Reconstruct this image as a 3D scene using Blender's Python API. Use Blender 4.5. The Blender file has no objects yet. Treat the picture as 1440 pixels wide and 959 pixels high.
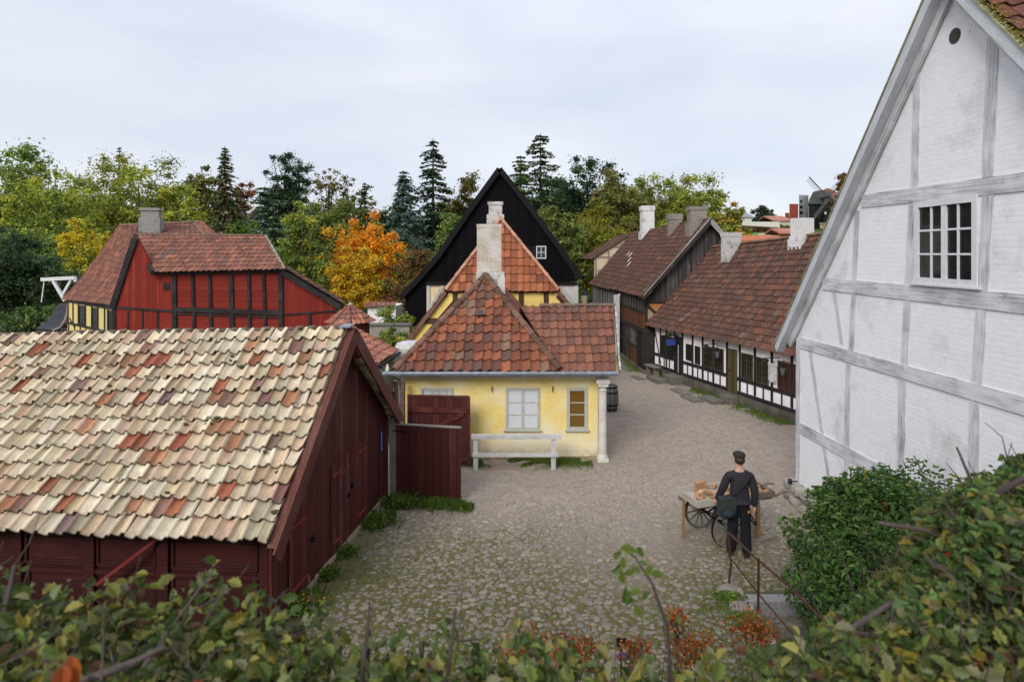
import bpy, math, random
import numpy as np
from mathutils import Vector
R = math.radians
rng = np.random.default_rng(11)
random.seed(11)
sc = bpy.context.scene
COL = sc.collection
F, H = 850.0, 5.1          # focal length in photo pixels, eye height above the court

# ------------------------------------------------------------------ camera
cd = bpy.data.cameras.new('camera'); cam = bpy.data.objects.new('camera', cd); COL.objects.link(cam)
cd.sensor_width = 36.0; cd.lens = 36.0*F/1440.0
cd.shift_y = -122.5/1440.0
cam.location = (0, 0, H); cam.rotation_euler = (R(90), 0, 0)
cd.clip_start = 0.05; cd.clip_end = 3000
cd.dof.use_dof = True; cd.dof.focus_distance = 16.0; cd.dof.aperture_fstop = 3.4
sc.camera = cam
# ------------------------------------------------------------------ world
EXPOSURE = 0.82
sc.view_settings.view_transform = 'Standard'; sc.view_settings.look = 'None'
sc.view_settings.exposure = EXPOSURE; sc.view_settings.gamma = 1.0
SUN_EL, SUN_AZ = 36.0, 207.0      # azimuth: direction of the sun, clockwise from +Y (behind the camera, to the left)
w = bpy.data.worlds.new('World'); sc.world = w; w.use_nodes = True
nt = w.node_tree; nt.nodes.clear()
def wn(t, **k):
    n = nt.nodes.new(t)
    for a, b in k.items(): setattr(n, a, b)
    return n
out = wn('ShaderNodeOutputWorld'); bg = wn('ShaderNodeBackground'); bg.inputs[1].default_value = 0.1
sky = wn('ShaderNodeTexSky', sky_type='NISHITA', sun_disc=False)
sky.sun_elevation = R(SUN_EL); sky.sun_rotation = R(SUN_AZ); sky.air_density = 1.0; sky.dust_density = 1.5
tc = wn('ShaderNodeTexCoord'); sep = wn('ShaderNodeSeparateXYZ'); nt.links.new(tc.outputs['Generated'], sep.inputs[0])
mp = wn('ShaderNodeMapping'); mp.inputs['Scale'].default_value = (1.5, 1.5, 4.6); nt.links.new(tc.outputs['Generated'], mp.inputs[0])
n1 = wn('ShaderNodeTexNoise'); n1.inputs['Scale'].default_value = 2.1; n1.inputs['Detail'].default_value = 5; n1.inputs['Roughness'].default_value = .46; n1.inputs['Distortion'].default_value = .2
nt.links.new(mp.outputs[0], n1.inputs['Vector'])
rp = wn('ShaderNodeValToRGB')
rp.color_ramp.elements[0].position = .32; rp.color_ramp.elements[0].color = (4.35, 4.66, 5.42, 1)
rp.color_ramp.elements[1].position = .70; rp.color_ramp.elements[1].color = (5.35, 5.5, 5.95, 1)
nt.links.new(n1.outputs['Fac'], rp.inputs[0])
# an overcast dome is brighter overhead than at the horizon
mr = wn('ShaderNodeMapRange', interpolation_type='SMOOTHSTEP'); mr.inputs['From Min'].default_value = .22; mr.inputs['From Max'].default_value = .8
mr.inputs['To Min'].default_value = .93; mr.inputs['To Max'].default_value = 1.4
nt.links.new(sep.outputs['Z'], mr.inputs['Value'])
ml = wn('ShaderNodeVectorMath', operation='SCALE'); nt.links.new(rp.outputs[0], ml.inputs[0]); nt.links.new(mr.outputs[0], ml.inputs['Scale'])
mx = wn('ShaderNodeMix', data_type='RGBA'); mx.inputs[0].default_value = .9
nt.links.new(sky.outputs[0], mx.inputs[6]); nt.links.new(ml.outputs[0], mx.inputs[7])
nt.links.new(mx.outputs[2], bg.inputs[0]); nt.links.new(bg.outputs[0], out.inputs[0])
# ------------------------------------------------------------------ sun
sd = bpy.data.lights.new('sun', 'SUN'); so = bpy.data.objects.new('sun', sd); COL.objects.link(so)
sd.energy = 1.5; sd.angle = R(26); sd.color = (1.0, .955, .89)
az, el = R(SUN_AZ), R(SUN_EL)
dvec = Vector((math.sin(az)*math.cos(el), math.cos(az)*math.cos(el), math.sin(el)))
so.rotation_euler = dvec.to_track_quat('Z', 'Y').to_euler(); so.location = dvec*60

# ------------------------------------------------------------------ helpers
def srgb(h):
    h = h.lstrip('#'); c = [int(h[i:i+2], 16)/255 for i in (0, 2, 4)]
    return tuple(x/12.92 if x <= .04045 else ((x+.055)/1.055)**2.4 for x in c)
def px(x, y, Y):
    """the point at depth Y seen at photo pixel (x, y)"""
    return np.array([(x-720)/F*Y, Y, H-(y-357)/F*Y])
def gpx(x, y):
    """the point of the flat court seen at photo pixel (x, y)"""
    Y = H*F/(y-357.0); return np.array([(x-720)/F*Y, Y, 0.0])
def smooth(a, b, x):
    t = np.clip((np.asarray(x, float)-a)/(b-a), 0, 1); return t*t*(3-2*t)
def terrain(x, y):
    return smooth(48, 105, y)*(3.5+5.3*smooth(-15, 42, x)) + 2.0*smooth(105, 140, y)
def unit(v):
    v = np.asarray(v, float); return v/max(np.linalg.norm(v), 1e-9)

LOC = {}
class MB:
    def __init__(s): s.V = []; s.P = []; s.n = 0      # P: list of (faces array k-gon, uv array, colour array)
    def raw(s, V, Fc, uv=None, col=None, uv2=None):
        V = np.asarray(V, float).reshape(-1, 3); Fc = np.asarray(Fc, int)
        if Fc.ndim == 1: Fc = Fc[None]
        m, k = Fc.shape
        if uv is None: uv = np.zeros((m, k, 2))
        if col is None: col = np.ones((m, 3))
        col = np.broadcast_to(np.asarray(col, float), (m, 3))
        uv = np.asarray(uv, float).reshape(m, k, 2); uv2 = uv if uv2 is None else np.asarray(uv2, float).reshape(m, k, 2)
        s.V.append(V); s.P.append((Fc+s.n, uv, col, uv2)); s.n += len(V)
    def obox(s, c, ax, ay, az, col=None):
        """box: centre and three half-axis vectors; uv in metres, u along the longest axis"""
        c = np.asarray(c, float); A = [np.asarray(a, float) for a in (ax, ay, az)]
        L = [np.linalg.norm(a) for a in A]
        sg = np.array([[x, y, z] for x in (-1, 1) for y in (-1, 1) for z in (-1, 1)], float)
        V = c + sg@np.array(A)
        faces = [(0, 1, 3, 2), (4, 6, 7, 5), (0, 4, 5, 1), (2, 3, 7, 6), (0, 2, 6, 4), (1, 5, 7, 3)]
        nn = np.cross(A[0], A[1])
        if np.dot(nn, A[2]) < 0: faces = [f[::-1] for f in faces]
        order = np.argsort(L)[::-1]; o = rng.random(2)*7
        uv = []; uv2 = []; hz = [k for k in (0, 1, 2)]; vz = int(np.argmax([abs(unit(a_)[2]) for a_ in A])); base_ = np.array([np.dot(c, unit(a_)) for a_ in A])
        for i, f in enumerate(faces):
            a = i//2; hh_ = [k for k in hz if k not in (a, vz)]; pu, pv = (hh_[0], vz) if a != vz else (hh_[0], hh_[1])
            uv2.append([(base_[pu]+sg[v][pu]*L[pu], base_[pv]+sg[v][pv]*L[pv]) for v in f])
            rest = [k for k in order if k != a]
            uv.append([(sg[v][rest[0]]*L[rest[0]]+o[0], sg[v][rest[1]]*L[rest[1]]+o[1]+a*.37) for v in f])
        s.raw(V, faces, uv, col, uv2)
    def box(s, x0, x1, y0, y1, z0, z1, col=None):
        s.obox(((x0+x1)/2, (y0+y1)/2, (z0+z1)/2), ((x1-x0)/2, 0, 0), (0, (y1-y0)/2, 0), (0, 0, (z1-z0)/2), col)
    def beam(s, p, q, w, d, up=(0, 0, 1), col=None):
        p = np.asarray(p, float); q = np.asarray(q, float); a = q-p; L = np.linalg.norm(a); t = a/L
        u = np.asarray(up, float); u = u-t*np.dot(u, t)
        if np.linalg.norm(u) < 1e-4: u = np.array([1., 0, 0]); u = u-t*np.dot(u, t)
        u = unit(u); v = np.cross(t, u)
        s.obox((p+q)/2, t*L/2, v*w/2, u*d/2, col)
    def poly(s, pts, ex, ey, col=None):
        """one flat n-gon with uv from two axes"""
        P = np.asarray(pts, float); uv = np.stack([P@np.asarray(ex, float), P@np.asarray(ey, float)], 1)
        s.raw(P, [list(range(len(P)))], uv[None], col)
    def prism(s, pts, off, ex, ey, col=None):
        """flat n-gon pushed by off"""
        P = np.asarray(pts, float); n = len(P); off = np.asarray(off, float)
        nrm = np.zeros(3)
        for i in range(n): nrm += np.cross(P[i]-P[0], P[(i+1) % n]-P[0])
        if np.dot(nrm, off) > 0: P = P[::-1]
        s.poly(P, ex, ey, col); s.poly((P+off)[::-1], ex, ey, col)
        o = unit(off); l = 0
        for i in range(n):
            a, b = P[i], P[(i+1) % n]; e = np.linalg.norm(b-a); d = np.linalg.norm(off)
            s.raw([a, a+off, b+off, b], [[0, 1, 2, 3]], [[(l, 0), (l, d), (l+e, d), (l+e, 0)]], col); l += e
    def tube(s, pts, r, n=8, col=None, caps=True):
        P = np.asarray(pts, float); m = len(P); r = np.broadcast_to(np.asarray(r, float), (m,))
        T = np.gradient(P, axis=0) if m > 1 else np.array([[0, 0, 1.]])
        T = T/np.maximum(np.linalg.norm(T, axis=1, keepdims=True), 1e-9)
        u = np.array([0, 0, 1.]) if abs(T[0][2]) < .9 else np.array([1., 0, 0])
        rings = []; L = 0; ls = [0]
        for i in range(m):
            u = u-T[i]*np.dot(u, T[i]); u = unit(u); v = np.cross(T[i], u)
            a = np.linspace(0, 2*math.pi, n, endpoint=False)
            rings.append(P[i]+r[i]*(np.cos(a)[:, None]*u+np.sin(a)[:, None]*v))
            if i: L += np.linalg.norm(P[i]-P[i-1]); ls.append(L)
        V = np.concatenate(rings); fs = []; uv = []
        for i in range(m-1):
            for k in range(n):
                k2 = (k+1) % n; fs.append((i*n+k, i*n+k2, (i+1)*n+k2, (i+1)*n+k))
                c = 2*math.pi*max(r[i], .02)/n
                uv.append([(ls[i], k*c), (ls[i], (k+1)*c), (ls[i+1], (k+1)*c), (ls[i+1], k*c)])
        s.raw(V, fs, uv, col)
        if caps and n > 2:
            s.raw(rings[0], [list(range(n))[::-1]], None, col); s.raw(rings[-1], [list(range(n))], None, col)
    def lathe(s, c, prof, n=16, col=None, axis=(0, 0, 1), caps=True):
        c = np.asarray(c, float); t = unit(axis); u = np.array([1., 0, 0]) if abs(t[0]) < .9 else np.array([0, 1., 0]); u = unit(u-t*np.dot(u, t)); v = np.cross(t, u)
        a = np.linspace(0, 2*math.pi, n, endpoint=False); V = []
        for r, z in prof: V.append(c+t*z+r*(np.cos(a)[:, None]*u+np.sin(a)[:, None]*v))
        V = np.concatenate(V); fs = []; uv = []
        for i in range(len(prof)-1):
            for k in range(n):
                k2 = (k+1) % n; fs.append((i*n+k, i*n+k2, (i+1)*n+k2, (i+1)*n+k))
                uv.append([(prof[i][1], k*.1), (prof[i][1], k*.1+.1), (prof[i+1][1], k*.1+.1), (prof[i+1][1], k*.1)])
        s.raw(V, fs, uv, col)
        m = len(prof)
        if not caps: return
        s.raw(V[:n], [list(range(n))[::-1]], None, col); s.raw(V[(m-1)*n:], [list(range(n))], None, col)
    def blob(s, c, r, n=10, m=7, jit=0., col=None, ax=None):
        c = np.asarray(c, float); r = np.broadcast_to(np.asarray(r, float), (3,)); V = []
        for i in range(m+1):
            th = math.pi*i/m
            for k in range(n):
                ph = 2*math.pi*k/n; j = 1+jit*(rng.random()-.5)
                V.append((math.sin(th)*math.cos(ph)*j, math.sin(th)*math.sin(ph)*j, math.cos(th)*j))
        V = np.array(V)*r
        if ax is not None: V = V@np.asarray(ax, float)
        fs = []
        for i in range(m):
            for k in range(n):
                k2 = (k+1) % n; fs.append((i*n+k, (i+1)*n+k, (i+1)*n+k2, i*n+k2))
        s.raw(V+c, fs, None, col)
    def leaves(s, C, N, S, col, wide=.55, fold=.18):
        """folded leaf quads at C, facing N, half length S"""
        n = len(C); N = N/np.maximum(np.linalg.norm(N, axis=1, keepdims=True), 1e-6)
        a = rng.normal(size=(n, 3)); a -= N*np.sum(a*N, 1, keepdims=True); a /= np.maximum(np.linalg.norm(a, axis=1, keepdims=True), 1e-6)
        b = np.cross(N, a); S = S[:, None]
        V = np.stack([C-a*S, C+b*S*wide+N*S*fold, C+a*S, C-b*S*wide+N*S*fold], 1).reshape(-1, 3)
        s.raw(V, np.arange(4*n).reshape(n, 4), None, col)
    def lobed(s, C, N, S, col, outline):
        """lobed leaves as one folded outline each (two halves)"""
        n = len(C); N = N/np.linalg.norm(N, axis=1, keepdims=True)
        a = rng.normal(size=(n, 3)); a[:, 2] *= .5; a -= N*np.sum(a*N, 1, keepdims=True); a /= np.linalg.norm(a, axis=1, keepdims=True)
        b = np.cross(N, a); S = S[:, None, None]; o = np.array(outline)      # (k,2): along, across for one half, from base to tip
        k = len(o); bend = -.35*o[:, 0]**2
        for sg in (1, -1):
            V = C[:, None]+S*(o[None, :, 0:1]*a[:, None]+sg*o[None, :, 1:2]*b[:, None]+(np.abs(o[:, 1])*.35+bend)[None, :, None]*N[:, None])
            idx = np.arange(n*k).reshape(n, k)
            s.raw(V.reshape(-1, 3), idx if sg > 0 else idx[:, ::-1], None, col)
    def build(s, name, mat, parent=None, smooth=False, loc=None, sub=None):
        me = bpy.data.meshes.new(name)
        V = np.concatenate(s.V) if s.V else np.zeros((0, 3))
        if parent is not None: base = LOC[parent]
        elif loc is not None: base = np.asarray(loc, float)
        else: base = np.zeros(3)
        V = V-base
        nl = sum(p[0].size for p in s.P); nf = sum(len(p[0]) for p in s.P)
        me.vertices.add(len(V)); me.vertices.foreach_set('co', V.astype(np.float32).ravel())
        me.loops.add(nl); me.polygons.add(nf)
        me.loops.foreach_set('vertex_index', np.concatenate([p[0].ravel() for p in s.P]).astype(np.int32))
        tot = np.concatenate([np.full(len(p[0]), p[0].shape[1]) for p in s.P]); st = np.concatenate([[0], np.cumsum(tot)[:-1]])
        me.polygons.foreach_set('loop_start', st.astype(np.int32)); me.polygons.foreach_set('loop_total', tot.astype(np.int32))
        uvl = me.uv_layers.new(name='uv'); uvl.data.foreach_set('uv', np.concatenate([p[1].reshape(-1) for p in s.P]).astype(np.float32))
        uvl = me.uv_layers.new(name='wall'); uvl.data.foreach_set('uv', np.concatenate([(p[3] if len(p) > 3 else p[1]).reshape(-1) for p in s.P]).astype(np.float32))
        at = me.attributes.new('tint', 'FLOAT_COLOR', 'FACE')
        c = np.concatenate([p[2] for p in s.P]); c = np.concatenate([c, np.ones((len(c), 1))], 1)
        at.data.foreach_set('color', c.astype(np.float32).ravel())
        me.polygons.foreach_set('use_smooth', np.full(nf, bool(smooth)))
        me.update(calc_edges=True); me.validate()
        me.materials.append(mat)
        o = bpy.data.objects.new(name, me); COL.objects.link(o)
        if parent is not None: o.parent = parent; LOC[o] = base
        else: o.location = base; LOC[o] = base
        return o
def tag(o, label=None, cat=None, group=None, kind=None):
    if label: o['label'] = label
    if cat: o['category'] = cat
    if group: o['group'] = group
    if kind: o['kind'] = kind
    return o
def thing(name, label, cat, loc=(0, 0, 0), group=None):
    o = bpy.data.objects.new(name, None); COL.objects.link(o); o.empty_display_size = .2
    o.location = loc; LOC[o] = np.asarray(loc, float)
    return tag(o, label, cat, group)
def struct(name, mb, mat, smooth=False):
    return tag(mb.build(name, mat, smooth=smooth), kind='structure')

class Plane:
    """a vertical wall plane: t runs left to right seen from outside, n points out"""
    def __init__(s, p0, d):
        s.p = np.array([p0[0], p0[1], 0.]); s.d = unit([d[0], d[1], 0]); s.n = np.array([s.d[1], -s.d[0], 0])
    def pt(s, t, z, o=0.): return s.p+s.d*t+s.n*o+np.array([0, 0, z])
    def hit(s, x, y, o=0.):
        r = np.array([(x-720)/F, 1, (357-y)/F]); p = s.p+s.n*o
        k = np.dot(s.n, p)/np.dot(s.n, r); q = r*k+np.array([0, 0, H]); return np.dot(q-s.p, s.d), q[2]
    def box(s, mb, t0, t1, z0, z1, o0, o1, col=None):
        mb.obox(s.pt((t0+t1)/2, (z0+z1)/2, (o0+o1)/2), s.d*(t1-t0)/2, s.n*(o1-o0)/2, np.array([0, 0, (z1-z0)/2]), col)
    def beam(s, mb, a, b, w, o0, o1, col=None):
        p = s.pt(a[0], a[1], (o0+o1)/2); q = s.pt(b[0], b[1], (o0+o1)/2)
        mb.beam(p, q, w, o1-o0, s.n, col)
    def poly(s, mb, pts, o0, o1, col=None):
        mb.prism([s.pt(t, z, o0) for t, z in pts], s.n*(o1-o0), s.d, (0, 0, 1), col)
def part_beam(pl, parent, name, mat, a, b, w, o0, o1, label=None):
    m = MB(); pl.beam(m, a, b, w, o0, o1); return tag(m.build(name, mat, parent), label)
def part_box(pl, parent, name, mat, t0, t1, z0, z1, o0, o1, label=None):
    m = MB(); pl.box(m, t0, t1, z0, z1, o0, o1); return tag(m.build(name, mat, parent), label)
def window(pl, parent, t0, t1, z0, z1, cols, rows, mat, glass, o=0.0, fw=.05, bar=.022, sashes=1, proud=.03, label=None):
    m = MB(); d0, d1 = o-.05, o+proud
    pl.box(m, t0, t0+fw, z0, z1, d0, d1); pl.box(m, t1-fw, t1, z0, z1, d0, d1)
    pl.box(m, t0+fw, t1-fw, z0, z0+fw, d0, d1); pl.box(m, t0+fw, t1-fw, z1-fw, z1, d0, d1)
    W = (t1-t0-2*fw)/sashes
    for s_ in range(sashes):
        a = t0+fw+s_*W
        if s_: pl.box(m, a-fw*.55, a+fw*.55, z0+fw, z1-fw, d0, d1-.008)
        for c in range(1, cols):
            x = a+W*c/cols; pl.box(m, x-bar/2, x+bar/2, z0+fw, z1-fw, d0, d1-.014)
        for r in range(1, rows):
            z = z0+fw+(z1-z0-2*fw)*r/rows; pl.box(m, a, a+W, z-bar/2, z+bar/2, d0, d1-.018)
    wo = tag(m.build('window', mat, parent), label)
    g = MB(); pl.box(g, t0+.01, t1-.01, z0+.01, z1-.01, o-.048, o+.003); g.build('pane', glass, wo)
    return wo

def tile_roof(mb, A, B, C, D, tw, te, pal, seg=6, rise=.03, thick=.016, jit=.012, bil=False, lip=True, curve=0.):
    """S-tiles over a slope: A,B eave left/right, C,D ridge right/left, seen from outside. Laid row by row, clipped at the sides."""
    A, B, C, D = [np.asarray(p, float) for p in (A, B, C, D)]
    ex = unit(B-A); n = unit(np.cross(ex, (D-A) if np.linalg.norm(D-A) > .1 else (C-A))); ey = np.cross(n, ex)
    W = np.linalg.norm(B-A); dx, dy = np.dot(D-A, ex), np.dot(D-A, ey); cx, cy = np.dot(C-A, ex), np.dot(C-A, ey)
    h = (dy+cy)/2; rows = max(1, int(round(h/te))); te = h/rows
    xs = np.linspace(0, 1, seg+1)
    prof = np.where(xs <= .72, rise*(1-np.sin(np.pi*np.clip(xs/.72, 0, 1))), rise*(1+.35*np.sin(np.pi*(xs-.72)/.28)))
    names = [np.array(c) for c, _ in pal]; wts = np.array([w_ for _, w_ in pal], float); wts /= wts.sum()
    def pos(u, v, hh):
        if bil:
            q = v/h; l = dx*q; r = W+(cx-W)*q; f = (u-l)/np.maximum(r-l, 1e-6)
            P = (A[None]*(1-f)[:, None]+B[None]*f[:, None])*(1-q)[:, None]+(D[None]*(1-f)[:, None]+C[None]*f[:, None])*q[:, None]
        else: P = A+u[:, None]*ex+v[:, None]*ey
        if curve: P = P-n*(curve*4*(v/h)*(1-v/h))[:, None]
        return P+n*hh[:, None]
    Vs, Cs, Fs, Us = [], [], [], []; nv = 0
    k = seg+1
    for j in range(rows):
        v0 = j*te; v1 = min(h, v0+te*1.18)
        l0, l1 = dx*v0/h, dx*v1/h; r0, r1 = W+(cx-W)*v0/h, W+(cx-W)*v1/h
        off = 0 if not dx else (l0 % tw)
        i0 = int(math.floor(min(l0, l1)/tw)); i1 = int(math.ceil(max(r0, r1)/tw))
        for i in range(i0, i1):
            u = (i+xs*1.04)*tw
            ju = (rng.random()-.5)*jit; jr = (rng.random()-.5)*jit; jv = (rng.random()-.5)*jit*1.6; jh = (rng.random())*jit*.55
            ub = np.clip(u+ju, l0, r0); ut = np.clip(u+ju+jr, l1, r1)
            if ub[-1]-ub[0] < tw*.12 and ut[-1]-ut[0] < tw*.12: continue
            vb = np.full(k, max(v0+jv-(.02 if j == 0 else 0), -.06)); vt = np.full(k, v1)
            hb = prof+thick*1.5+jh; ht = prof*.9
            P = [pos(ub, vb, hb), pos(ut, vt, ht)]
            if lip: P.append(pos(ub, vb, hb-thick))
            Vs.append(np.concatenate(P)); a = np.arange(seg)
            f1 = np.stack([nv+a, nv+a+1, nv+k+a+1, nv+k+a], 1); Fs.append(f1); o_ = rng.integers(0, 40)
            ua, ub_ = xs[:-1]+o_, xs[1:]+o_; z_ = np.zeros(seg); Us.append(np.stack([np.stack([ua, z_], 1), np.stack([ub_, z_], 1), np.stack([ub_, z_+1], 1), np.stack([ua, z_+1], 1)], 1))
            if lip: Us.append(np.stack([np.stack([ua, z_], 1), np.stack([ub_, z_], 1), np.stack([ub_, z_], 1), np.stack([ua, z_], 1)], 1))
            if lip: Fs.append(np.stack([nv+2*k+a, nv+2*k+a+1, nv+a+1, nv+a], 1))
            c = names[rng.choice(len(names), p=wts)]*(.80+.36*rng.random())+(rng.random(3)-.5)*np.array([.03, .02, .02])*names[0]*2; Cs.append(np.repeat(c[None], seg*(2 if lip else 1), 0))
            nv += k*(3 if lip else 2)
    mb.raw(np.concatenate(Vs), np.concatenate(Fs), np.concatenate(Us), np.concatenate(Cs))
def caps_line(mb, P, Q, r, col, L=.36, n=7, jit=.08):
    """half-round hip or ridge tiles along a line"""
    P = np.asarray(P, float); Q = np.asarray(Q, float); d = Q-P; T = np.linalg.norm(d); t = d/T; m = max(1, int(round(T/L)))
    side = unit(np.cross(t, (0, 0, 1))); up = np.cross(side, t)
    a = np.linspace(-.15, math.pi+.15, n)
    for i in range(m):
        p = P+d*i/m; q = P+d*(i+1.12)/m; o = (rng.random(3)-.5)*.012
        r0, r1 = r*1.06, r*.86
        V = np.concatenate([p+o+r0*(np.cos(a)[:, None]*side+np.sin(a)[:, None]*up*.8), q+r1*(np.cos(a)[:, None]*side+np.sin(a)[:, None]*up*.8)])
        k = np.arange(n-1); fs = np.stack([k, k+1, n+k+1, n+k], 1)
        c = np.array(col)*(1-jit*3+jit*6*rng.random())
        mb.raw(V, fs, None, c); mb.raw(V[:n], [list(range(n))], None, c*.6)
def tree_copy(o, parent=None):
    c = o.copy(); COL.objects.link(c)
    if parent is not None: c.parent = parent
    for ch in list(o.children): tree_copy(ch, c)
    return c

# ------------------------------------------------------------------ materials
class Mat:
    def __init__(s, name, rough=.8, spec=.3):
        s.m = bpy.data.materials.new(name); s.m.use_nodes = True; s.t = s.m.node_tree
        s.b = s.t.nodes['Principled BSDF']; s.b.inputs['Roughness'].default_value = rough; s.b.inputs['Specular IOR Level'].default_value = spec
    def n(s, t, ins=None, **k):
        x = s.t.nodes.new(t)
        for a, b in k.items(): setattr(x, a, b)
        for a, b in (ins or {}).items(): s.set(x.inputs[a], b)
        return x
    def set(s, sock, v):
        if isinstance(v, bpy.types.NodeSocket): s.t.links.new(v, sock)
        elif isinstance(v, (tuple, list)) and len(v) == 3 and sock.type == 'RGBA': sock.default_value = (*v, 1)
        else: sock.default_value = v
    def obj(s): return s.n('ShaderNodeTexCoord').outputs['Object']
    def wall(s): return s.n('ShaderNodeUVMap', uv_map='wall').outputs[0]
    def uv(s): return s.n('ShaderNodeTexCoord').outputs['UV']
    def tint(s): return s.n('ShaderNodeAttribute', attribute_name='tint').outputs['Color']
    def map(s, vec, sc_): return s.n('ShaderNodeMapping', {'Vector': vec, 'Scale': sc_}).outputs[0]
    def noise(s, vec, scale, detail=5, rough=.55, dist=0.): return s.n('ShaderNodeTexNoise', {'Vector': vec, 'Scale': scale, 'Detail': detail, 'Roughness': rough, 'Distortion': dist}).outputs['Fac']
    def rng(s, v, a, b, c=0., d=1.): return s.n('ShaderNodeMapRange', {'Value': v, 'From Min': a, 'From Max': b, 'To Min': c, 'To Max': d}).outputs[0]
    def mix(s, f, a, b, mode='MIX'):
        x = s.n('ShaderNodeMix', data_type='RGBA', blend_type=mode, clamp_factor=True); s.set(x.inputs[0], f); s.set(x.inputs[6], a); s.set(x.inputs[7], b); return x.outputs[2]
    def math(s, op, a, b=0.): 
        x = s.n('ShaderNodeMath', operation=op); s.set(x.inputs[0], a); s.set(x.inputs[1], b); return x.outputs[0]
    def base(s, c): s.set(s.b.inputs['Base Color'], c)
    def rough(s, c): s.set(s.b.inputs['Roughness'], c)
    def bump(s, h, strength=.5, dist=.02, normal=None):
        x = s.n('ShaderNodeBump', {'Height': h, 'Strength': strength, 'Distance': dist})
        if normal is not None: s.set(x.inputs['Normal'], normal)
        s.set(s.b.inputs['Normal'], x.outputs[0]); return x.outputs[0]

def m_tile(name, lichen=.25, dark=.35, lcol=(.5, .5, .42), scale=1., dcol=(.06, .055, .05), stain=0.):
    M = Mat(name, .88, .2); o = M.obj(); t = M.tint()
    n1_ = M.noise(o, 9*scale, 6, .65); n2 = M.noise(o, 38*scale, 4, .7); n3 = M.noise(o, 1.1*scale, 4, .5)
    c = M.mix(M.rng(n1_, .3, .75, 0, .45), t, M.mix(1., t, (.5, .46, .42), 'MULTIPLY'))
    c = M.mix(M.rng(M.math('ADD', M.math('MULTIPLY', n1_, .6), M.math('MULTIPLY', n2, .5)), .62, .74, 0, dark), c, dcol)
    c = M.mix(M.math('MULTIPLY', M.rng(n2, .58, .68), M.rng(n3, .35, .65, .2, lichen*2.2)), c, lcol)
    if stain:      # grey weathering streaks that run down each tile, heavier in the trough near the nose
        sp = M.n('ShaderNodeSeparateXYZ', {0: M.uv()}); fu = M.math('FRACT', sp.outputs[0]); 
        w_ = M.noise(M.map(M.uv(), (5., 1.6, 1.)), 1., 5, .7, 1.2); tr = M.math('MULTIPLY', M.rng(fu, .05, .35), M.rng(fu, .75, .45)); nose = M.rng(sp.outputs[1], .75, .05, .25, 1.)
        f = M.math('MULTIPLY', M.math('MULTIPLY', tr, nose), M.rng(w_, .40, .62)); c = M.mix(M.math('MULTIPLY', f, stain), c, (.13, .125, .11))
        c = M.mix(M.math('MULTIPLY', M.rng(sp.outputs[1], .075, .0), .85), c, (.075, .06, .042)); c = M.mix(M.math('MULTIPLY', M.rng(M.noise(o, 2.2, 5, .65), .5, .72), .45), c, M.mix(1., c, (.66, .60, .54), 'MULTIPLY'))  # dark brown on the lips paints in the shadow below each tile row
    M.base(c); M.bump(M.math('ADD', n1_, M.math('MULTIPLY', n2, .6)), .35, .01); return M.m
def m_beam(name, c0, c1, wear=.5, sc_=1., c2=None, rough=.8):
    """timber with the grain along u"""
    M = Mat(name, rough, .25); u = M.uv(); o = M.obj()
    g = M.noise(M.map(u, (3*sc_, 45*sc_, 1)), 1., 6, .65, .4); big = M.noise(o, 1.6, 4, .6); fine = M.noise(M.map(u, (9*sc_, 160*sc_, 1)), 1., 3, .6)
    f = M.math('ADD', M.math('MULTIPLY', g, .65), M.math('MULTIPLY', big, .5))
    c = M.mix(M.rng(f, .62-.22*wear, .86-.22*wear), c0, c1)
    if c2: c = M.mix(M.rng(M.noise(o, 5., 5, .7), .6, .74, 0, .8), c, c2)
    M.base(c); M.bump(M.math('ADD', g, M.math('MULTIPLY', fine, .5)), .45, .008); return M.m
def m_plank(name, c0, c1, width=.15, wear=.45, vert=True, gap=.03, c2=None, rough=.78, var=.35, spec=.25):
    """boards: uv is (horizontal, vertical) in metres"""
    M = Mat(name, rough, spec); uv = M.wall(); o = M.obj(); sp = M.n('ShaderNodeSeparateXYZ', {0: uv})
    a, b = (sp.outputs[0], sp.outputs[1]) if vert else (sp.outputs[1], sp.outputs[0])
    k = M.math('DIVIDE', a, width); idx = M.math('FLOOR', k); fr = M.math('FRACT', k)
    wn_ = M.n('ShaderNodeTexWhiteNoise', {'W': idx}, noise_dimensions='1D').outputs['Value']
    cb = M.n('ShaderNodeCombineXYZ', {0: M.math('MULTIPLY', a, 40.), 1: M.math('ADD', M.math('MULTIPLY', b, 1.6), M.math('MULTIPLY', wn_, 30.)), 2: 0.}).outputs[0]
    g = M.noise(cb, 1., 6, .65, .3); big = M.noise(o, .9, 4, .6)
    f = M.math('ADD', M.math('MULTIPLY', g, .6), M.math('ADD', M.math('MULTIPLY', big, .45), M.math('MULTIPLY', wn_, .12)))
    c = M.mix(M.rng(f, .74-.25*wear, .95-.25*wear), c0, c1)
    c = M.mix(1., c, M.n('ShaderNodeCombineColor', {0: M.rng(wn_, 0, 1, 1-var, 1+var*.4), 1: M.rng(wn_, 0, 1, 1-var, 1+var*.4), 2: M.rng(wn_, 0, 1, 1-var, 1+var*.4)}).outputs[0], 'MULTIPLY')
    if c2: c = M.mix(M.rng(M.noise(o, 4., 5, .7), .6, .75, 0, .7), c, c2)
    e = M.math('MINIMUM', fr, M.math('SUBTRACT', 1., fr)); groove = M.rng(e, 0., gap, 0., 1.)
    c = M.mix(groove, M.mix(1., c, (.25, .22, .22), 'MULTIPLY'), c)
    M.base(c); M.bump(M.math('ADD', M.math('MULTIPLY', g, .25), groove), .6, .012); return M.m
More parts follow.
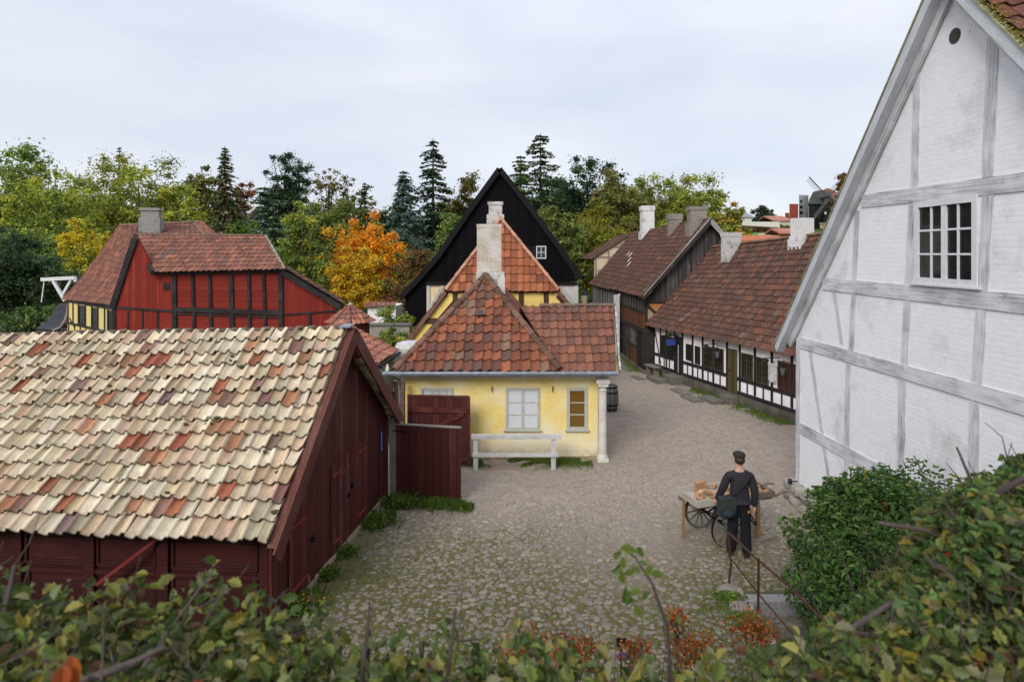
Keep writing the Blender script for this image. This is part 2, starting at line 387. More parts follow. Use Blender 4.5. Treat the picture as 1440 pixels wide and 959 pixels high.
def m_brick(name, c0, c1, bw=.24, rh=.075, mort=.012, mcol=None, depth=.35, stain=None, st=(.56, .7, .6), stscale=1.1, patch=None, rough=.85, splash=None):
    M = Mat(name, rough, .2); uv = M.wall(); o = M.obj()
    wob = M.n('ShaderNodeVectorMath', {0: uv, 1: M.n('ShaderNodeVectorMath', {0: M.n('ShaderNodeTexNoise', {'Vector': o, 'Scale': 3.}).outputs['Color'], 'Scale': .02}, operation='SCALE').outputs[0]}, operation='ADD').outputs[0]
    br = M.n('ShaderNodeTexBrick', {'Vector': wob, 'Color1': c0, 'Color2': c1, 'Mortar': mcol or c0, 'Scale': 1., 'Mortar Size': mort, 'Mortar Smooth': .4, 'Bias': 0., 'Brick Width': bw, 'Row Height': rh})
    n1_ = M.noise(o, 7, 6, .65); n2 = M.noise(o, stscale, 6, .62, .3); fine = M.noise(o, 60, 3, .6)
    c = M.mix(M.rng(n1_, .35, .7, 0, .3), br.outputs['Color'], M.mix(1., br.outputs['Color'], (.78, .77, .76), 'MULTIPLY'))
    if stain: c = M.mix(M.math('MULTIPLY', M.rng(n2, st[0], st[1], 0, st[2]), M.rng(n1_, .3, .6, .4, 1)), c, stain)
    if patch: c = M.mix(M.rng(M.noise(o, 2.6, 7, .7), .70, .715), c, patch)
    if splash:
        zz = M.n('ShaderNodeSeparateXYZ', {0: o}).outputs[2]; f = M.math('ADD', M.rng(zz, 1.15, .1, 0, .55), M.math('MULTIPLY', M.noise(o, 1.9, 6, .68), .75))
        c = M.mix(M.rng(f, .52, .78, 0, .8), c, splash); c = M.mix(M.math('MULTIPLY', M.rng(zz, .32, .0), M.rng(n1_, .35, .65)), c, (.34, .28, .16))
    M.base(c)
    hgt = M.math('ADD', M.math('MULTIPLY', br.outputs['Fac'], -depth), M.math('ADD', M.math('MULTIPLY', n1_, .9), M.math('MULTIPLY', fine, .25)))
    M.bump(hgt, .6, .012); return M.m
def m_plain(name, c, rough=.6, metal=0., spec=.4, var=.25, sc_=8., bump=.1):
    M = Mat(name, rough, spec); M.b.inputs['Metallic'].default_value = metal; o = M.obj(); n = M.noise(o, sc_, 5, .6)
    M.base(M.mix(M.rng(n, .3, .7), tuple(x*(1-var) for x in c), tuple(min(1, x*(1+var*.5)) for x in c))); 
    if bump: M.bump(n, bump, .01)
    return M.m
def m_leaf(name, trans=.3, rough=.55, spec=.25):
    M = Mat(name, rough, spec); t = M.tint(); M.base(t)
    tr = M.n('ShaderNodeBsdfTranslucent', {'Color': M.mix(1., t, (1.15, 1.2, .7), 'MULTIPLY')})
    ms = M.n('ShaderNodeMixShader', {0: trans}); M.t.links.new(M.b.outputs[0], ms.inputs[1]); M.t.links.new(tr.outputs[0], ms.inputs[2])
    M.t.links.new(ms.outputs[0], M.t.nodes['Material Output'].inputs[0]); return M.m
def m_glass(name, c=(.012, .014, .016), rough=.06):
    M = Mat(name, rough, .5); o = M.obj(); M.base(c); M.bump(M.noise(o, 5., 2, .5), .06, .02); return M.m

LEAF = m_leaf('leaf', .38); NEEDLE = m_leaf('needle', .12, .7, .15); PETAL = m_leaf('petal', .25, .6, .1)
BARK = m_beam('bark', (.06, .045, .032), (.13, .11, .085), .5)
GLASS = m_glass('window_glass')
GLASSB = m_glass('far_window_glass', (.03, .035, .04), .15)
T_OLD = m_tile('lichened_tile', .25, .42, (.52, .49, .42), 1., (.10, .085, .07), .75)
T_RED = m_tile('red_tile', .12, .4); T_BROWN = m_tile('brown_tile', .25, .45, (.42, .36, .3))

# ================================================================== GROUND
HX0, HX1, HY0, HY1 = 3.42, 4.75, 6.6, 9.1       # the sunk steps
def m_ground():
    M = Mat('court_earth', .95, .1); o = M.obj()
    a = M.noise(o, .35, 5, .6); b = M.noise(o, 3.5, 6, .7); c = M.noise(o, 28, 4, .7); d = M.noise(o, 110, 2, .6)
    col = M.mix(M.rng(b, .35, .65), (.19, .155, .125), (.285, .243, .205))
    col = M.mix(M.math('MULTIPLY', near, .55), col, M.mix(1., col, (.62, .58, .50), 'MULTIPLY')) if False else col
    col = M.mix(M.rng(c, .45, .7, 0, .6), col, (.34, .295, .255))
    sp = M.n('ShaderNodeSeparateXYZ', {0: o}); x, y = sp.outputs[0], sp.outputs[1]
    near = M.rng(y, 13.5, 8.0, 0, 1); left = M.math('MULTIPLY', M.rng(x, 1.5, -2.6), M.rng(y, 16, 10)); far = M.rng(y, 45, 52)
    moss = M.math('ADD', M.math('MULTIPLY', near, .40), M.math('MULTIPLY', left, .10))
    mk = M.rng(M.math('ADD', M.math('ADD', M.math('MULTIPLY', b, .5), M.math('MULTIPLY', a, .55)), moss), .66, .86, 0, .9)
    col = M.mix(mk, col, M.mix(M.rng(c, .4, .65), (.085, .085, .028), (.17, .16, .06)))
    col = M.mix(M.math('MULTIPLY', M.rng(d, .55, .7), .4), col, (.40, .36, .315))
    col = M.mix(far, col, M.mix(M.rng(b, .4, .6), (.035, .06, .014), (.07, .11, .025)))
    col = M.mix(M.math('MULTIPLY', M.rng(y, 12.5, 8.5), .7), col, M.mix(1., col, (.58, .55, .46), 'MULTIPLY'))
    M.base(col); M.bump(M.math('ADD', M.math('MULTIPLY', c, .7), M.math('ADD', b, M.math('MULTIPLY', d, .3))), .6, .02); return M.m
EARTH = m_ground()
m = MB()
xs = np.unique(np.concatenate([np.linspace(-260, -30, 24), np.linspace(-30, 60, 46), np.linspace(60, 300, 24), [HX0, HX1]]))
ys = np.unique(np.concatenate([np.linspace(-30, 44, 20), np.linspace(44, 160, 59), np.linspace(160, 900, 16), [HY0, HY1]]))
GX, GY = np.meshgrid(xs, ys); GZ = terrain(GX, GY)
V = np.stack([GX, GY, GZ], -1).reshape(-1, 3); nx = len(xs); fs = []
for j in range(len(ys)-1):
    for i in range(nx-1):
        if xs[i] >= HX0-1e-6 and xs[i+1] <= HX1+1e-6 and ys[j] >= HY0-1e-6 and ys[j+1] <= HY1+1e-6: continue
        a = j*nx+i; fs.append((a, a+1, a+nx+1, a+nx))
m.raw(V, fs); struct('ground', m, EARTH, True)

# the camera stands on a planted bank
def bank_z(y): return np.clip(3.75-(np.asarray(y)-1.9)*.80, -.3, 3.3)
m = MB(); bx = np.linspace(-14, 3.3, 40); by = np.linspace(-12, 6.9, 60); GX, GY = np.meshgrid(bx, by)
GZ = bank_z(GY)+.05*np.sin(GX*3.1)*np.cos(GY*2.7)+.03*np.sin(GX*9+GY*7); GZ = np.where(GY > 6.4, GZ-.2, GZ)
GZ = np.where((GX < -3.0+0*GX) & (GY > 4), np.minimum(GZ, -.05+.35*np.clip(6.2-GY, 0, 9)), GZ)
V = np.stack([GX, GY, GZ], -1).reshape(-1, 3); fs = [(j*40+i, j*40+i+1, (j+1)*40+i+1, (j+1)*40+i) for j in range(59) for i in range(39)]
def m_soil():
    M = Mat('bank_soil', .95, .1); o = M.obj(); b = M.noise(o, 4, 6, .7)
    M.base(M.mix(M.rng(b, .4, .6), (.05, .036, .024), (.045, .06, .018))); M.bump(b, .8, .04); return M.m
m.raw(V, fs); m.raw([(3.3, -12, 3.3), (14, -12, 3.3), (14, 2.6, 3.2), (3.3, 2.6, 3.2)], [(0, 1, 2, 3)])
m.raw([(3.3, 2.6, 3.2), (14, 2.6, 3.2), (14, 3.6, -.1), (3.3, 3.6, -.1)], [(0, 1, 2, 3)])
struct('bank', m, m_soil(), True)

# cobbles: every stone a low dome set in the earth, buried where dust covers the court
def lowfreq(x, y):
    return (np.sin(x*.9+1.3*np.sin(y*.55))+np.sin(y*.8+1.7*np.sin(x*.7+1))+np.sin((x+y)*1.7+2)*.6+np.sin((x-1.3*y)*2.9)*.4)/3.0
sp_ = .108
gx, gy = np.meshgrid(np.arange(-4.2, 9.4, sp_), np.arange(7.1, 40, sp_*.88)); gx = gx+np.where((np.arange(gx.shape[0]) % 2)[:, None] == 0, 0, sp_/2)
sx = (gx+rng.normal(size=gx.shape)*sp_*.24).ravel(); sy = (gy+rng.normal(size=gx.shape)*sp_*.24).ravel()
BWA, BWB = np.array([8.47, 18.06]), np.array([6.04, 25.8])
def xmax(y): return np.where(y < 14, 6.3, np.interp(y, [14, 18, 25.8, 31, 40], [9.2, 8.35, 5.95, 5.5, 5.2]))
def xmin(y): return np.where(y < 12.6, -4.12+.129*y+.12, np.where(y < 14.95, -2.4, np.where(y < 16.6, 2.35, 2.7)))
k = (sx < xmax(sy)) & (sx > xmin(sy)) & ~((sx > HX0-.1) & (sx < HX1+.4) & (sy < HY1+.06)) & ~((sx > 5.7) & (sy < 12.6))
lf = lowfreq(sx, sy); dust = smooth(9.5, 15, sy)*.010+np.clip(lf, -1, 1)*.010+smooth(1.0, -2.2, sx)*.004*smooth(16, 9, sy)
pro = .0165-dust-rng.random(len(sx))*.011
edge = np.minimum(sx-xmin(sy), xmax(sy)-sx)
pro = pro-smooth(.45, .05, edge)*.010
k &= pro > .001
sx, sy, pro = sx[k], sy[k], pro[k]; ns = len(sx)
ra = sp_*(.30+.36*rng.random(ns)**1.3); rb = ra*(.62+.3*rng.random(ns)); th = rng.random(ns)*.9-.45+np.where(rng.random(ns) < .25, 1.4, 0)
NS = 9; a = np.linspace(0, 2*math.pi, NS, endpoint=False)
rings = []
for fr, hz in ((1.0, -.35), (.90, .45), (.55, .92)):
    rad = fr*(1+.12*rng.normal(size=(ns, NS)) if fr == 1.0 else fr/fr)
    if fr == 1.0: j0 = 1+.17*rng.normal(size=(ns, NS))
    lx, ly = ra[:, None]*np.cos(a)*fr*j0, rb[:, None]*np.sin(a)*fr*j0
    X = sx[:, None]+lx*np.cos(th)[:, None]-ly*np.sin(th)[:, None]; Y = sy[:, None]+lx*np.sin(th)[:, None]+ly*np.cos(th)[:, None]
    tilt = (rng.random(ns)-.5)*.10
    Z = pro[:, None]*1.25*hz+tilt[:, None]*lx
    rings.append(np.stack([X, Y, Z], -1))
V = np.concatenate(rings, 1).reshape(-1, 3)      # per stone 27 verts
b0 = (np.arange(ns)*27)[:, None]
kk = np.arange(NS); k2 = (kk+1) % NS; q = []
for lv in (0, 1): q.append(np.stack([lv*NS+kk, lv*NS+k2, (lv+1)*NS+k2, (lv+1)*NS+kk], 1))
q = np.concatenate(q); FQ = (b0[:, :, None]+q[None]).reshape(-1, 4); FT = b0+2*NS+kk[None]
pal = np.array([(.30, .262, .225), (.27, .245, .235), (.34, .305, .265), (.23, .215, .225), (.32, .265, .215), (.40, .365, .325), (.26, .215, .18), (.20, .185, .17)])
ci = pal[rng.integers(0, len(pal), ns)]*(.82+.36*rng.random((ns, 1)))
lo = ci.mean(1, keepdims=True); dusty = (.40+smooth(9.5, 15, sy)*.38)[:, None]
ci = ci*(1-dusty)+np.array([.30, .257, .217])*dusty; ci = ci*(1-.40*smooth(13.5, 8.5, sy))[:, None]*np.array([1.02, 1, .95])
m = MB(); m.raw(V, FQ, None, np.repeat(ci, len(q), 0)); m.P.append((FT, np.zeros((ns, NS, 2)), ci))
def m_stone(name, rough=.8):
    M = Mat(name, rough, .3); o = M.obj(); t = M.tint(); n = M.noise(o, 22, 6, .65); f = M.noise(o, 90, 3, .6); g = M.noise(o, 1.8, 4, .6)
    c = M.mix(M.rng(n, .35, .7, 0, .55), t, M.mix(1., t, (.62, .58, .54), 'MULTIPLY')); c = M.mix(M.rng(f, .6, .75, 0, .5), c, (.4, .38, .34))
    c = M.mix(M.math('MULTIPLY', M.rng(g, .55, .7, 0, .5), M.rng(n, .4, .6)), c, (.12, .12, .05)); M.base(c); M.bump(M.math('ADD', n, M.math('MULTIPLY', f, .5)), .4, .01); return M.m
COBBLE = m_stone('cobble_stone'); STONE = m_stone('rough_stone')
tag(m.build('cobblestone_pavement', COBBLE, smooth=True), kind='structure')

# grass tufts and weeds --------------------------------------------------
def blades(mb, X, Y, Z, hgt, pal, lean=.5, wd=.006):
    n = len(X); a = rng.random(n)*2*math.pi; L = hgt*(.5+rng.random(n)*.7); d = np.stack([np.cos(a), np.sin(a), 0*a], 1); s_ = np.stack([-np.sin(a), np.cos(a), 0*a], 1)*wd
    B = np.stack([X, Y, Z], 1); M_ = B+d*(L*lean*.3)[:, None]+np.array([0, 0, 1])*(L*.6)[:, None]; T = B+d*(L*lean*(.5+rng.random(n)*.5))[:, None]+np.array([0, 0, 1])*(L*(.75+.25*rng.random(n)))[:, None]
    V = np.stack([B-s_, B+s_, M_+s_*.8, T, M_-s_*.8], 1).reshape(-1, 3)
    c = np.array(pal)[rng.integers(0, len(pal), n)]*(.7+.6*rng.random((n, 1)))
    mb.raw(V, np.arange(5*n).reshape(n, 5), None, c)
GPAL = [(.085, .16, .025), (.12, .20, .032), (.07, .12, .022), (.17, .19, .05)]
m = MB()
def strip(p, q, wdt, n, h, off=0.):
    t = rng.random(n); e = np.abs(rng.normal(size=n))*wdt
    p, q = np.array(p), np.array(q); d = unit(np.r_[q-p, 0])[:2]; nn = np.array([d[1], -d[0]])
    P = p+(q-p)*t[:, None]+nn*(e+off)[:, None]
    msk = lowfreq(P[:, 0]*3, P[:, 1]*3) > -.25
    P = P[msk]; blades(m, P[:, 0], P[:, 1], 0*P[:, 0], h, GPAL)
strip((-1.0, 14.98), (1.95, 14.98), .24, 9000, .075)           # under the rail
strip((-2.5, 12.5), (-.75, 12.25), .16, 3600, .15)          # foot of the gate
strip((8.25, 18.2), (6.0, 25.4), .0, 0, .1) if 0 else None
t = rng.random(5200); e = np.abs(rng.normal(size=5200))*.28
P = BWA+(BWB-BWA)*t[:, None]+np.array([-.954, -.2996])*(e+.05)[:, None]; P = P[lowfreq(P[:, 0]*2, P[:, 1]*2.3) > -.1]; blades(m, P[:, 0], P[:, 1], 0*P[:, 0], .10, GPAL)
t = rng.random(1500); P = np.stack([5.55-np.abs(rng.normal(size=1500))*.3, 26+t*5], 1); blades(m, P[:, 0], P[:, 1], 0*t, .1, GPAL)
P = np.stack([3.15+rng.normal(size=900)*.2, 8.7+rng.normal(size=900)*.35], 1); P = P[(P[:, 0] < HX0-.03)]; blades(m, P[:, 0], P[:, 1], 0*P[:, 0], .05, GPAL)
# moss and grass in the joints of the near court
n = 26000; X = rng.uniform(-3.2, 5.6, n); Y = 7.2+rng.random(n)**1.5*6.5
dn = lowfreq(X*1.3+2, Y*1.6)+.9*smooth(12, 8.2, Y)+.5*smooth(.5, -2.5, X)
kq = (rng.random(n) < np.clip(dn*.62, 0, 1)) & (X > xmin(Y)) & ~((X > HX0-.05) & (Y < HY1)) & (X < 5.6)
blades(m, X[kq], Y[kq], 0*X[kq], .028, [(.10, .12, .03), (.14, .145, .045), (.08, .10, .025)], .9, .007)
GRASS = m_leaf('grass_blade', .3, .6, .15)
tag(m.build('grass', GRASS), 'short green grass growing between the cobbles and along wall feet', 'grass', kind='stuff')
def weed(loc, r, h, n, label, flowers=0):
    h *= .68; root = thing('weed_clump', label, 'weeds', loc, 'weed clumps in the court'); b = MB()
    C = np.asarray(loc)+np.stack([rng.normal(size=n)*r*.5, rng.normal(size=n)*r*.5, rng.random(n)**.8*h], 1); C[:, 2] *= np.exp(-((C[:, 0]-loc[0])**2+(C[:, 1]-loc[1])**2)/(r*r)*.7); C[:, 2] += .01
    N = rng.normal(size=(n, 3))*.6+np.array([0, 0, 1]); b.leaves(C, N, .018+.022*rng.random(n), np.array(GPAL)[rng.integers(0, 4, n)]*(.7+.7*rng.random((n, 1))), .45)
    blades(b, C[:n//2, 0], C[:n//2, 1], 0*C[:n//2, 0], h*1.1, GPAL, .6)
    b.build('foliage', GRASS, root)
    if flowers:
        f = MB(); C = np.asarray(loc)+np.stack([rng.normal(size=flowers)*r*.5, rng.normal(size=flowers)*r*.4, h*(.7+.5*rng.random(flowers))], 1)
        for c in C:
            k_ = 9; a_ = np.arange(k_)/k_*2*math.pi; f.leaves(c+np.stack([np.cos(a_), np.sin(a_), 0*a_], 1)*.014, np.stack([np.cos(a_)*.5, np.sin(a_)*.5, 1+0*a_], 1), np.full(k_, .014), np.array([(.75, .22, .01)]))
        f.build('flower', PETAL, root)
weed((-3.05, 8.75, 0), .30, .26, 900, 'weed clump with orange flowers at the near end of the dark red barn wall', 7)
weed((-2.90, 9.55, 0), .16, .2, 380, 'small dark weed clump by the middle of the barn wall')
weed((-2.85, 10.25, 0), .18, .2, 520, 'bright green weed clump below the middle hinges of the barn door')
weed((-2.55, 11.45, 0), .32, .24, 1000, 'broad spread of weeds near the far barn corner')
weed((-2.28, 12.25, 0), .24, .30, 800, 'tall nettle clump in the corner between barn and dark red gate')
weed((3.22, 8.95, 0), .16, .12, 500, 'small grass clump at the foot of the first handrail post')
weed((3.30, 8.35, 0), .18, .12, 500, 'grass clump beside the flat boulder left of the sunk steps')
weed((-1.55, 12.28, 0), .26, .2, 600, 'low weeds at the foot of the dark red gate')

# ================================================================== DARK RED BARN WITH PALE TILES
BD = unit([.129, .9916, 0])                          # along the gable
A0 = np.array([-3.115, 7.79, 1.39]); A1 = np.array([-2.79, 10.30, 3.82]); A2 = np.array([-2.46, 12.88, 1.62])
LD = np.array([-1., .075, 0])
MOSS = m_plain('moss_cushion', (.055, .06, .018), .95, var=.5, sc_=60, bump=.6)
barn = thing('barn', 'dark red boarded barn with a roof of mottled cream and orange tiles', 'barn', (-7, 10.6, 0))
PALE = [((.66, .56, .40), 5), ((.70, .615, .465), 5), ((.60, .48, .32), 4), ((.56, .41, .29), 1.9), ((.50, .36, .24), 1.7), ((.34, .115, .06), 1.0), ((.26, .15, .115), 1.0), ((.47, .40, .28), 2), ((.42, .21, .11), 1.1), ((.22, .155, .14), .35)]
m = MB(); Lr = 9.5
def barn_near(): 
    Bp = A0+LD*Lr; Dp = A1+LD*Lr; Dp[2] -= .27
    return Bp, A0, A1, Dp
e0, e1, r1, r0 = barn_near()
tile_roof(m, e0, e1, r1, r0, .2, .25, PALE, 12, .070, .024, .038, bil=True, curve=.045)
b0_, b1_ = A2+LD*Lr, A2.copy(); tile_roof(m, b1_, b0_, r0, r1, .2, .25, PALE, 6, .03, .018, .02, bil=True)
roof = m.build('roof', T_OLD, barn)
n_m = unit(np.cross(-LD, A1-A0))
for i in range(16):      # small cushions of moss on the tiles
    f_, g_ = rng.random()*.5, .06+.86*rng.random(); p = (A0+LD*Lr*f_)*(1-g_)+(A1+LD*Lr*f_-np.array([0, 0, .27*f_]))*g_+n_m*.02
    m = MB(); m.blob(p, (.05+.02*rng.random(), .035, .028), 9, 6, .35); m.build('moss_cushion', MOSS, roof)
m = MB()
for i in range(46):      # upstanding ridge tile edges along the top
    p = r1+LD*(.05+i*.2); p = p-np.array([0, 0, .27*(.05+i*.2)/Lr]); c = np.array(PALE[rng.integers(0, 5)][0])*(.5+.4*rng.random())
    m.blob(p+np.array([0, .03, .015+.03*rng.random()]), (.075, .09, .03), 8, 4, .3, c)
caps_line(m, r1+np.array([0, .05, -.02]), r0+np.array([0, .05, -.03]), .075, (.30, .26, .2))
m.build('ridge', T_OLD, roof)
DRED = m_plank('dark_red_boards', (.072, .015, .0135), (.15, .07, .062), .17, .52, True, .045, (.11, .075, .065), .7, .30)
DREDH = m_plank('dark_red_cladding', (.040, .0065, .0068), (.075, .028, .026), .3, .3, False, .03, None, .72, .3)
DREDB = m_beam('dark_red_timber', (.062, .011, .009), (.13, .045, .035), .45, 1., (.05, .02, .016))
REDP = m_beam('red_painted_bar', (.16, .018, .018), (.2, .05, .045), .4)
# gable wall set back behind the verge
gw = Plane(A0[:2]-BD[:2]*0+np.array([-.16, .02]), BD[:2])
tA, tP, tB = np.dot(A0-gw.p, gw.d)+.28, np.dot(A1-gw.p, gw.d), np.dot(A2-gw.p, gw.d)-.28
m = MB(); gw.poly(m, [(tA, -.05), (tB, -.05), (tB, 1.86), (tP, A1[2]-.13), (tA, 1.63)], -.12, 0); m.build('gable_wall', DRED, barn)
m = MB(); s0 = gw.pt(tA, 0)+np.array([-.02, 0, 0]); q0 = s0+LD*9.1
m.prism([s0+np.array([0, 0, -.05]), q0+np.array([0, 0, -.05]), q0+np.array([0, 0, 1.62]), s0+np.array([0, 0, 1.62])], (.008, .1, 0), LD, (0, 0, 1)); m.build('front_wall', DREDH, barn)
for t_ in (.04, 1.45, 2.5, 3.55, 5.0):
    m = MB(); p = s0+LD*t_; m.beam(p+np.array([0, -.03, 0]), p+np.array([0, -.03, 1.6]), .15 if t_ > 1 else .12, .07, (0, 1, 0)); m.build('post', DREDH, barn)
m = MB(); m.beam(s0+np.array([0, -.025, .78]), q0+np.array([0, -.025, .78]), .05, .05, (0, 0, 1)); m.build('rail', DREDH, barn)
m = MB()
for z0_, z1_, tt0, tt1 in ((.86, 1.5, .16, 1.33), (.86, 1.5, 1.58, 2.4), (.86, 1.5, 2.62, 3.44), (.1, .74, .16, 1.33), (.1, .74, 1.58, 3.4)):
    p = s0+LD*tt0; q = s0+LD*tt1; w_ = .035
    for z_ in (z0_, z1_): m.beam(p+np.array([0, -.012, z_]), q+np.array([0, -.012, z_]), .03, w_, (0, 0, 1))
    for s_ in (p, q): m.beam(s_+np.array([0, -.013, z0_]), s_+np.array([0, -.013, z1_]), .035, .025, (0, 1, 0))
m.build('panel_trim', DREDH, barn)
m = MB(); m.beam(s0+LD*1.32+np.array([0, -.10, 1.42]), s0+LD*2.25+np.array([0, -.25, .72]), .04, .04); tag(m.build('brace', REDP, barn))
# barge boards
VERGE = m_beam('verge_board', (.09, .026, .019), (.15, .07, .055), .5, 1., (.085, .075, .03))
for a_, b_ in ((A0, A1), (A1, A2)):
    m = MB(); e_ = unit(b_-a_); ext = .10
    p = a_-e_*(ext if a_ is A0 else 0); q = b_+e_*(ext if b_ is A2 else 0)
    up = unit(np.cross(np.cross(e_, (0, 0, 1)), e_))
    m.beam(p+np.array([.06, 0, .015]), q+np.array([.06, 0, .015]), .135, .035, up); m.build('verge_board', VERGE, barn)
    m = MB(); m.beam(p+np.array([.125, -.016, -.10]), q+np.array([.125, -.016, -.10]), .03, .24, up); m.build('verge_board', VERGE, barn)
m = MB(); m.box(-2.9, -2.72, 10.14, 10.46, 3.86, 3.89); tag(m.build('ridge_cap', m_plain('lead_sheet', (.30, .33, .37), .5, .6), barn))
# doors, hinges and latches on the gable
DREDW = m_plank('worn_red_boards', (.080, .015, .014), (.20, .115, .105), .14, .62, True, .05, (.15, .105, .09), .7, .35)
DREDD = m_plank('door_red_boards', (.084, .015, .014), (.17, .085, .075), .13, .45, True, .05, (.13, .09, .08), .68, .3)
hh = lambda x, y: gw.hit(340+x/2.1806, 440+y/2.1795)
for (x0, x1, y0, y1, mt) in ((150, 232, 560, 905, DREDD), (232, 345, 505, 905, DREDW), (287, 378, 440, 760, DREDD), (378, 436, 370, 650, DREDD)):
    pass
def bdoor(t0, t1, z0, z1, mt):
    d_ = part_box(gw, barn, 'door', mt, t0, t1, z0, z1, 0, .028); return d_
D1 = bdoor(.75, 1.55, .10, 1.32, DREDD); D2 = bdoor(2.15, 2.92, .12, 1.62, DREDW); D3 = bdoor(2.94, 3.75, .12, 1.62, DREDD)
for d_, t0, t1, zz in ((D1, .80, 1.22, (.28, 1.18)), (D2, 2.18, 2.58, (.3, 1.42)), (D3, 3.28, 3.70, (.3, 1.44))):
    for z_ in zz: part_box(gw, d_, 'hinge', REDP, t0, t1, z_-.022, z_+.022, .028, .05)
IRON = m_plain('black_iron', (.012, .012, .013), .55, .6); RUST = m_plain('rusty_iron', (.075, .032, .022), .75, .4, var=.5, sc_=30)
for d_, t_, z_ in ((D1, 1.46, .75), (D2, 2.86, .86), (D3, 3.0, .98)):
    m = MB(); gw.box(m, t_-.03, t_+.03, z_-.04, z_+.04, .028, .05); m.tube([gw.pt(t_, z_, .05), gw.pt(t_, z_, .09), gw.pt(t_-.1, z_-.01, .095)], .012, 6); m.build('latch', IRON, d_)
m = MB(); gw.box(m, tA, tB, -.05, .09, .0, .035); m.build('foundation', m_brick('pale_foundation', (.33, .27, .2), (.28, .23, .17), .5, .2), barn)
m = MB(); gw.box(m, tB-.32, tB-.22, 1.05, 1.5, .0, .02); tag(m.build('sign_plate', m_plain('blue_enamel', (.02, .03, .16), .35), barn), 'narrow blue plate on the gable'); 
m = MB()
for i in range(6): gw.box(m, tB-.29, tB-.25, 1.10+i*.062, 1.135+i*.062, .02, .022)
m.build('sign_writing', m_plain('white_enamel', (.6, .6, .62), .4), bpy.data.objects['sign_plate'])
m = MB(); gw.box(m, .30, .40, .98, 1.13, .0, .015); tag(m.build('notice_plate', m_plain('yellow_notice', (.28, .15, .03), .6, var=.6), barn), 'small faded yellow notice')
m = MB(); m.beam(gw.pt(tA+.02, .0, .02), gw.pt(tA+.02, 1.6, .02), .14, .06, gw.n); m.build('post', DREDB, barn)
m = MB(); m.beam(gw.pt(tB-.02, -.02, .02), gw.pt(tB-.02, 1.72, .02), .14, .06, gw.n); m.build('post', DREDB, barn)

# ================================================================== DARK RED GATES
GREYW = m_beam('grey_weathered_wood', (.16, .145, .125), (.30, .28, .25), .55, 1., (.09, .085, .06))
WHITEW = m_beam('white_painted_rail', (.50, .50, .49), (.26, .25, .23), .42, 1., (.16, .15, .13))
gate = thing('gate_leaf', 'solid dark red board gate leaf standing nearest, at the barn corner', 'gate', (-1.7, 12.45, 0), 'dark red yard gates')
gp = Plane((-2.46, 12.62), (1.44, -.27)); Lg = 1.43
m = MB(); gp.box(m, .04, Lg, .05, 1.53, -.05, 0); m.build('board_panel', DRED, gate)
m = MB(); gp.box(m, .03, Lg+.01, 1.53, 1.56, -.06, .01); m.build('cap_rail', GREYW, gate)
m = MB(); m.tube([gp.pt(.0, 1.42, .02), gp.pt(.35, 1.40, .015)], .014, 6); m.build('hinge', IRON, gate)
post = thing('gate_post', 'grey weathered gate post at the far barn corner', 'post', (-2.5, 12.66, 0)); m = MB(); m.beam((-2.5, 12.68, -.1), (-2.5, 12.68, 1.68), .12, .12, (0, 1, 0)); m.beam((-2.62, 12.68, 1.62), (-2.3, 12.66, 1.55), .05, .05); m.build('shaft', GREYW, post)
g2 = thing('gate_leaf', 'dark red ledged and braced gate leaf standing against the yellow wall', 'gate', (-1.7, 14.4, 0), 'dark red yard gates')
gp2 = Plane((-2.52, 14.55), (1.5, -.12)); L2 = 1.49
m = MB(); gp2.box(m, 0, L2, .06, 1.66, -.05, 0); m.build('board_panel', DRED, g2)
for z_ in (.2, 1.36): part_box(gp2, g2, 'ledge', DREDB, .03, L2-.03, z_-.06, z_+.06, 0, .035)
part_beam(gp2, g2, 'brace', DREDB, (.75, .95), (L2-.12, 1.3), .11, 0, .033); part_beam(gp2, g2, 'brace', DREDB, (.1, .26), (.75, .95), .11, 0, .033)
m = MB(); m.beam(gp2.pt(L2, 0.05, -.02), gp2.pt(L2, 1.68, -.02), .06, .07, gp2.n); m.beam(gp2.pt(0, 1.68, -.02), gp2.pt(L2, 1.68, -.02), .07, .05, (0, 0, 1)); m.build('edge_frame', DREDB, g2)
for x_, y_, h_, lb in ((-2.60, 14.2, 1.62, 'thick brown gate post left of the braced gate'), (-2.66, 14.75, 1.95, 'tall dark gate post behind the braced gate')):
    o = thing('gate_post', lb, 'post', (x_, y_, 0)); m = MB(); m.beam((x_, y_, -.1), (x_, y_, h_), .15 if h_ < 1.8 else .09, .13, (0, 1, 0)); m.build('shaft', m_beam('old_brown_post', (.09, .05, .035), (.16, .12, .1), .5), o)

# ================================================================== WHITE RAIL
rail = thing('hitching_rail', 'flaking white two bar wooden rail before the yellow house', 'rail', (.1, 14.3, 0))
rp_ = Plane((-.88, 14.32), (1, -.01))
for t_ in (.02, 1.86): 
    m = MB(); rp_.box(m, t_-.055, t_+.055, -.1, .74, -.05, .05); m.build('post', WHITEW, rail)
m = MB(); rp_.beam(m, (-.08, .775), (2.05, .775), .085, -.075, .075); m.build('top_bar', WHITEW, rail)
m = MB(); rp_.beam(m, (-.05, .36), (1.98, .37), .085, .05, .09); m.build('lower_bar', WHITEW, rail)

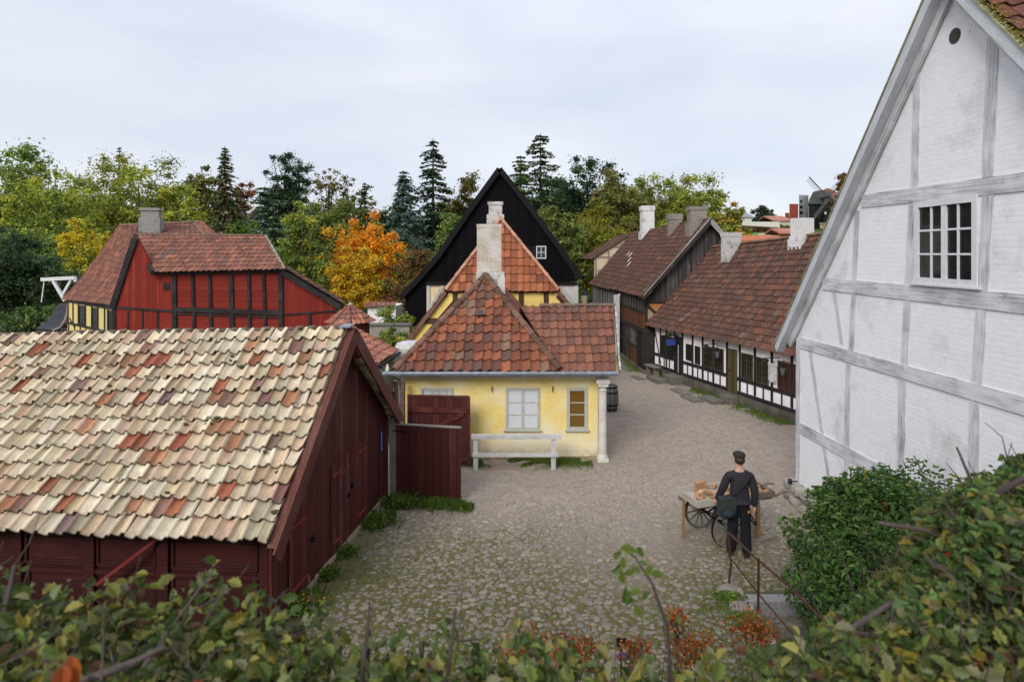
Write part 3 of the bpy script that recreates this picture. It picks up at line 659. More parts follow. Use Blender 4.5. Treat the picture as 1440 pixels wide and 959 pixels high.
# ================================================================== WHITE GABLED HOUSE ON THE RIGHT
WD = unit([.0176, -1, 0])
wp = Plane((6.08-.0176*12.46, 12.46), WD[:2])          # t = 0 at the far corner, grows towards the camera
whouse = thing('whitewashed_house', 'tall whitewashed half-timbered gable house at the right edge', 'house', (9, 8, 0))
WWALL = m_brick('whitewashed_brick', (.76, .765, .785), (.735, .74, .765), .23, .072, .010, (.745, .745, .77), .12, (.44, .425, .41), (.52, .68, .62), 1.25, (.36, .2, .12))
WBEAM = m_beam('limewashed_timber', (.60, .60, .625), (.26, .25, .268), .55, .6, (.15, .145, .155))
WBOARD = m_beam('grey_white_board', (.50, .52, .545), (.34, .35, .37), .5, .7, (.24, .25, .26))
tp, zp = wp.hit(1343, -6); WA = 8.72
apex_t = tp; half = apex_t-0.0
zc = 3.36
m = MB(); wp.poly(m, [(0, -.05), (2*half, -.05), (2*half, zc), (apex_t, zp), (0, zc)], -.25, 0); wall = m.build('wall', WWALL, whouse)
BO = (-.03, .018)
def wb(name, a, b, w_, o=None, label=None):
    o = o or BO; return part_beam(wp, whouse, name, WBEAM, wp.hit(*a), wp.hit(*b), w_, o[0], o[1], label)
wb('beam', (1213, 283), (1446, 255), .215); wb('beam', (1158, 399), (1446, 428), .225, (-.03, .02)); wb('beam', (1126, 481.5), (1446, 572), .215, (-.03, .022)); wb('beam', (1125, 601), (1290, 690), .22)
wb('beam', (1290, 690), (1446, 773), .22)
for x0, y0, x1, y1, w_ in ((1123, 478, 1122, 708, .17), (1206, 296, 1197.5, 492, .14), (1194, 498, 1190, 690, .15), (1284, 288, 1272, 520, .155), (1270, 528, 1266, 720, .155), (1391, 262, 1374.5, 545, .17), (1372.5, 560, 1368, 740, .17), (1290, 104, 1287, 266, .15), (1397, 52, 1390, 249, .175)):
    wb('post', (x0, y0), (x1, y1), w_, (-.03, .012))
wb('brace', (1173.5, 410), (1184, 484), .12, (-.03, .006)); wb('brace', (1139, 490), (1166, 672), .13, (-.03, .006))
# verge: soffit board, inner rafter and outer barge board; roof slopes above
for sgn in (0, 1):
    if sgn == 0: lo = (-.38, zc-.36*5.36/half*.83); hi = (apex_t, zp+.10)
    else: lo = (2*half+.38, zc-.36); hi = (apex_t, zp+.10)
    e_ = unit(np.array([hi[0]-lo[0], hi[1]-lo[1]])); nn = np.array([-e_[1], e_[0]]) if sgn == 0 else np.array([e_[1], -e_[0]])
    P2 = lambda q, o: wp.pt(q[0], q[1], o)
    upv = wp.d*nn[0]+np.array([0, 0, 1])*nn[1]
    lo_, hi_ = np.array(lo), np.array(hi)
    m = MB(); wp.beam(m, tuple(lo_+e_*.28+nn*-.02), tuple(hi_+nn*-.02), .125, .02, .07); m.build('rafter', WBEAM, whouse)
    m = MB(); wp.beam(m, tuple(lo_+nn*.115), tuple(hi_+nn*.115), .145, .07, .22); m.build('verge_board', WBOARD, whouse)
    m = MB(); wp.beam(m, tuple(lo_-e_*.04+nn*.20), tuple(hi_+nn*.20), .022, -.2, .24); m.build('verge_board', m_plain('mossy_batten' , (.26, .25, .14), .9, var=.5), whouse)
    m = MB(); n_r = upv; a_, b_ = P2(lo_+nn*.205, .17), P2(hi_+nn*.205, .17)
    L_ = wp.n*-7
    if sgn == 0: tile_roof(m, a_+L_, a_, b_, b_+L_, .22, .3, [((.16, .058, .033), 3), ((.12, .05, .033), 2)], 6, .03, .02, .02)
    else: tile_roof(m, a_, a_+L_, b_+L_, b_, .22, .3, [((.16, .058, .033), 3), ((.12, .05, .033), 2)], 6, .03, .02, .02)
    m.build('roof', m_tile('mossy_red_tile_a' if sgn == 0 else 'mossy_red_tile', .1, .3), whouse)
    if sgn == 1:
        C = []; 
        for i in range(1600):
            q = rng.random(); C.append(P2(lo_+(hi_-lo_)*q+nn*(.215+.05*rng.random()), .23-abs(rng.normal())*.10))
        C = np.array(C); m = MB(); m.leaves(C, rng.normal(size=C.shape)*.5+upv, np.full(len(C), .02), np.array([(.20, .17, .02), (.13, .13, .02), (.25, .19, .03)])[rng.integers(0, 3, len(C))], .8); m.build('moss', LEAF, whouse)
# carved verge foot
m = MB(); t_, z_ = wp.hit(1112, 492, .3); 
# window with two casements
WHITEP = m_plain('white_window_paint', (.60, .61, .63), .55, var=.12, sc_=12)
t0, z1 = wp.hit(1288, 285); t1, z0 = wp.hit(1377, 404)
window(wp, whouse, t0, t1, z0, z1, 2, 3, WHITEP, GLASS, .0, .085, .028, 2, .035, 'white casement window of twelve panes high in the gable')
m = MB(); wp.box(m, t0-.06, t1+.06, z0-.03, z0, -.02, .055); m.build('sill', WHITEP, whouse)
# vent hole
tv, zv = wp.hit(1343, 51); m = MB(); m.lathe(wp.pt(tv, zv, -.01), [(.105, 0), (.105, .016), (.07, .017)], 14, None, wp.n); m.build('vent', m_plain('vent_hole', (.05, .045, .04), .95), whouse)
# stone footing
m = MB()
for i in range(26):
    t_ = i*.33; 
    for z_ in (.1, .32): m.blob(wp.pt(t_+rng.normal()*.05-.08, z_+rng.normal()*.02, .02), (.17+.05*rng.random(), .2, .13), 9, 6, .18, np.array([.27, .25, .22])*(.7+.5*rng.random()))
m.build('footing', STONE, whouse)
m = MB(); tl, zl = wp.hit(1116, 672); q = wp.pt(.06, zl, .0); m.tube([q, q+wp.n*.12], .012, 6); m.blob(q+wp.n*.16, (.05, .05, .06), 10, 7); tag(m.build('wall_boss', m_plain('black_knob', (.012, .012, .02), .3), whouse), 'small dark round fitting at the corner')
# rear body
m = MB(); b = wp.pt(0, 0, -.25); m.prism([wp.pt(0, -.05, -.25), wp.pt(0, zc, -.25), wp.pt(0, zc, -7), wp.pt(0, -.05, -7)], (0, -.2, 0), (1, 0, 0), (0, 0, 1)); m.build('wall', WWALL, whouse)

# ================================================================== BLACK AND WHITE HOUSE ALONG THE STREET
bd = unit(np.r_[BWA-BWB, 0]); bp = Plane(BWB, bd[:2]); BL = np.linalg.norm(BWA-BWB)+4.5
bw = thing('timbered_house', 'long low black and white half-timbered house with a brown tiled roof', 'house', (*((BWA+BWB)/2), 0))
WPLAST = m_plain('white_limewash', (.80, .775, .79), .9, var=.12, sc_=3, bump=.3); BLACKT = m_beam('black_tarred_timber', (.014, .011, .016), (.05, .042, .045), .35, 1.)
def eavez(t): return 2.02+.04*t/8
m = MB(); bp.poly(m, [(0, .0), (BL, .0), (BL, 2.35), (0, 2.35)], -.3, 0); bp.poly(m, [(0, 0), (0.01, 0), (.01, 2), (0, 2)], -5, -.3); m.build('wall', WPLAST, bw)
def stones_wall(mb, pl, t0, t1, ztop, o):
    t = t0
    while t < t1:
        w_ = .22+.3*rng.random()
        for z_ in (ztop*.25, ztop*.72): mb.obox(pl.pt(t+w_/2, z_, o-.1), pl.d*(w_/2-.006), pl.n*(.12+.03*rng.random()), np.array([0, 0, ztop*.245])+pl.d*.01*rng.normal(), np.array([.12, .108, .09])*(.6+.6*rng.random()))
        t += w_
m = MB(); stones_wall(m, bp, 0, BL, .33, .03); m.build('plinth', STONE, bw)
c8 = lambda x, y: bp.hit(840+x/4.36, 400+y/4.36)
T = lambda x: c8(x, 560)[0]
PO = (-.02, .028)
part_box(bp, bw, 'sill_beam', BLACKT, 0, BL, .33, .45, -.02, .032); part_box(bp, bw, 'rail_beam', BLACKT, 0, BL, .80, .92, -.02, .024)
full = [350, 425, 476, 524, 586, 648, 713, 797, 875, 968, 1072, 1195, 1340, 1520, 1700]
for x in full: part_box(bp, bw, 'post', BLACKT, T(x)-.045, T(x)+.045, .47, 2.32, *PO)
for a_, b_ in zip([350, 350, 425, 425, 524, 586, 648, 713, 875, 968, 1072, 1195], [425, 425, 476, 476, 586, 648, 713, 797, 968, 1072, 1195, 1340]):
    t_ = (T(a_)+T(b_))/2+(.0 if a_ not in (350, 425) else .0); part_box(bp, bw, 'stud', BLACKT, t_-.027, t_+.027, .45, .80, -.02, .02) if a_ not in (350, 425) else None
for f_ in (.25, .5, .75): part_box(bp, bw, 'stud', BLACKT, T(350)+(T(476)-T(350))*f_-.03, T(350)+(T(476)-T(350))*f_+.03, .47, .8, -.02, .02)
part_beam(bp, bw, 'brace', BLACKT, (T(352), 1.9), (T(390), .5), .06, -.02, .022); part_box(bp, bw, 'post', BLACKT, T(388)-.03, T(388)+.03, .92, 2.3, *PO)
OLIVE = m_plain('olive_window_paint', (.058, .05, .028), .6); DKFR = m_plain('dark_window_paint', (.025, .022, .02), .6); REDFR = m_plain('dark_red_window_paint', (.09, .02, .018), .6)
DGL = m_glass('dim_glass', (.02, .018, .014), .12)
for x0, x1, zb, zt, fm, c_, r_, sh in ((388, 422, .93, 1.72, DKFR, 2, 3, 1), (430, 473, .93, 1.72, DKFR, 2, 3, 1), (546, 584, 1.0, 1.62, DKFR, 2, 3, 1), (601, 632, .96, 1.62, DKFR, 2, 3, 1), (655, 709, .93, 1.72, OLIVE, 3, 3, 1), (717, 776, .93, 1.74, OLIVE, 3, 3, 1), (886, 956, .93, 1.78, OLIVE, 2, 4, 2), (977, 1052, .93, 1.76, OLIVE, 2, 4, 2), (1110, 1190, .93, 1.8, REDFR, 2, 4, 2), (1205, 1330, .93, 1.8, REDFR, 2, 4, 2), (1360, 1500, .93, 1.8, OLIVE, 2, 4, 2)):
    window(bp, bw, T(x0), T(x1), zb, zt, c_, r_, fm, DGL, .012, .036, .014, sh, .022)
DOOR_O = m_plank('olive_door', (.075, .062, .022), (.11, .09, .04), .18, .3)
for x0, x1, z0_, mt, lb in ((480, 521, .42, m_plank('black_door', (.014, .013, .014), (.03, .03, .03), .15, .2), 'dark plank door'), (806, 860, .34, DOOR_O, 'olive green plank door')):
    d_ = part_box(bp, bw, 'door', mt, T(x0), T(x1), z0_, 1.82, -.02, .035, lb); m = MB(); bp.box(m, T(x0)+.1, T(x0)+.13, 1.05, 1.12, .035, .075); m.build('handle', IRON, d_)
    if x0 == 480: part_box(bp, bw, 'door_frame', WHITEW, T(500), T(503), .4, 1.5, .036, .05)
# roof
RL = 12.6; wv = -bp.n
P_e0 = bp.pt(-.25, 2.03, .26); P_e1 = bp.pt(RL, 2.12, .26); P_r0 = bp.pt(.05, 5.33, -2.51); P_r1 = bp.pt(RL, 6.12, -2.51); P_b0 = bp.pt(-.25, 2.0, -5.35); P_b1 = bp.pt(RL, 2.1, -5.35)
BROWN = [((.112, .056, .041), 4), ((.09, .048, .037), 4), ((.138, .065, .044), 2), ((.075, .045, .037), 2), ((.17, .12, .095), .16), ((.17, .062, .032), .35)]
m = MB(); tile_roof(m, P_e0, P_e1, P_r1, P_r0, .175, .26, BROWN, 6, .035, .02, .02, bil=True, curve=.06); tile_roof(m, P_b1, P_b0, P_r0, P_r1, .2, .3, BROWN, 4, .035, .02, .02, bil=True)
broof = m.build('roof', T_BROWN, bw)
m = MB(); caps_line(m, P_r0+np.array([0, 0, .02]), P_r1+np.array([0, 0, .02]), .10, (.16, .10, .07)); m.build('ridge', m_tile('mossy_ridge', .4, .4, (.40, .30, .05)), broof)
m = MB(); bp.poly(m, [], 0, 0) if 0 else None
gpb = Plane(bp.pt(0, 0, 0)[:2], -bp.n[:2]) if 0 else None
m = MB(); A_, B_, C_ = bp.pt(0.0, 1.95, .1), bp.pt(0.1, 5.15, -2.51), bp.pt(0.0, 1.95, -5.1); m.prism([A_, C_, B_], bp.d*.1, bp.n, (0, 0, 1)); m.prism([bp.pt(0, 0, -.3), bp.pt(0, 0, -5.1), bp.pt(0, 1.95, -5.1), bp.pt(0, 1.95, -.3)], bp.d*.1, bp.n, (0, 0, 1)); m.build('gable_wall', m_plank('grey_gable_boards', (.10, .09, .08), (.2, .19, .18), .2, .5), bw)
def chimney(parent, c, wx, wy, z0, z1, mat, rot=0., steps=((1.0, 0, .75), (1.12, .75, .86), (.96, .86, 1.0)), name='chimney', mortar=None, flue=True):
    m = MB(); ca, sa = math.cos(rot), math.sin(rot); ax = np.array([ca, sa, 0]); ay = np.array([-sa, ca, 0])
    for s_, f0, f1 in steps:
        za, zb = z0+(z1-z0)*f0, z0+(z1-z0)*f1
        m.obox((c[0], c[1], (za+zb)/2), ax*wx*s_/2, ay*wy*s_/2, (0, 0, (zb-za)/2-.001))
    o = m.build(name, mat, parent)
    if flue:
        m = MB(); m.obox((c[0], c[1], z1+.004), ax*wx*.3, ay*wy*.3, (0, 0, .006)); m.build('flue', SOOT, o)
    return o
SOOT = m_plain('soot', (.012, .011, .01), .95)
WCH = m_brick('whitewashed_chimney', (.66, .65, .64), (.60, .59, .58), .23, .075, .014, (.58, .57, .56), .6, (.20, .17, .15), (.55, .70, .75), 2.6)
WCH2 = m_brick('worn_white_chimney', (.55, .54, .52), (.45, .43, .41), .23, .075, .014, (.5, .49, .47), .6, (.16, .13, .11), (.48, .62, .8), 3.4)
CB_ = m_brick('grey_brick_chimney', (.22, .19, .155), (.17, .145, .12), .23, .075, .014, (.3, .28, .25), .6, (.07, .06, .05), (.55, .7, .6), 2.)
rot_b = math.atan2(bp.d[1], bp.d[0])
def on_ridge(x, a=P_r0, b=P_r1):
    k_ = (x-720)/F; d_ = b-a; s_ = (k_*a[1]-a[0])/(d_[0]-k_*d_[1]); return a+d_*s_
q = on_ridge(1128); chimney(broof, q, .54, .52, q[2]-1.1, H+(357-307)*q[1]/F, WCH, rot_b, ((1.25, 0, .58), (1.12, .58, .64), (1., .64, 1.0)))
q = on_ridge(1037)+bp.n*.3; chimney(broof, q, .55, .56, q[2]-1.2, H+(357-327)*q[1]/F, WCH2, rot_b, ((1., 0, .9), (1.06, .9, 1.)))
# street furniture on this wall
sg = thing('hanging_sign', 'blue guild sign hanging from an iron bracket on the black and white house', 'sign', bp.pt(T(512), 1.3))
t_ = T(505); m = MB(); m.tube([bp.pt(t_, 1.88, .03), bp.pt(t_, 1.9, .75)], .018, 6); m.tube([bp.pt(t_, 1.55, .03), bp.pt(t_, 1.9, .5)], .012, 6); m.build('bracket', IRON, sg)
m = MB(); bp.box(m, t_-.025, t_+.025, 1.50, 1.74, .2, .58); m.build('board', m_plain('blue_sign_paint', (.03, .06, .26), .5, var=.3), sg)
m = MB()
for o_ in (.25, .53): m.tube([bp.pt(t_, 1.74, o_), bp.pt(t_, 1.9, o_)], .01, 5)
m.build('hanger', IRON, sg)
m = MB(); C = bp.pt(t_, 1.95, .45)+np.clip(rng.normal(size=(60, 3)), -1.5, 1.5)*.06; m.leaves(C, rng.normal(size=(60, 3)), np.full(60, .05), np.array([(.05, .08, .02), (.1, .11, .03)])[rng.integers(0, 2, 60)]); tag(m.build('sign_wreath', LEAF, sg))
for x_, zc_, r_, lb in ((742, 1.80, .13, 'dark round shop emblem on a bracket left of the olive door'), (1118, 1.84, .09, 'small dark emblem on a bracket above the red framed window')):
    e_ = thing('shop_emblem', lb, 'sign', bp.pt(T(x_), zc_), 'dark emblems on the timbered house'); t_ = T(x_)
    m = MB(); m.tube([bp.pt(t_, zc_+r_*.6, .03), bp.pt(t_, zc_+r_*.7, .62)], .014, 6); m.build('bracket', IRON, e_)
    m = MB(); m.lathe(bp.pt(t_-.02, zc_-r_*.35, .5), [(.02, -.02), (r_*.8, -.015), (r_, .0), (r_*.8, .03), (.02, .04)], 12, None, bp.d); m.build('disc', m_plain('emblem_dark' , (.03, .018, .015), .6), e_)
for x_, lb in ((785, 'black wall lantern beside the olive door'), (1192, 'black wall lantern right of the red framed window')):
    e_ = thing('wall_lantern', lb, 'lantern', bp.pt(T(x_), 1.7), 'lanterns on the timbered house'); t_ = T(x_); c = bp.pt(t_, 1.62, .33)
    m = MB(); m.tube([bp.pt(t_, 1.84, .03), bp.pt(t_, 1.9, .33), bp.pt(t_, 1.8, .33)], .012, 6); m.build('bracket', IRON, e_)
    m = MB(); m.lathe(c, [(.05, -.14), (.085, .09)], 6); m.build('glass_body', m_glass('lantern_glass', (.10, .11, .12), .1), e_)
    m = MB(); m.lathe(c, [(.11, .09), (.07, .15), (.03, .18), (.02, .22)], 6); m.build('lamp_cap', IRON, e_)
t_ = T(1092); m = MB(); 
for i in range(9): bp.box(m, t_-.18+i*.04, t_-.15+i*.04, 1.18-.1*rng.random(), 1.66, .10, .115)
bp.box(m, t_-.2, t_+.2, 1.64, 1.69, .09, .125)
lace = thing('lace_hanging', 'white fringed cloth hung out beside the red framed window', 'cloth', bp.pt(t_, 1.4, .1)); m.build('fringe', m_plain('white_lace', (.55, .54, .55), .9), lace)
m = MB(); m.tube([bp.pt(t_, 1.75, .03), bp.pt(t_, 1.67, .11)], .01, 5); m.build('hook', IRON, lace)
# bench and door steps
GB = m_beam('weathered_bench', (.15, .125, .10), (.24, .21, .18), .5)
bn = thing('bench', 'weathered plank bench against the plinth of the timbered house', 'bench', bp.pt(T(388), 0, .4)); ta, tb = T(352), T(420)
m = MB(); bp.box(m, ta, tb, .40, .45, .2, .52); m.build('seat', GB, bn)
for t_ in (ta+.15, tb-.15): part_box(bp, bn, 'leg', GB, t_-.03, t_+.03, 0, .4, .24, .48)
SLAB = m_plain('step_stone', (.15, .135, .115), .9, var=.4, sc_=12, bump=.6)
for x0, x1, o0, o1, z_, lb in ((468, 535, .05, .5, .30, 'upper stone step before the dark door'), (418, 502, .5, .95, .15, 'lower stone step before the dark door'), (805, 870, .05, .42, .26, 'upper stone step before the olive door'), (760, 850, .45, .9, .13, 'lower stone step before the olive door'), (700, 800, .95, 1.35, .06, 'flat worn slab left of the olive door steps'), (600, 690, .75, 1.1, .08, 'fallen weathered plank along the timbered house'), (370, 430, 1.0, 1.3, .05, 'flat worn slab in front of the bench')):
    o = thing('plank' if 'plank' in lb else 'step_stone', lb, 'plank' if 'plank' in lb else 'step', bp.pt((T(x0)+T(x1))/2, 0, (o0+o1)/2)); m = MB(); c = bp.pt((T(x0)+T(x1))/2, z_/2-.02, (o0+o1)/2)
    m.obox(c, bp.d*(T(x1)-T(x0))/2+bp.n*.03, bp.n*(o1-o0)/2, (0, 0, z_/2+.02)); m.build('block' if 'plank' not in lb else 'board', SLAB if 'plank' not in lb else GB, o)
for i in range(7):
    c = bp.pt(T(705)+rng.random()*.9, .05, .55+.3*rng.random()); o = thing('field_stone', 'grey field stone in the loose pile by the steps', 'stone', c, 'loose stones by the steps'); m = MB(); m.blob(c, (.12, .1, .08), 8, 6, .25, (.2, .18, .16)); m.build('rock', STONE, o)

# ================================================================== BROWN TIMBERED STORE HOUSE
ow = Plane((5.50, 32.4), (.22, -6.3)); OL = 6.3
bh = thing('timbered_storehouse', 'brown two storey timbered storehouse with a grey boarded gable and chimneys', 'house', (7, 29, 0))
ORB = m_plank('rust_brown_boards', (.15, .052, .02), (.19, .085, .045), .16, .4, True, .06); DKT = m_beam('dark_brown_timber', (.022, .017, .014), (.06, .05, .042), .4); SLAT = m_plank('grey_slats', (.10, .095, .085), (.17, .16, .15), .13, .5, True, .12)
GGAB = m_plank('weathered_gable_boards', (.065, .055, .055), (.20, .18, .17), .22, .62, True, .09, (.24, .22, .2), .85, .5)
m = MB(); ow.box(m, 0, OL, 0, 3.3, -.3, 0); m.build('wall', DKT, bh)
part_box(ow, bh, 'board_band', ORB, 0, OL, 1.86, 2.5, 0, .03); part_box(ow, bh, 'slat_band', SLAT, 0, OL, 2.62, 3.25, 0, .02)
part_box(ow, bh, 'beam', DKT, 0, OL, 2.5, 2.62, 0, .06); part_box(ow, bh, 'beam', DKT, 0, OL, 1.68, 1.86, 0, .08); part_box(ow, bh, 'beam', DKT, 0, OL-1.1, .82, .94, 0, .05)
for i in range(12): part_box(ow, bh, 'stud', DKT, .03+i*.56-.045, .03+i*.56+.045, 2.62, 3.25, 0, .045)
for i in range(24): part_box(ow, bh, 'stud', DKT, .03+i*.27-.018, .03+i*.27+.018, 1.86, 2.5, 0, .04) if i % 2 == 0 else None
for t_ in (0.06, 1.5, 2.6, 3.7, 5.1, 6.24): part_box(ow, bh, 'post', DKT, t_-.08, t_+.08, 0, 1.68, 0, .06)
for t0_, t1_ in ((.3, 1.3), (3.85, 4.95)): window(ow, bh, t0_, t1_, .95, 1.66, 2, 3, m_plain('grey_frame', (.13, .12, .10), .7), DGL, .01, .05, .03, 2, .03); part_box(ow, bh, 'board_band', ORB, t0_, t1_, .1, .8, 0, .025)
part_box(ow, bh, 'door', m_plank('brown_door', (.06, .04, .025), (.09, .065, .045), .2), 2.7, 3.6, .1, 1.64, 0, .03); part_box(ow, bh, 'door', m_plank('dark_door', (.018, .015, .013), (.03, .028, .025), .2), 5.3, 6.1, 0, 1.6, 0, .04)
m = MB(); stones_wall(m, ow, 0, OL, .1, .12); m.build('plinth', STONE, bh)
NE = np.array([5.50, 25.62, 3.27]); NR = np.array([8.44, 25.72, 6.57]); NB = np.array([11.35, 25.72, 3.25]); FE = np.array([5.36, 32.8, 3.2]); FR = np.array([8.30, 32.8, 6.6]); FB = np.array([11.2, 32.8, 3.2])
m = MB(); tile_roof(m, FE, NE, NR, FR, .175, .26, BROWN, 6, .035, .02, .02, bil=True, curve=.05); tile_roof(m, NB, FB, FR, NR, .2, .3, BROWN, 4, .035, .02, .02, bil=True); r_ = m.build('roof', T_BROWN, bh)
m = MB(); caps_line(m, NR, FR, .10, (.15, .09, .06)); m.build('ridge', T_BROWN, r_)
gg = Plane((5.75, 26.06), (1, 0.0))
m = MB(); m.prism([(5.75, 25.98, 3.1), (11.1, 25.98, 3.1), (8.44, 25.98, 6.45)], (0, .15, 0), (1, 0, 0), (0, 0, 1)); m.build('gable_wall', GGAB, bh)
for i, t_ in enumerate(np.arange(.3, 5.2, .55)):
    zt = 3.1+3.3*(1-abs(t_-2.69)/2.7); part_box(gg, bh, 'batten', DKT, t_-.03, t_+.03, 3.1, zt, .08, .125)
m = MB(); gg.box(m, 0, 5.3, 0, 3.1, -.1, .04); m.build('gable_base', DKT, bh); part_box(gg, bh, 'panel', m_brick('ochre_panel', (.33, .22, .13), (.28, .18, .10), .24, .075, .012, (.34, .3, .25), .4), .1, 1.4, 2.25, 2.72, .04, .055); part_box(gg, bh, 'beam', DKT, -.05, 5.3, 3.0, 3.14, .04, .14); part_beam(gg, bh, 'brace', DKT, (.05, 2.9), (.75, 2.25), .12, .04, .09); part_box(gg, bh, 'panel', m_plain('rust_panel', (.40, .15, .05), .8), .15, 1.2, 2.72, 2.98, .04, .06)
VB = m_beam('grey_verge_board', (.20, .19, .185), (.32, .31, .30), .5, 1., (.1, .09, .09))
for a_, b_ in ((NE, NR), (NR, NB)):
    m = MB(); m.beam(a_+np.array([0, -.05, -.07]), b_+np.array([0, -.05, -.07]), .05, .2, (0, 0, 1)); m.build('verge_board', VB if a_ is NR else DKT, bh)
m = MB(); m.beam(NE+np.array([.05, -.03, .06]), NR+np.array([.0, -.03, .06]), .12, .05, (-.7, 0, .7)); m.build('verge_board', VB, bh)
rid = lambda y: NR+(FR-NR)*((y-NR[1])/(FR[1]-NR[1]))
for xc, yt, wd_, mt, st, s_off in ((980, 291, .75, CB_, ((1.15, 0, .55), (.95, .55, .9), (1.05, .9, 1)), -.25), (948.5, 301, .62, CB_, ((1.0, 0, .8), (1.1, .8, 1)), -.25)):
    k_ = (xc-720)/F; a_ = NR+np.array([s_off, 0, 0]); d_ = FR-NR; s_ = (k_*a_[1]-a_[0])/(d_[0]-k_*d_[1]); q = a_+d_*s_
    chimney(r_, q, wd_, wd_*.8, q[2]-1.0, H+(357-yt)*q[1]/F, mt, 0, st)
# ---- the row house further on, same roof line
rh = thing('row_house', 'far end row house with pale slatted upper wall and tall white chimney', 'house', (7, 36, 0)); fw_ = Plane((5.36, 40.2), (.14, -7.7))
PALEW = m_plank('pale_grey_boards', (.42, .42, .42), (.30, .30, .29), .2, .5, True, .1)
m = MB(); fw_.box(m, 0, 7.75, 0, 3.2, -.3, 0); m.build('wall', PALEW, rh)
for i in range(14): part_box(fw_, rh, 'stud', DKT, .1+i*.56-.05, .1+i*.56+.05, 1.9, 3.1, 0, .04)
F2E, F2R, F2B = np.array([5.20, 40.6, 3.08]), np.array([8.14, 40.6, 6.6]), np.array([11., 40.6, 3.1]); ME, MR, MBk = FE+np.array([-.02, .06, -.06]), FR+np.array([0, .06, -.05]), FB+np.array([0, .06, -.05])
m = MB(); tile_roof(m, F2E, ME, MR, F2R, .2, .3, BROWN, 5, .035, .02, .02, bil=True, curve=.05); tile_roof(m, MBk, F2B, F2R, MR, .2, .3, BROWN, 4, .035, .02, .02, bil=True); rr = m.build('roof', T_BROWN, rh)
k_ = (910-720)/F; a_ = MR+np.array([-.15, 0, 0]); d_ = F2R-MR; s_ = (k_*a_[1]-a_[0])/(d_[0]-k_*d_[1]); q = a_+d_*s_; chimney(rr, q, .72, .7, q[2]-1.4, H+(357-290)*q[1]/F, WCH, 0, ((1.2, 0, .45), (1., .45, .9), (1.1, .9, 1)))
m = MB()
for i in range(4): # slipped white mortar lines
    c = ME+(MR-ME)*(.30+.06*i+.1*rng.random())+np.array([0, .6+i*.9, .1]); m.beam(c, c+(MR-ME)*.07, .08, .02, (-.7, 0, .7))
m.build('mortar_patch', WPLAST, rr)
pst = thing('corner_post', 'tall white painted corner post beside the wing roof in the street', 'post', (5.2, 30.1, 0)); m = MB(); m.beam((5.22, 30.2, -.1), (5.22, 30.2, 3.05), .27, .27, (0, 1, 0)); m.build('shaft', m_beam('white_post_paint', (.50, .49, .47), (.34, .32, .3), .5), pst)
m = MB(); m.beam((5.22, 30.2, 2.5), (5.45, 30.6, 3.05), .1, .1); m.build('bracket', PALEW, pst)
# ---- cream gable at the end of the street
cg = thing('gabled_house', 'cream half-timbered gable end behind the brown row roofs', 'house', (8.9, 44, 0)); cp = Plane((5.95, 43.5), (1, 0))
CREAM = m_brick('cream_plaster', (.55, .46, .33), (.50, .42, .30), .3, .1, .01, None, .2, (.3, .24, .17), (.5, .7, .6))
m = MB(); cp.poly(m, [(0, 0), (5.7, 0), (5.7, 4.8), (2.85, 6.55), (0, 4.8)], -.3, 0); m.build('wall', CREAM, cg)
BRT = m_beam('faded_brown_timber', (.22, .15, .10), (.34, .27, .2), .5)
for z_ in (3.9, 4.85, 5.6): part_box(cp, cg, 'beam', BRT, 0 if z_ < 5 else 1.3, 5.7 if z_ < 5 else 4.4, z_-.06, z_+.06, 0, .03)
for t_ in (.08, 1., 1.9, 2.85, 3.8): part_box(cp, cg, 'post', BRT, t_-.06, t_+.06, 3.2, min(6.4, 4.75+t_*.6), 0, .026)
m = MB(); ee = np.array([5.75, 43.3, 4.7]); rr_ = np.array([8.8, 43.3, 6.62]); bb_ = np.array([11.9, 43.3, 4.7]); D_ = np.array([0, 7., 0])
tile_roof(m, ee+D_, ee, rr_, rr_+D_, .25, .32, BROWN, 4); tile_roof(m, bb_, bb_+D_, rr_+D_, rr_, .25, .32, BROWN, 4); m.build('roof', T_BROWN, cg)

# ================================================================== YELLOW HOUSE WITH HIPPED ROOF
yh = thing('yellow_house', 'low yellow house with hipped orange tile roof and tall brick chimney', 'house', (0, 17, 0))
YB = m_brick('yellow_limewashed_brick', (.80, .63, .22), (.75, .575, .19), .23, .075, .010, (.75, .59, .2), .35, (.76, .70, .50), (.43, .62, .85), 1.0, None, splash=(.74, .68, .52))
GREYP = m_plain('grey_green_paint', (.42, .42, .36), .6, var=.15); PALEP = m_plain('pale_grey_paint', (.44, .435, .41), .6, var=.15); OFFW = m_plain('off_white_plaster', (.56, .54, .49), .85, var=.2, sc_=4)
yp = Plane((-2.69, 15.05), (1, 0)); YW = 4.83
m = MB(); m.box(-2.69, 2.14, 15.05, 15.25, -.05, 2.2); m.build('wall', YB, yh)
m = MB(); m.box(-2.69, -2.49, 15.25, 20, -.05, 2.25); m.box(1.94, 2.14, 15.25, 17.4, -.05, 2.2); m.build('wall', YB, yh)
m = MB(); m.box(-2.80, 2.24, 14.99, 15.04, -.03, .07); m.build('plinth', m_plain('dirty_plinth', (.30, .24, .14), .9, var=.5), yh)
h_ = lambda x, y: yp.hit(x, y)
m = MB(); m.box(-2.95, 2.42, 14.86, 15.06, 2.09, 2.19); m.box(-2.90, 2.36, 14.93, 15.06, 2.03, 2.09); m.build('cornice', OFFW, yh)
def yw(x0, y0, x1, y1, *a, **k):
    t0_, z1_ = h_(x0, y0); t1_, z0_ = h_(x1, y1); return window(yp, yh, t0_, t1_, z0_, z1_, *a, **k), (t0_, t1_, z0_, z1_)
CURT = m_glass('curtained_glass', (.58, .60, .64), .25)
AMB = m_glass('amber_room_glass', (.15, .078, .014), .1)
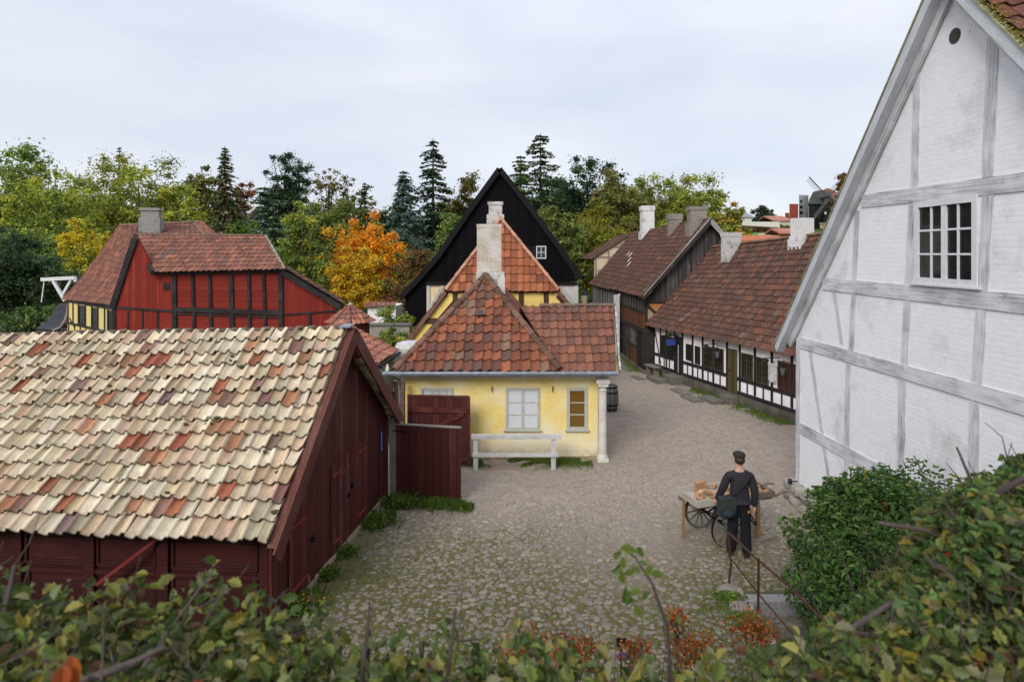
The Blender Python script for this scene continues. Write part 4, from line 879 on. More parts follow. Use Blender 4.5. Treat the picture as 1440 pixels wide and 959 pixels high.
wo, r_ = yw(711, 545, 759, 604, 1, 3, GREYP, CURT, .0, .06, .028, 2, .03, label='grey casement window with white curtains'); part_box(yp, yh, 'sill', GREYP, r_[0]-.05, r_[1]+.05, r_[2]-.035, r_[2], 0, .06)
m = MB()
for i in range(2):
    a_ = r_[0]+.09+i*(r_[1]-r_[0]-.06)/2
    for j in range(5): yp.box(m, a_+j*.055, a_+j*.055+.006, r_[2]+.08, r_[3]-.08, .0031, .0045)
m.build('curtain_fold', m_plain('curtain_shade', (.50, .51, .54), .9), wo)
wo, r_ = yw(797, 545, 826, 604, 1, 3, GREYP, AMB, .0, .075, .026, 1, .03, label='narrow window of three panes with an amber room behind'); part_box(yp, yh, 'sill', GREYP, r_[0]-.04, r_[1]+.04, r_[2]-.035, r_[2], 0, .06)
t0_, z1_ = h_(591, 545); t1_, _ = h_(637, 600)
d_ = part_box(yp, yh, 'door', m_plank('grey_white_door', (.50, .49, .47), (.42, .41, .39), .2, .4), t0_+.05, t1_-.05, 0, z1_-.05, -.05, .01); part_box(yp, d_, 'rail', PALEP, t0_+.1, t1_-.1, z1_-.36, z1_-.31, .01, .02)
m = MB(); yp.box(m, t0_, t0_+.06, 0, z1_, -.05, .03); yp.box(m, t1_-.06, t1_, 0, z1_, -.05, .03); yp.box(m, t0_+.06, t1_-.06, z1_-.06, z1_, -.05, .03); m.build('door_frame', GREYP, yh)
for x in (692, 777):
    t_, z_ = h_(x, 545); m = MB(); m.tube([yp.pt(t_, z_, 0), yp.pt(t_, z_-.01, .06), yp.pt(t_, z_+.05, .09)], .013, 6); m.tube([yp.pt(t_, z_-.01, .05), yp.pt(t_, z_-.09, .055)], .012, 6); m.build('iron_hook', RUST, yh)
# corner column
col_ = MB(); c = (2.235, 14.93, 0)
col_.box(2.10, 2.37, 14.79, 15.06, -.03, .08); col_.lathe(c, [(.13, .08), (.125, .13), (.108, .16), (.104, .2), (.098, 1.72), (.11, 1.75), (.086, 1.78), (.105, 1.84)], 18); col_.box(2.11, 2.36, 14.80, 15.05, 1.84, 1.92); col_.box(2.07, 2.40, 14.78, 15.06, 1.92, 2.03)
col_.build('column', OFFW, yh)
# roof
ORT = [((.225, .079, .044), 4), ((.18, .068, .043), 3), ((.285, .098, .048), 2.2), ((.135, .06, .045), 2), ((.20, .115, .08), .7), ((.12, .074, .06), 1.2)]
T_ORNG = m_tile('weathered_orange_tile', .2, .5, (.42, .38, .30), 1., (.075, .06, .045))
EL, ER, AP = np.array([-2.86, 14.70, 2.24]), np.array([1.18, 14.70, 2.24]), np.array([-.745, 17.0, 4.44])
BKL, BKR, APB = np.array([-2.86, 21.0, 2.24]), np.array([1.18, 21.0, 2.24]), np.array([-.745, 21.0, 4.44])
m = MB(); tile_roof(m, EL, ER, AP, AP, .235, .30, ORT, 8, .055, .024, .03); tile_roof(m, BKL, EL, AP, APB, .235, .3, ORT, 6, .04, .02, .02); tile_roof(m, ER, BKR, APB, AP, .235, .3, ORT, 8, .04, .02, .02)
yroof = m.build('roof', T_ORNG, yh)
m = MB(); HC = (.14, .075, .052)
for a_, b_ in ((EL, AP), (ER+np.array([-.02, -.02, 0]), AP), (AP, APB)): caps_line(m, a_+np.array([0, 0, .05]), b_+np.array([0, 0, .06]), .10, HC, .3, 7, .14)
m.build('hip_ridge', m_tile('mossy_hip_tile', .5, .6, (.34, .32, .25), 1.2), yroof)
Wl, Wr = np.array([.6, 14.70, 2.24]), np.array([2.52, 14.70, 2.24]); Rl, Rr = np.array([.2, 16.2, 3.69]), np.array([2.73, 16.2, 3.69]); Bl, Br = np.array([.2, 17.7, 2.24]), np.array([2.73, 17.7, 2.24])
WNG = [((.195, .085, .058), 4), ((.16, .072, .052), 3), ((.235, .098, .06), 2), ((.13, .066, .052), 1.5)]
m = MB(); tile_roof(m, Wl+np.array([.58, 0, 0])-np.array([0, 0, .012]), Wr, Rr, Rl, .20, .27, WNG, 8, .036, .02, .015); tile_roof(m, Br, Bl, Rl, Rr, .2, .28, WNG, 5, .036, .02, .015); m.build('roof', m_tile('dull_red_tile', .12, .35, (.35, .3, .25)), yh)
m = MB(); caps_line(m, Rl+np.array([.55, 0, .03]), Rr+np.array([0, 0, .03]), .075, (.17, .12, .09)); m.build('ridge', T_BROWN, yh)
m = MB(); m.prism([(2.60, 14.85, 2.2), (2.66, 17.6, 2.2), (2.66, 16.2, 3.6)], (-.1, 0, 0), (0, 1, 0), (0, 0, 1)); m.build('gable_wall', YB, yh)
m = MB(); m.beam((2.62, 14.68, 2.25), (2.76, 16.2, 3.70), .04, .12, (0, -.7, .7)); m.build('verge_board', PALEW, yh)
ZINC = m_plain('zinc_gutter', (.20, .225, .26), .5, .35, var=.35)
m = MB(); m.tube([(-3.12, 14.62, 2.20), (2.55, 14.62, 2.205)], .055, 10); m.tube([(-3.12, 14.62, 2.2), (-3.12, 14.8, 2.2), (-2.8, 15.0, 1.98), (-2.76, 15.0, 1.0)], .036, 8)
for i in range(8): m.beam((-2.6+i*.7, 14.62, 2.2), (-2.6+i*.7, 14.70, 2.26), .02, .008)
m.build('gutter', ZINC, yh)
m = MB(); m.lathe((-3.02, 14.66, 2.24), [(.03, 0), (.05, .03), (.045, .09), (.02, .16), (.012, .19)], 10); m.build('finial', OFFW, yh)
q = px(676, 442, 15.9); m = MB(); m.obox(q, (.075, 0, 0), (0, .05, .06), (0, -.05, .06)); m.build('roof_vent', m_plain('lead_vent', (.05, .055, .065), .4, .4), yroof)
BRK = m_brick('yellow_stock_brick', (.43, .35, .255), (.34, .265, .18), .22, .062, .014, (.50, .46, .40), .8, (.56, .53, .49), (.42, .58, .9), 2.2)
ch = chimney(yroof, (-.655, 17.62), .70, .62, 4.05, 5.95, BRK, 0, ((1., .27, .95), (1.03, .95, 1.)))
m = MB(); m.obox((-.62, 17.60, 4.28), (.40, 0, 0), (0, .37, 0), (0, 0, .30)); m.build('chimney_base', WCH2, yroof)
m = MB(); m.obox((-.30, 17.25, 4.12), (.10, .0, -.0), (0, .3, 0), (0, 0, .3)); m.build('flashing', OFFW, yroof)
# wooden drum half hidden behind the left eave
dr = thing('wash_tub', 'pale round tub standing behind the left end of the yellow roof', 'tub', (-3.2, 19.0, 0)); m = MB(); m.lathe((-3.22, 19.0, 0), [(.40, 0), (.46, 2.0), (.46, 2.18), (.40, 2.30), (.2, 2.36)], 18); m.build('shell', m_plain('pale_shell', (.48, .48, .48), .7), dr)
# barrel
br = thing('barrel', 'grey wooden barrel standing behind the white corner column', 'barrel', (3.17, 19.7, 0)); m = MB(); m.lathe((3.17, 19.7, 0), [(.24, 0), (.285, .2), (.30, .42), (.285, .64), (.25, .84), (.22, .84), (.22, .80)], 20)
m.build('staves', m_plank('barrel_staves', (.17, .16, .16), (.26, .25, .25), .08, .5, False, .1), br)
for z_, r_ in ((.08, .262), (.22, .292), (.62, .292), (.78, .268)):
    m = MB(); m.lathe((3.17, 19.7, 0), [(r_, z_-.025), (r_+.004, z_+.025)], 20, caps=False); m.build('hoop', IRON, br)

# ================================================================== SECOND YELLOW HOUSE (half-hipped)
y2 = thing('half_timbered_house', 'yellow half-timbered house with half-hipped orange roof behind the first', 'house', (-.4, 25, 0)); p2 = Plane((-3.9, 22.1), (1, 0))
YPL = m_plain('yellow_plaster', (.80, .60, .17), .88, var=.15, sc_=3); BRN = m_beam('brown_oak_timber', (.060, .028, .018), (.12, .07, .05), .4)
cx = -.36; zl = 1.95; sl = 1.30; hz_ = 3.78
def sx_(z): return (6.32-z)/sl
m = MB(); p2.poly(m, [(cx-3.25+3.9, 0), (cx+3.25+3.9, 0), (cx+3.25+3.9, 2.1), (cx+sx_(hz_)-.1+3.9, hz_), (cx-sx_(hz_)+.1+3.9, hz_), (cx-3.25+3.9, 2.1)], -.2, 0); m.build('wall', YPL, y2)
part_box(p2, y2, 'beam', BRN, cx-2.9+3.9, cx+2.9+3.9, 2.55, 2.75, 0, .04); part_box(p2, y2, 'beam', BRN, cx-2.0+3.9, cx+2.0+3.9, 3.68, 3.82, 0, .045)
for x in (640, 672, 733, 768): t_, _ = p2.hit(x, 420); part_box(p2, y2, 'post', BRN, t_-.09, t_+.09, 2.7, 3.7, 0, .035)
part_beam(p2, y2, 'brace', BRN, p2.hit(640, 424), p2.hit(592, 480), .17, 0, .03); part_beam(p2, y2, 'brace', BRN, p2.hit(784, 416), p2.hit(806, 442), .15, 0, .03)
zs = lambda x: 6.32-abs(x-cx)*sl
Gy = 21.97
HL, HR, HA = np.array([cx-2.06, Gy, 3.74]), np.array([cx+2.06, Gy, 3.74]), np.array([cx-.08, 23.35, 6.42])
LL, RRr = np.array([cx-3.55, Gy, 1.80]), np.array([cx+3.55, Gy, 1.80]); RB = np.array([cx-.08, 28.5, 6.42])
OR2 = [((.31, .105, .05), 4), ((.255, .085, .043), 3), ((.35, .125, .058), 1.8), ((.22, .075, .042), 1.4), ((.33, .18, .11), .3)]
T_OR2 = m_tile('bright_orange_tile', .1, .32, (.42, .36, .28))
m = MB(); tile_roof(m, HL, HR, HA, HA, .235, .33, OR2, 8, .045, .024, .022)
Db = np.array([0, 6.75, 0])
def quad_side(a, b, c, d): tile_roof(m, a, b, c, d, .25, .33, OR2, 5, .04, .02, .02, bil=True)
quad_side(LL+Db, LL, HL, HL+Db); quad_side(HL+Db, HL, HA, RB); quad_side(RRr, RRr+Db, HR+Db, HR); quad_side(HR, HR+Db, RB, HA)
r2 = m.build('roof', T_OR2, y2)
m = MB()
for a_, b_ in ((HL, HA), (HR, HA), (HA, RB)): caps_line(m, a_+np.array([0, -.02, .05]), b_+np.array([0, -.02, .06]), .085, (.42, .22, .14), .34)
m.build('hip_ridge', m_tile('pale_hip_tile', .3, .3), r2)
BVG = m_beam('brown_verge', (.12, .06, .04), (.2, .12, .09), .5)
for a_, b_ in ((LL, HL), (RRr, HR)): m = MB(); m.beam(a_+np.array([0, .02, -.03]), b_+np.array([0, .02, -.03]), .07, .14, (0, 0, 1)); m.build('verge_board', BVG, y2)
chimney(r2, (-.67, 24.6), .62, .55, 5.6, 7.2, WCH2, 0, ((1.12, 0, .68), (.86, .68, .92), (1., .92, 1.)))

# ================================================================== BLACK BOARDED GABLE HOUSE
bk = thing('black_house', 'large black boarded gable house towering behind the yellow roofs', 'house', (-.6, 34, 0)); BY = 30.0; kp = Plane((0, BY), (1, 0))
BLKB = m_plank('black_tarred_boards', (.0035, .003, .004), (.009, .008, .0105), .2, .4, True, .05, None, .8, .3, .1)
pp = [px(x, y, BY) for x, y in ((563, 419), (590, 391), (617, 360), (660, 297), (702.5, 238.5), (745, 292), (782, 343), (816, 391))]
K = lambda P: (P[0], P[2])
def inset(x, y): return K(px(x, y, BY))
wall_o = [inset(x, y) for x, y in ((599, 398), (786, 398), (812, 395), (781, 347), (745, 296), (702.5, 243), (660, 301), (618, 364), (592, 393), (570, 414), (570, 470), (599, 470))]
m = MB(); kp.poly(m, wall_o, -.12, 0); kp.poly(m, [(inset(570, 0)[0], -.05), (inset(599, 0)[0], -.05), (inset(599, 0)[0], inset(0, 469)[1]), (inset(570, 0)[0], inset(0, 469)[1])], -.12, 0); m.build('gable_wall', BLKB, bk)
BLKV = m_beam('black_verge', (.0035, .003, .004), (.01, .0095, .011), .4)
for a_, b_ in zip(pp[:-1], pp[1:]):
    m = MB(); m.beam(a_+np.array([0, -.22, 0]), b_+np.array([0, -.22, 0]), .05, .26, (0, 0, 1)); m.build('verge_board', BLKV, bk)
    n_ = unit(np.cross(b_-a_, (0, 1, 0))); n_ = n_ if n_[2] > 0 else -n_
    m = MB(); c = (a_+b_)/2+np.array([0, 4.1, 0])+n_*.06; m.obox(c, (b_-a_)/2, (0, 4.28, 0), n_*.06, (.10, .05, .04)); m.build('roof', m_tile('dark_roof_tile', .1, .4) if 'DRT' not in globals() else DRT, bk)
lw = Plane((inset(600, 0)[0], BY+.02), (1, 0)); Lw = inset(813, 0)[0]-inset(600, 0)[0]
m = MB(); lw.box(m, 0, Lw, -.05, inset(0, 397)[1], -.12, -.02); m.build('wall', m_plain('pale_ochre_panel', (.66, .55, .32), .9, var=.25), bk)
part_beam(lw, bk, 'brace', WHITEW, (.1, 2.3), (.85, 3.6), .16, -.02, .03); part_box(lw, bk, 'post', WHITEW, 0, .16, 0, 3.65, -.02, .04); part_box(lw, bk, 'post', WHITEW, Lw-.2, Lw, 0, 3.65, -.02, .04); part_beam(lw, bk, 'brace', WHITEW, (Lw-.1, 2.6), (Lw-1.0, 3.65), .14, -.02, .03)
part_box(lw, bk, 'panel', OFFW, Lw-.7, Lw-.2, 2.2, 3.62, -.02, .0)
part_box(kp, bk, 'beam', BLKV, wall_o[0][0], wall_o[2][0], 3.55, 3.70, 0, .07)
t0_, z1_ = kp.hit(754, 346); t1_, z0_ = kp.hit(768, 364); window(kp, bk, t0_, t1_, z0_, z1_, 2, 2, WHITEP, GLASS, .0, .05, .03, 1, .03); part_box(kp, bk, 'shutter', BLKV, t0_-.42, t0_-.02, z0_, z1_, .0, .05)
m = MB(); m.box(-.6, .2, BY+8, BY+8.1, 0, 4); m.build('wall', BLKB, bk)

# ================================================================== RED HOUSE
rd = thing('red_house', 'bright red half-timbered house with black beams and brown tile roof', 'house', (-13, 29, 0)); rpl = Plane((0, 28), (1, 0)); RDW = m_plank('bright_red_boards', (.185, .0155, .0075), (.25, .055, .036), .16, .42, True, .05, None, .75, .22); RDH = m_plank('bright_red_cladding', (.17, .015, .0075), (.22, .045, .028), .26, .36, False, .04, None, .75, .2)
BT = m_beam('black_timber', (.012, .0105, .011), (.05, .045, .045), .4)
ir = lambda x, y: (lambda p: (p[0], p[2]))(px(x, y, 28))
m = MB(); rpl.poly(m, [(ir(160, 0)[0], -.05), (ir(246, 0)[0], -.05), ir(246, 383), ir(218, 383), ir(193, 335), ir(161, 428)], -.15, .0); m.build('gable_wall', RDW, rd)
m = MB(); rpl.poly(m, [(ir(246, 0)[0], -.05), (ir(397, 0)[0], -.05), ir(397, 381), ir(246, 382)], -.2, -.01); m.build('front_wall', RDH, rd)
m = MB(); rpl.poly(m, [(ir(397, 0)[0], -.05), (ir(475, 0)[0], -.05), ir(475, 431), ir(400, 388), ir(397, 388)], -.2, -.02); m.build('lean_to_wall', RDW, rd)
def rb(name, x0, y0, x1, y1, w_, o1=.06, o0=-.02): return part_beam(rpl, rd, name, BT, ir(x0, y0), ir(x1, y1), w_, o0, o1)
rb('beam', 217, 383, 400, 380, .25, .10); rb('beam', 160, 432, 246, 438, .10, .05); rb('beam', 246, 435, 396, 440, .20, .08); rb('beam', 246, 441, 396, 446, .07, .06)
for i, (xt, xb) in enumerate(((245, 247), (271, 275), (295, 299), (325, 328), (350, 353), (371, 375), (395, 396))): rb('post', xt, 385, xb, 512, .2 if i in (0, 3, 6) else .13, .07)
for x in (180, 201, 222): rb('post', x, 437, x, 512, .09, .03)
rb('post', 161, 432, 162, 512, .13, .05); rb('beam', 398, 443, 475, 437, .08, .03); rb('post', 436, 441, 436, 512, .13, .03); rb('post', 474, 432, 474, 512, .15, .05)
m = MB()
for i in range(4): 
    for xa, xb in ((250, 268), (276, 293), (303, 322), (332, 348), (357, 370)): pass
m = MB(); p_, q_ = ir(398, 382), ir(481, 432); rpl.beam(m, p_, q_, .22, -.3, .25); m.build('verge_board', BT, rd)
m = MB(); a_, b_ = px(398, 379, 28), px(482, 430, 28); n_ = unit(np.cross((0, 1, 0), b_-a_)); n_ = n_ if n_[2] > 0 else -n_; tile_roof(m, b_+np.array([0, -.2, .12]), b_+np.array([0, .5, .12]), a_+np.array([0, .5, .12]), a_+np.array([0, -.2, .12]), .24, .32, BROWN, 5); m.build('lean_to_roof', T_BROWN, rd)
t_, z_ = rpl.hit(235, 403); window(rpl, rd, t_-.14, t_+.14, z_-.17, z_+.17, 2, 2, BT, GLASS, .0, .03, .025)
RDT = [((.235, .10, .07), 4), ((.19, .082, .06), 3), ((.28, .115, .075), 2), ((.16, .08, .065), 1.2), ((.12, .08, .07), .2)]
E0, E1, R1_, R0_ = px(216, 383, 27.6), px(400, 379, 27.6), px(373, 332, 30.2), px(191, 331, 30.2)
m = MB(); tile_roof(m, E0, E1, R1_, R0_, .26, .34, RDT, 7, .04, .022, .02, bil=True); rdr = m.build('roof', m_tile('red_house_tile', .12, .4), rd)
m = MB(); caps_line(m, R0_+np.array([0, 0, .02]), R1_+np.array([0, 0, .02]), .085, (.16, .10, .075)); m.build('ridge', T_BROWN, rdr)
for a_, b_, mt in ((E0, R0_, BT), (px(159.5, 433, 28), px(191.5, 335, 28), BT)):
    m = MB(); m.beam(a_+np.array([-.03, -.05, -.02]), b_+np.array([-.03, -.05, -.02]), .12, .26 if mt is BT else .1, (0, 0, 1)); m.build('verge_board', mt, rd)
m = MB(); m.beam(E1+np.array([0, 0, .03]), R1_+np.array([0, 0, .03]), .12, .06, (0, -.7, .7)); m.build('verge_board', GREYW, rd)
# rear slope of red roof and the ridge block behind
q0, q1, q2, q3 = px(168, 317, 33.2), px(272, 313, 35.5), px(283, 312, 35.6), px(306, 334, 33)
m = MB(); tile_roof(m, px(196, 346, 30.6), px(300, 346, 32.2), q1, q0, .25, .33, RDT, 6, .04, .02, .02, bil=True); tile_roof(m, px(296, 346, 31.8), px(330, 352, 33.5), q2, q1, .25, .33, RDT, 6, .04, .02, .02, bil=True)
m.build('roof', T_RED, rd); m = MB(); caps_line(m, q0, q2, .09, (.22, .15, .11)); caps_line(m, q1, px(300, 344, 31.9), .09, (.15, .11, .08)); m.build('ridge', T_BROWN, rd)
GCH = m_brick('grey_lime_chimney', (.27, .265, .25), (.22, .215, .2), .23, .075, .014, None, .5, (.12, .12, .11), (.5, .65, .7)); c = px(213, 315, 33); chimney(rdr, c, .95, .8, H+(357-330)*33/F, H+(357-293)*33/F, GCH, .3, ((1.08, 0, .62), (.9, .62, .9), (1.05, .9, 1.)))
# ---- yellow timbered wing with the tall tiled slope
yw_ = thing('yellow_timbered_wing', 'narrow yellow half-timbered wing under a steep red tile slope at left', 'house', (-22, 31.5, 0)); A_, B_ = px(95, 424, 33.6), px(160, 431, 29.0); lp = Plane(A_[:2], (B_-A_)[:2]); LL_ = np.linalg.norm((B_-A_)[:2])
YL2 = m_plain('straw_yellow_plaster', (.56, .45, .17), .88, var=.12)
m = MB(); lp.box(m, 0, LL_, -.05, 2.75, -.3, 0); m.build('wall', YL2, yw_)
hl = lambda x, y: lp.hit(x*180/1438., 380+y*120/959.)
for z_ in (1.28, .28): part_box(lp, yw_, 'beam', BT, 0, LL_, z_-.06, z_+.06, 0, .03)
part_box(lp, yw_, 'beam', BT, 0, LL_, 2.42, 2.6, 0, .05)
for x in (770, 825, 885, 965, 1035, 1105, 1180, 1215, 1270): t_ = hl(x, 450)[0]; part_box(lp, yw_, 'post', BT, t_-.06, t_+.06, 1.3, 2.5, 0, .04)
for x in (775, 845, 905, 970, 1048, 1118, 1190, 1250, 1290): t_ = hl(x, 620)[0]; part_box(lp, yw_, 'stud', BT, t_-.05, t_+.05, -.05, 1.3, 0, .035)
for xa, xb in ((892, 958), (1042, 1100), (1220, 1268)): window(lp, yw_, hl(xa, 450)[0]+.05, hl(xb, 450)[0]-.05, 1.36, 2.36, 2, 4, BT, GLASSB, .005, .05, .035)
part_beam(lp, yw_, 'brace', BT, hl(785, 540), hl(845, 650), .08, 0, .03)
e0_, e1_, u1_, u0_ = px(88, 421, 34.0), px(158, 428, 28.6), px(191, 333, 31.2), px(168, 316.5, 33.4)
m = MB(); tile_roof(m, e0_, e1_, u1_, u0_, .22, .30, RDT, 6, .045, .02, .02, bil=True, curve=.12); m.build('roof', T_RED, yw_)
m = MB(); m.poly([lp.pt(0, 0, 0), lp.pt(0, 2.7, 0), u0_+np.array([0, .1, -.3]), np.array([u0_[0], u0_[1]+.1, 0])], (0, 1, 0), (0, 0, 1)); m.build('wall', RDW, yw_)

# ================================================================== LOW BUILDINGS BETWEEN
sh = thing('grey_shed', 'low grey boarded shed with a worn tile roof behind the barn gable', 'shed', (-5, 18.5, 0))
GRB = m_plank('blue_grey_boards', (.20, .205, .225), (.33, .34, .36), .12, .5, True, .12)
a_, b_, c_, d_, e_ = px(400, 512, 16.2), px(530, 513, 15.8), px(559, 494, 18.2), px(484, 455, 20.5), px(420, 470, 19.5)
m = MB(); m.prism([(b_[0]+.12, b_[1]+.2, -.05), (c_[0]-.12, c_[1], -.05), (c_[0]-.12, c_[1], c_[2]-.1), (b_[0]+.12, b_[1]+.2, b_[2]-.05)], (-.15, 0, 0), unit(c_-b_), (0, 0, 1)); m.prism([(a_[0], a_[1]+.3, -.05), (b_[0]+.1, b_[1]+.25, -.05), (b_[0]+.1, b_[1]+.25, b_[2]-.05), (a_[0], a_[1]+.3, a_[2]-.05)], (0, .15, 0), (1, 0, 0), (0, 0, 1)); m.build('wall', GRB, sh)
SHT = [((.30, .115, .075), 4), ((.26, .10, .075), 3), ((.34, .15, .10), 2), ((.22, .10, .08), 2)]
m = MB(); tile_roof(m, b_, c_, d_, d_, .24, .3, SHT, 6, .04, .02, .02); tile_roof(m, a_, b_, d_, e_, .24, .3, SHT, 6, .04, .02, .02, bil=True); s_r = m.build('roof', m_tile('worn_shed_tile', .3, .35, (.42, .36, .3)), sh)
m = MB(); caps_line(m, b_, d_, .08, (.26, .15, .11)); caps_line(m, e_, d_, .08, (.26, .15, .11)); m.build('hip_ridge', T_RED, s_r)
m = MB(); m.tube([b_+np.array([.05, -.02, -.05]), c_+np.array([.06, 0, -.05])], .05, 8); m.build('gutter', IRON, sh)
m = MB(); q = px(541, 520, 16.6); m.obox(q+np.array([.05, 0, 0]), (.01, .02, 0), (-.02, .12, 0), (0, 0, .09)); m.build('vent', IRON, sh)
ks = thing('kiosk', 'small round pavilion with a conical tile roof beside the red house', 'kiosk', (-7.7, 24, 0)); ap = px(487, 430, 24); m = MB(); k_ = 8; ang = np.arange(k_)/k_*2*math.pi+.3; rad = .98; z_ = H-(455-357)*24/F
ctr = np.array([ap[0], 24.6, 0]); ring = [ctr+np.array([math.cos(a)*rad, math.sin(a)*rad, z_]) for a in ang]
for i in range(k_): tile_roof(m, ring[i], ring[(i+1) % k_], np.array([ctr[0], ctr[1], ap[2]]), np.array([ctr[0], ctr[1], ap[2]]), .2, .26, SHT, 5, .03, .02, .02)
m.build('roof', T_RED, ks); m = MB(); m.lathe(ctr, [(.78, 0), (.78, z_+.05)], 8); m.build('wall', m_plank('kiosk_boards', (.07, .03, .02), (.12, .07, .05), .15), ks); m = MB(); m.lathe((ctr[0], ctr[1], ap[2]-.06), [(.10, 0), (.12, .06), (.04, .14)], 8); m.build('cap', m_plain('cap_grey', (.3, .28, .26), .7), ks)
ws = thing('white_shed', 'small white outbuilding with a red tile roof beyond the kiosk', 'shed', (-7, 31, 0)); a_ = px(517, 431, 31); b_ = px(540, 431, 31); m = MB(); m.box(a_[0], b_[0]+.6, 31, 33, 0, a_[2]); m.build('wall', WPLAST, ws)
m = MB(); tile_roof(m, px(510, 432, 30.8), px(556, 431, 30.8), px(556, 423, 32.2), px(516, 425, 32.2), .25, .3, SHT, 5); m.build('roof', T_RED, ws); m = MB(); m.box(a_[0]-1.0, a_[0]-.02, 31.2, 31.3, 0, a_[2]-.15); m.build('door', m_plank('dark_green_door', (.008, .03, .025), (.02, .05, .04), .2), ws)
gw2 = thing('garden_wall', 'low grey stone garden wall below the white outbuilding', 'wall', (-6.5, 27.5, 0)); m = MB(); q = px(514, 458, 27.5); m.box(q[0], q[0]+2.0, 27.5, 27.8, 0, q[2]-.0); m.build('masonry', m_brick('grey_garden_wall', (.30, .28, .25), (.24, .22, .2), .4, .2), gw2); m = MB(); m.box(q[0]-.05, q[0]+2.1, 27.42, 27.86, q[2]+.003, q[2]+.09); m.build('coping', SLAB, gw2)
# left: white lifting frame, curved dark roof, little brick house
lf_ = thing('lifting_frame', 'white painted timber lifting frame beside the yellow wing', 'frame', (-29, 38, 0)); Q = lambda x, y, Y=38: px(x*180/1438., 380+y*120/959., Y); WF = m_beam('white_frame_paint', (.62, .62, .62), (.45, .45, .45), .4)
for a_, b_, w_, nm in ((Q(470, 104), Q(850, 86), .22, 'balance_beam'), (Q(595, 110), Q(730, 345), .16, 'strut'), (Q(800, 110), Q(690, 300), .13, 'strut'), (Q(848, 86), Q(848, 130), .15, 'post'), (Q(500, 100), Q(465, 360), .05, 'chain')):
    m = MB(); m.beam(a_, b_, w_, w_, (0, 1, 0)); m.build(nm, WF, lf_)
cr = thing('curved_roof_shed', 'little brick shed under a dark swept roof left of the yellow wing', 'shed', (-27, 36, 0)); m = MB(); pr = [(400, 650), (500, 600), (560, 530), (620, 440), (660, 375)]; pr2 = [(600, 672), (680, 640), (740, 560), (765, 470), (775, 372)]
A1_ = [Q(x, y, 35) for x, y in pr]; B1_ = [Q(x, y, 34.2) for x, y in pr2]
for i in range(4): m.prism([A1_[i], B1_[i], B1_[i+1], A1_[i+1]], (0, .05, -.12), (1, 0, 0), (0, 0, 1))
m.build('roof', m_plain('dark_slate', (.025, .026, .034), .7, var=.3, sc_=30), cr); m = MB()
for i in range(4): m.beam(B1_[i]+np.array([0, -.03, 0]), B1_[i+1]+np.array([0, -.03, 0]), .12, .12, (0, 0, 1))
m.build('verge_board', GREYW, cr); w0, w1 = Q(460, 680, 35.2), Q(780, 680, 35.2); m = MB(); m.box(w0[0], w1[0], 35.2, 37, -.1, Q(0, 600, 35.2)[2]); m.build('wall', m_brick('red_shed_brick', (.20, .05, .03), (.16, .04, .025), .24, .08, .014, (.25, .2, .16)), cr)
pwl = Plane((w0[0], 35.2), (1, 0)); window(pwl, cr, (w1-w0)[0]-.75, (w1-w0)[0]-.1, .1, .75, 2, 2, WHITEP, GLASS, .0, .05, .03)
bh2 = thing('brick_gable_house', 'brown brick gable house seen through the white lifting frame', 'house', (-31, 46, 0)); m = MB(); a_, b_, t_ = Q(600, 360, 46), Q(760, 360, 46), Q(690, 130, 46); m.prism([(a_[0], 46, 0), (b_[0]+1, 46, 0), (b_[0]+1, 46, t_[2]), (a_[0], 46, t_[2]-.2)], (0, 3, 0), (1, 0, 0), (0, 0, 1)); m.build('wall', m_brick('dark_brown_brick', (.12, .05, .035), (.09, .04, .03), .24, .08), bh2)
m = MB(); m.obox(((a_+b_)/2)+np.array([.5, 1.5, t_[2]-(a_[2]+b_[2])/2+.06]), ((b_-a_)[0]/2+.7, 0, 0), (0, 1.7, 0), (0, 0, .07)); m.build('roof', T_BROWN, bh2)
# lantern post behind the wing roof
lt = thing('street_lamp', 'green black street lantern behind the wing roof of the yellow house', 'lamp', (2.9, 24, 0)); c = px(822, 417, 24); c[2] -= .05
m = MB(); m.lathe((c[0], 24, 0), [(.07, 0), (.06, .4), (.04, .5), (.035, c[2]-.3)], 10); m.build('pole', IRON, lt); m = MB(); m.lathe(c, [(.09, -.28), (.15, .12)], 6); m.build('glass_body', m_glass('lamp_panes', (.28, .25, .17), .2), lt); m = MB(); m.lathe(c, [(.19, .12), (.12, .22), (.05, .26), (.03, .34)], 6); m.build('lamp_cap', IRON, lt)

bk_s = thing('hanging_sign', 'dark hanging sign with three yellow marks on the brown storehouse', 'sign', ow.pt(2.2, 1.7, .4))
m = MB(); m.tube([ow.pt(2.2, 1.95, .05), ow.pt(2.2, 1.97, .75)], .02, 6); m.build('bracket', IRON, bk_s); m = MB(); ow.box(m, 2.18, 2.22, 1.55, 1.93, .2, .75); m.build('board', DKT, bk_s); m = MB()
for i in range(3): ow.box(m, 2.222, 2.23, 1.6, 1.72, .25+.17*i, .35+.17*i)
m.build('mark', m_plain('yellow_mark', (.5, .33, .03), .6), bk_s)
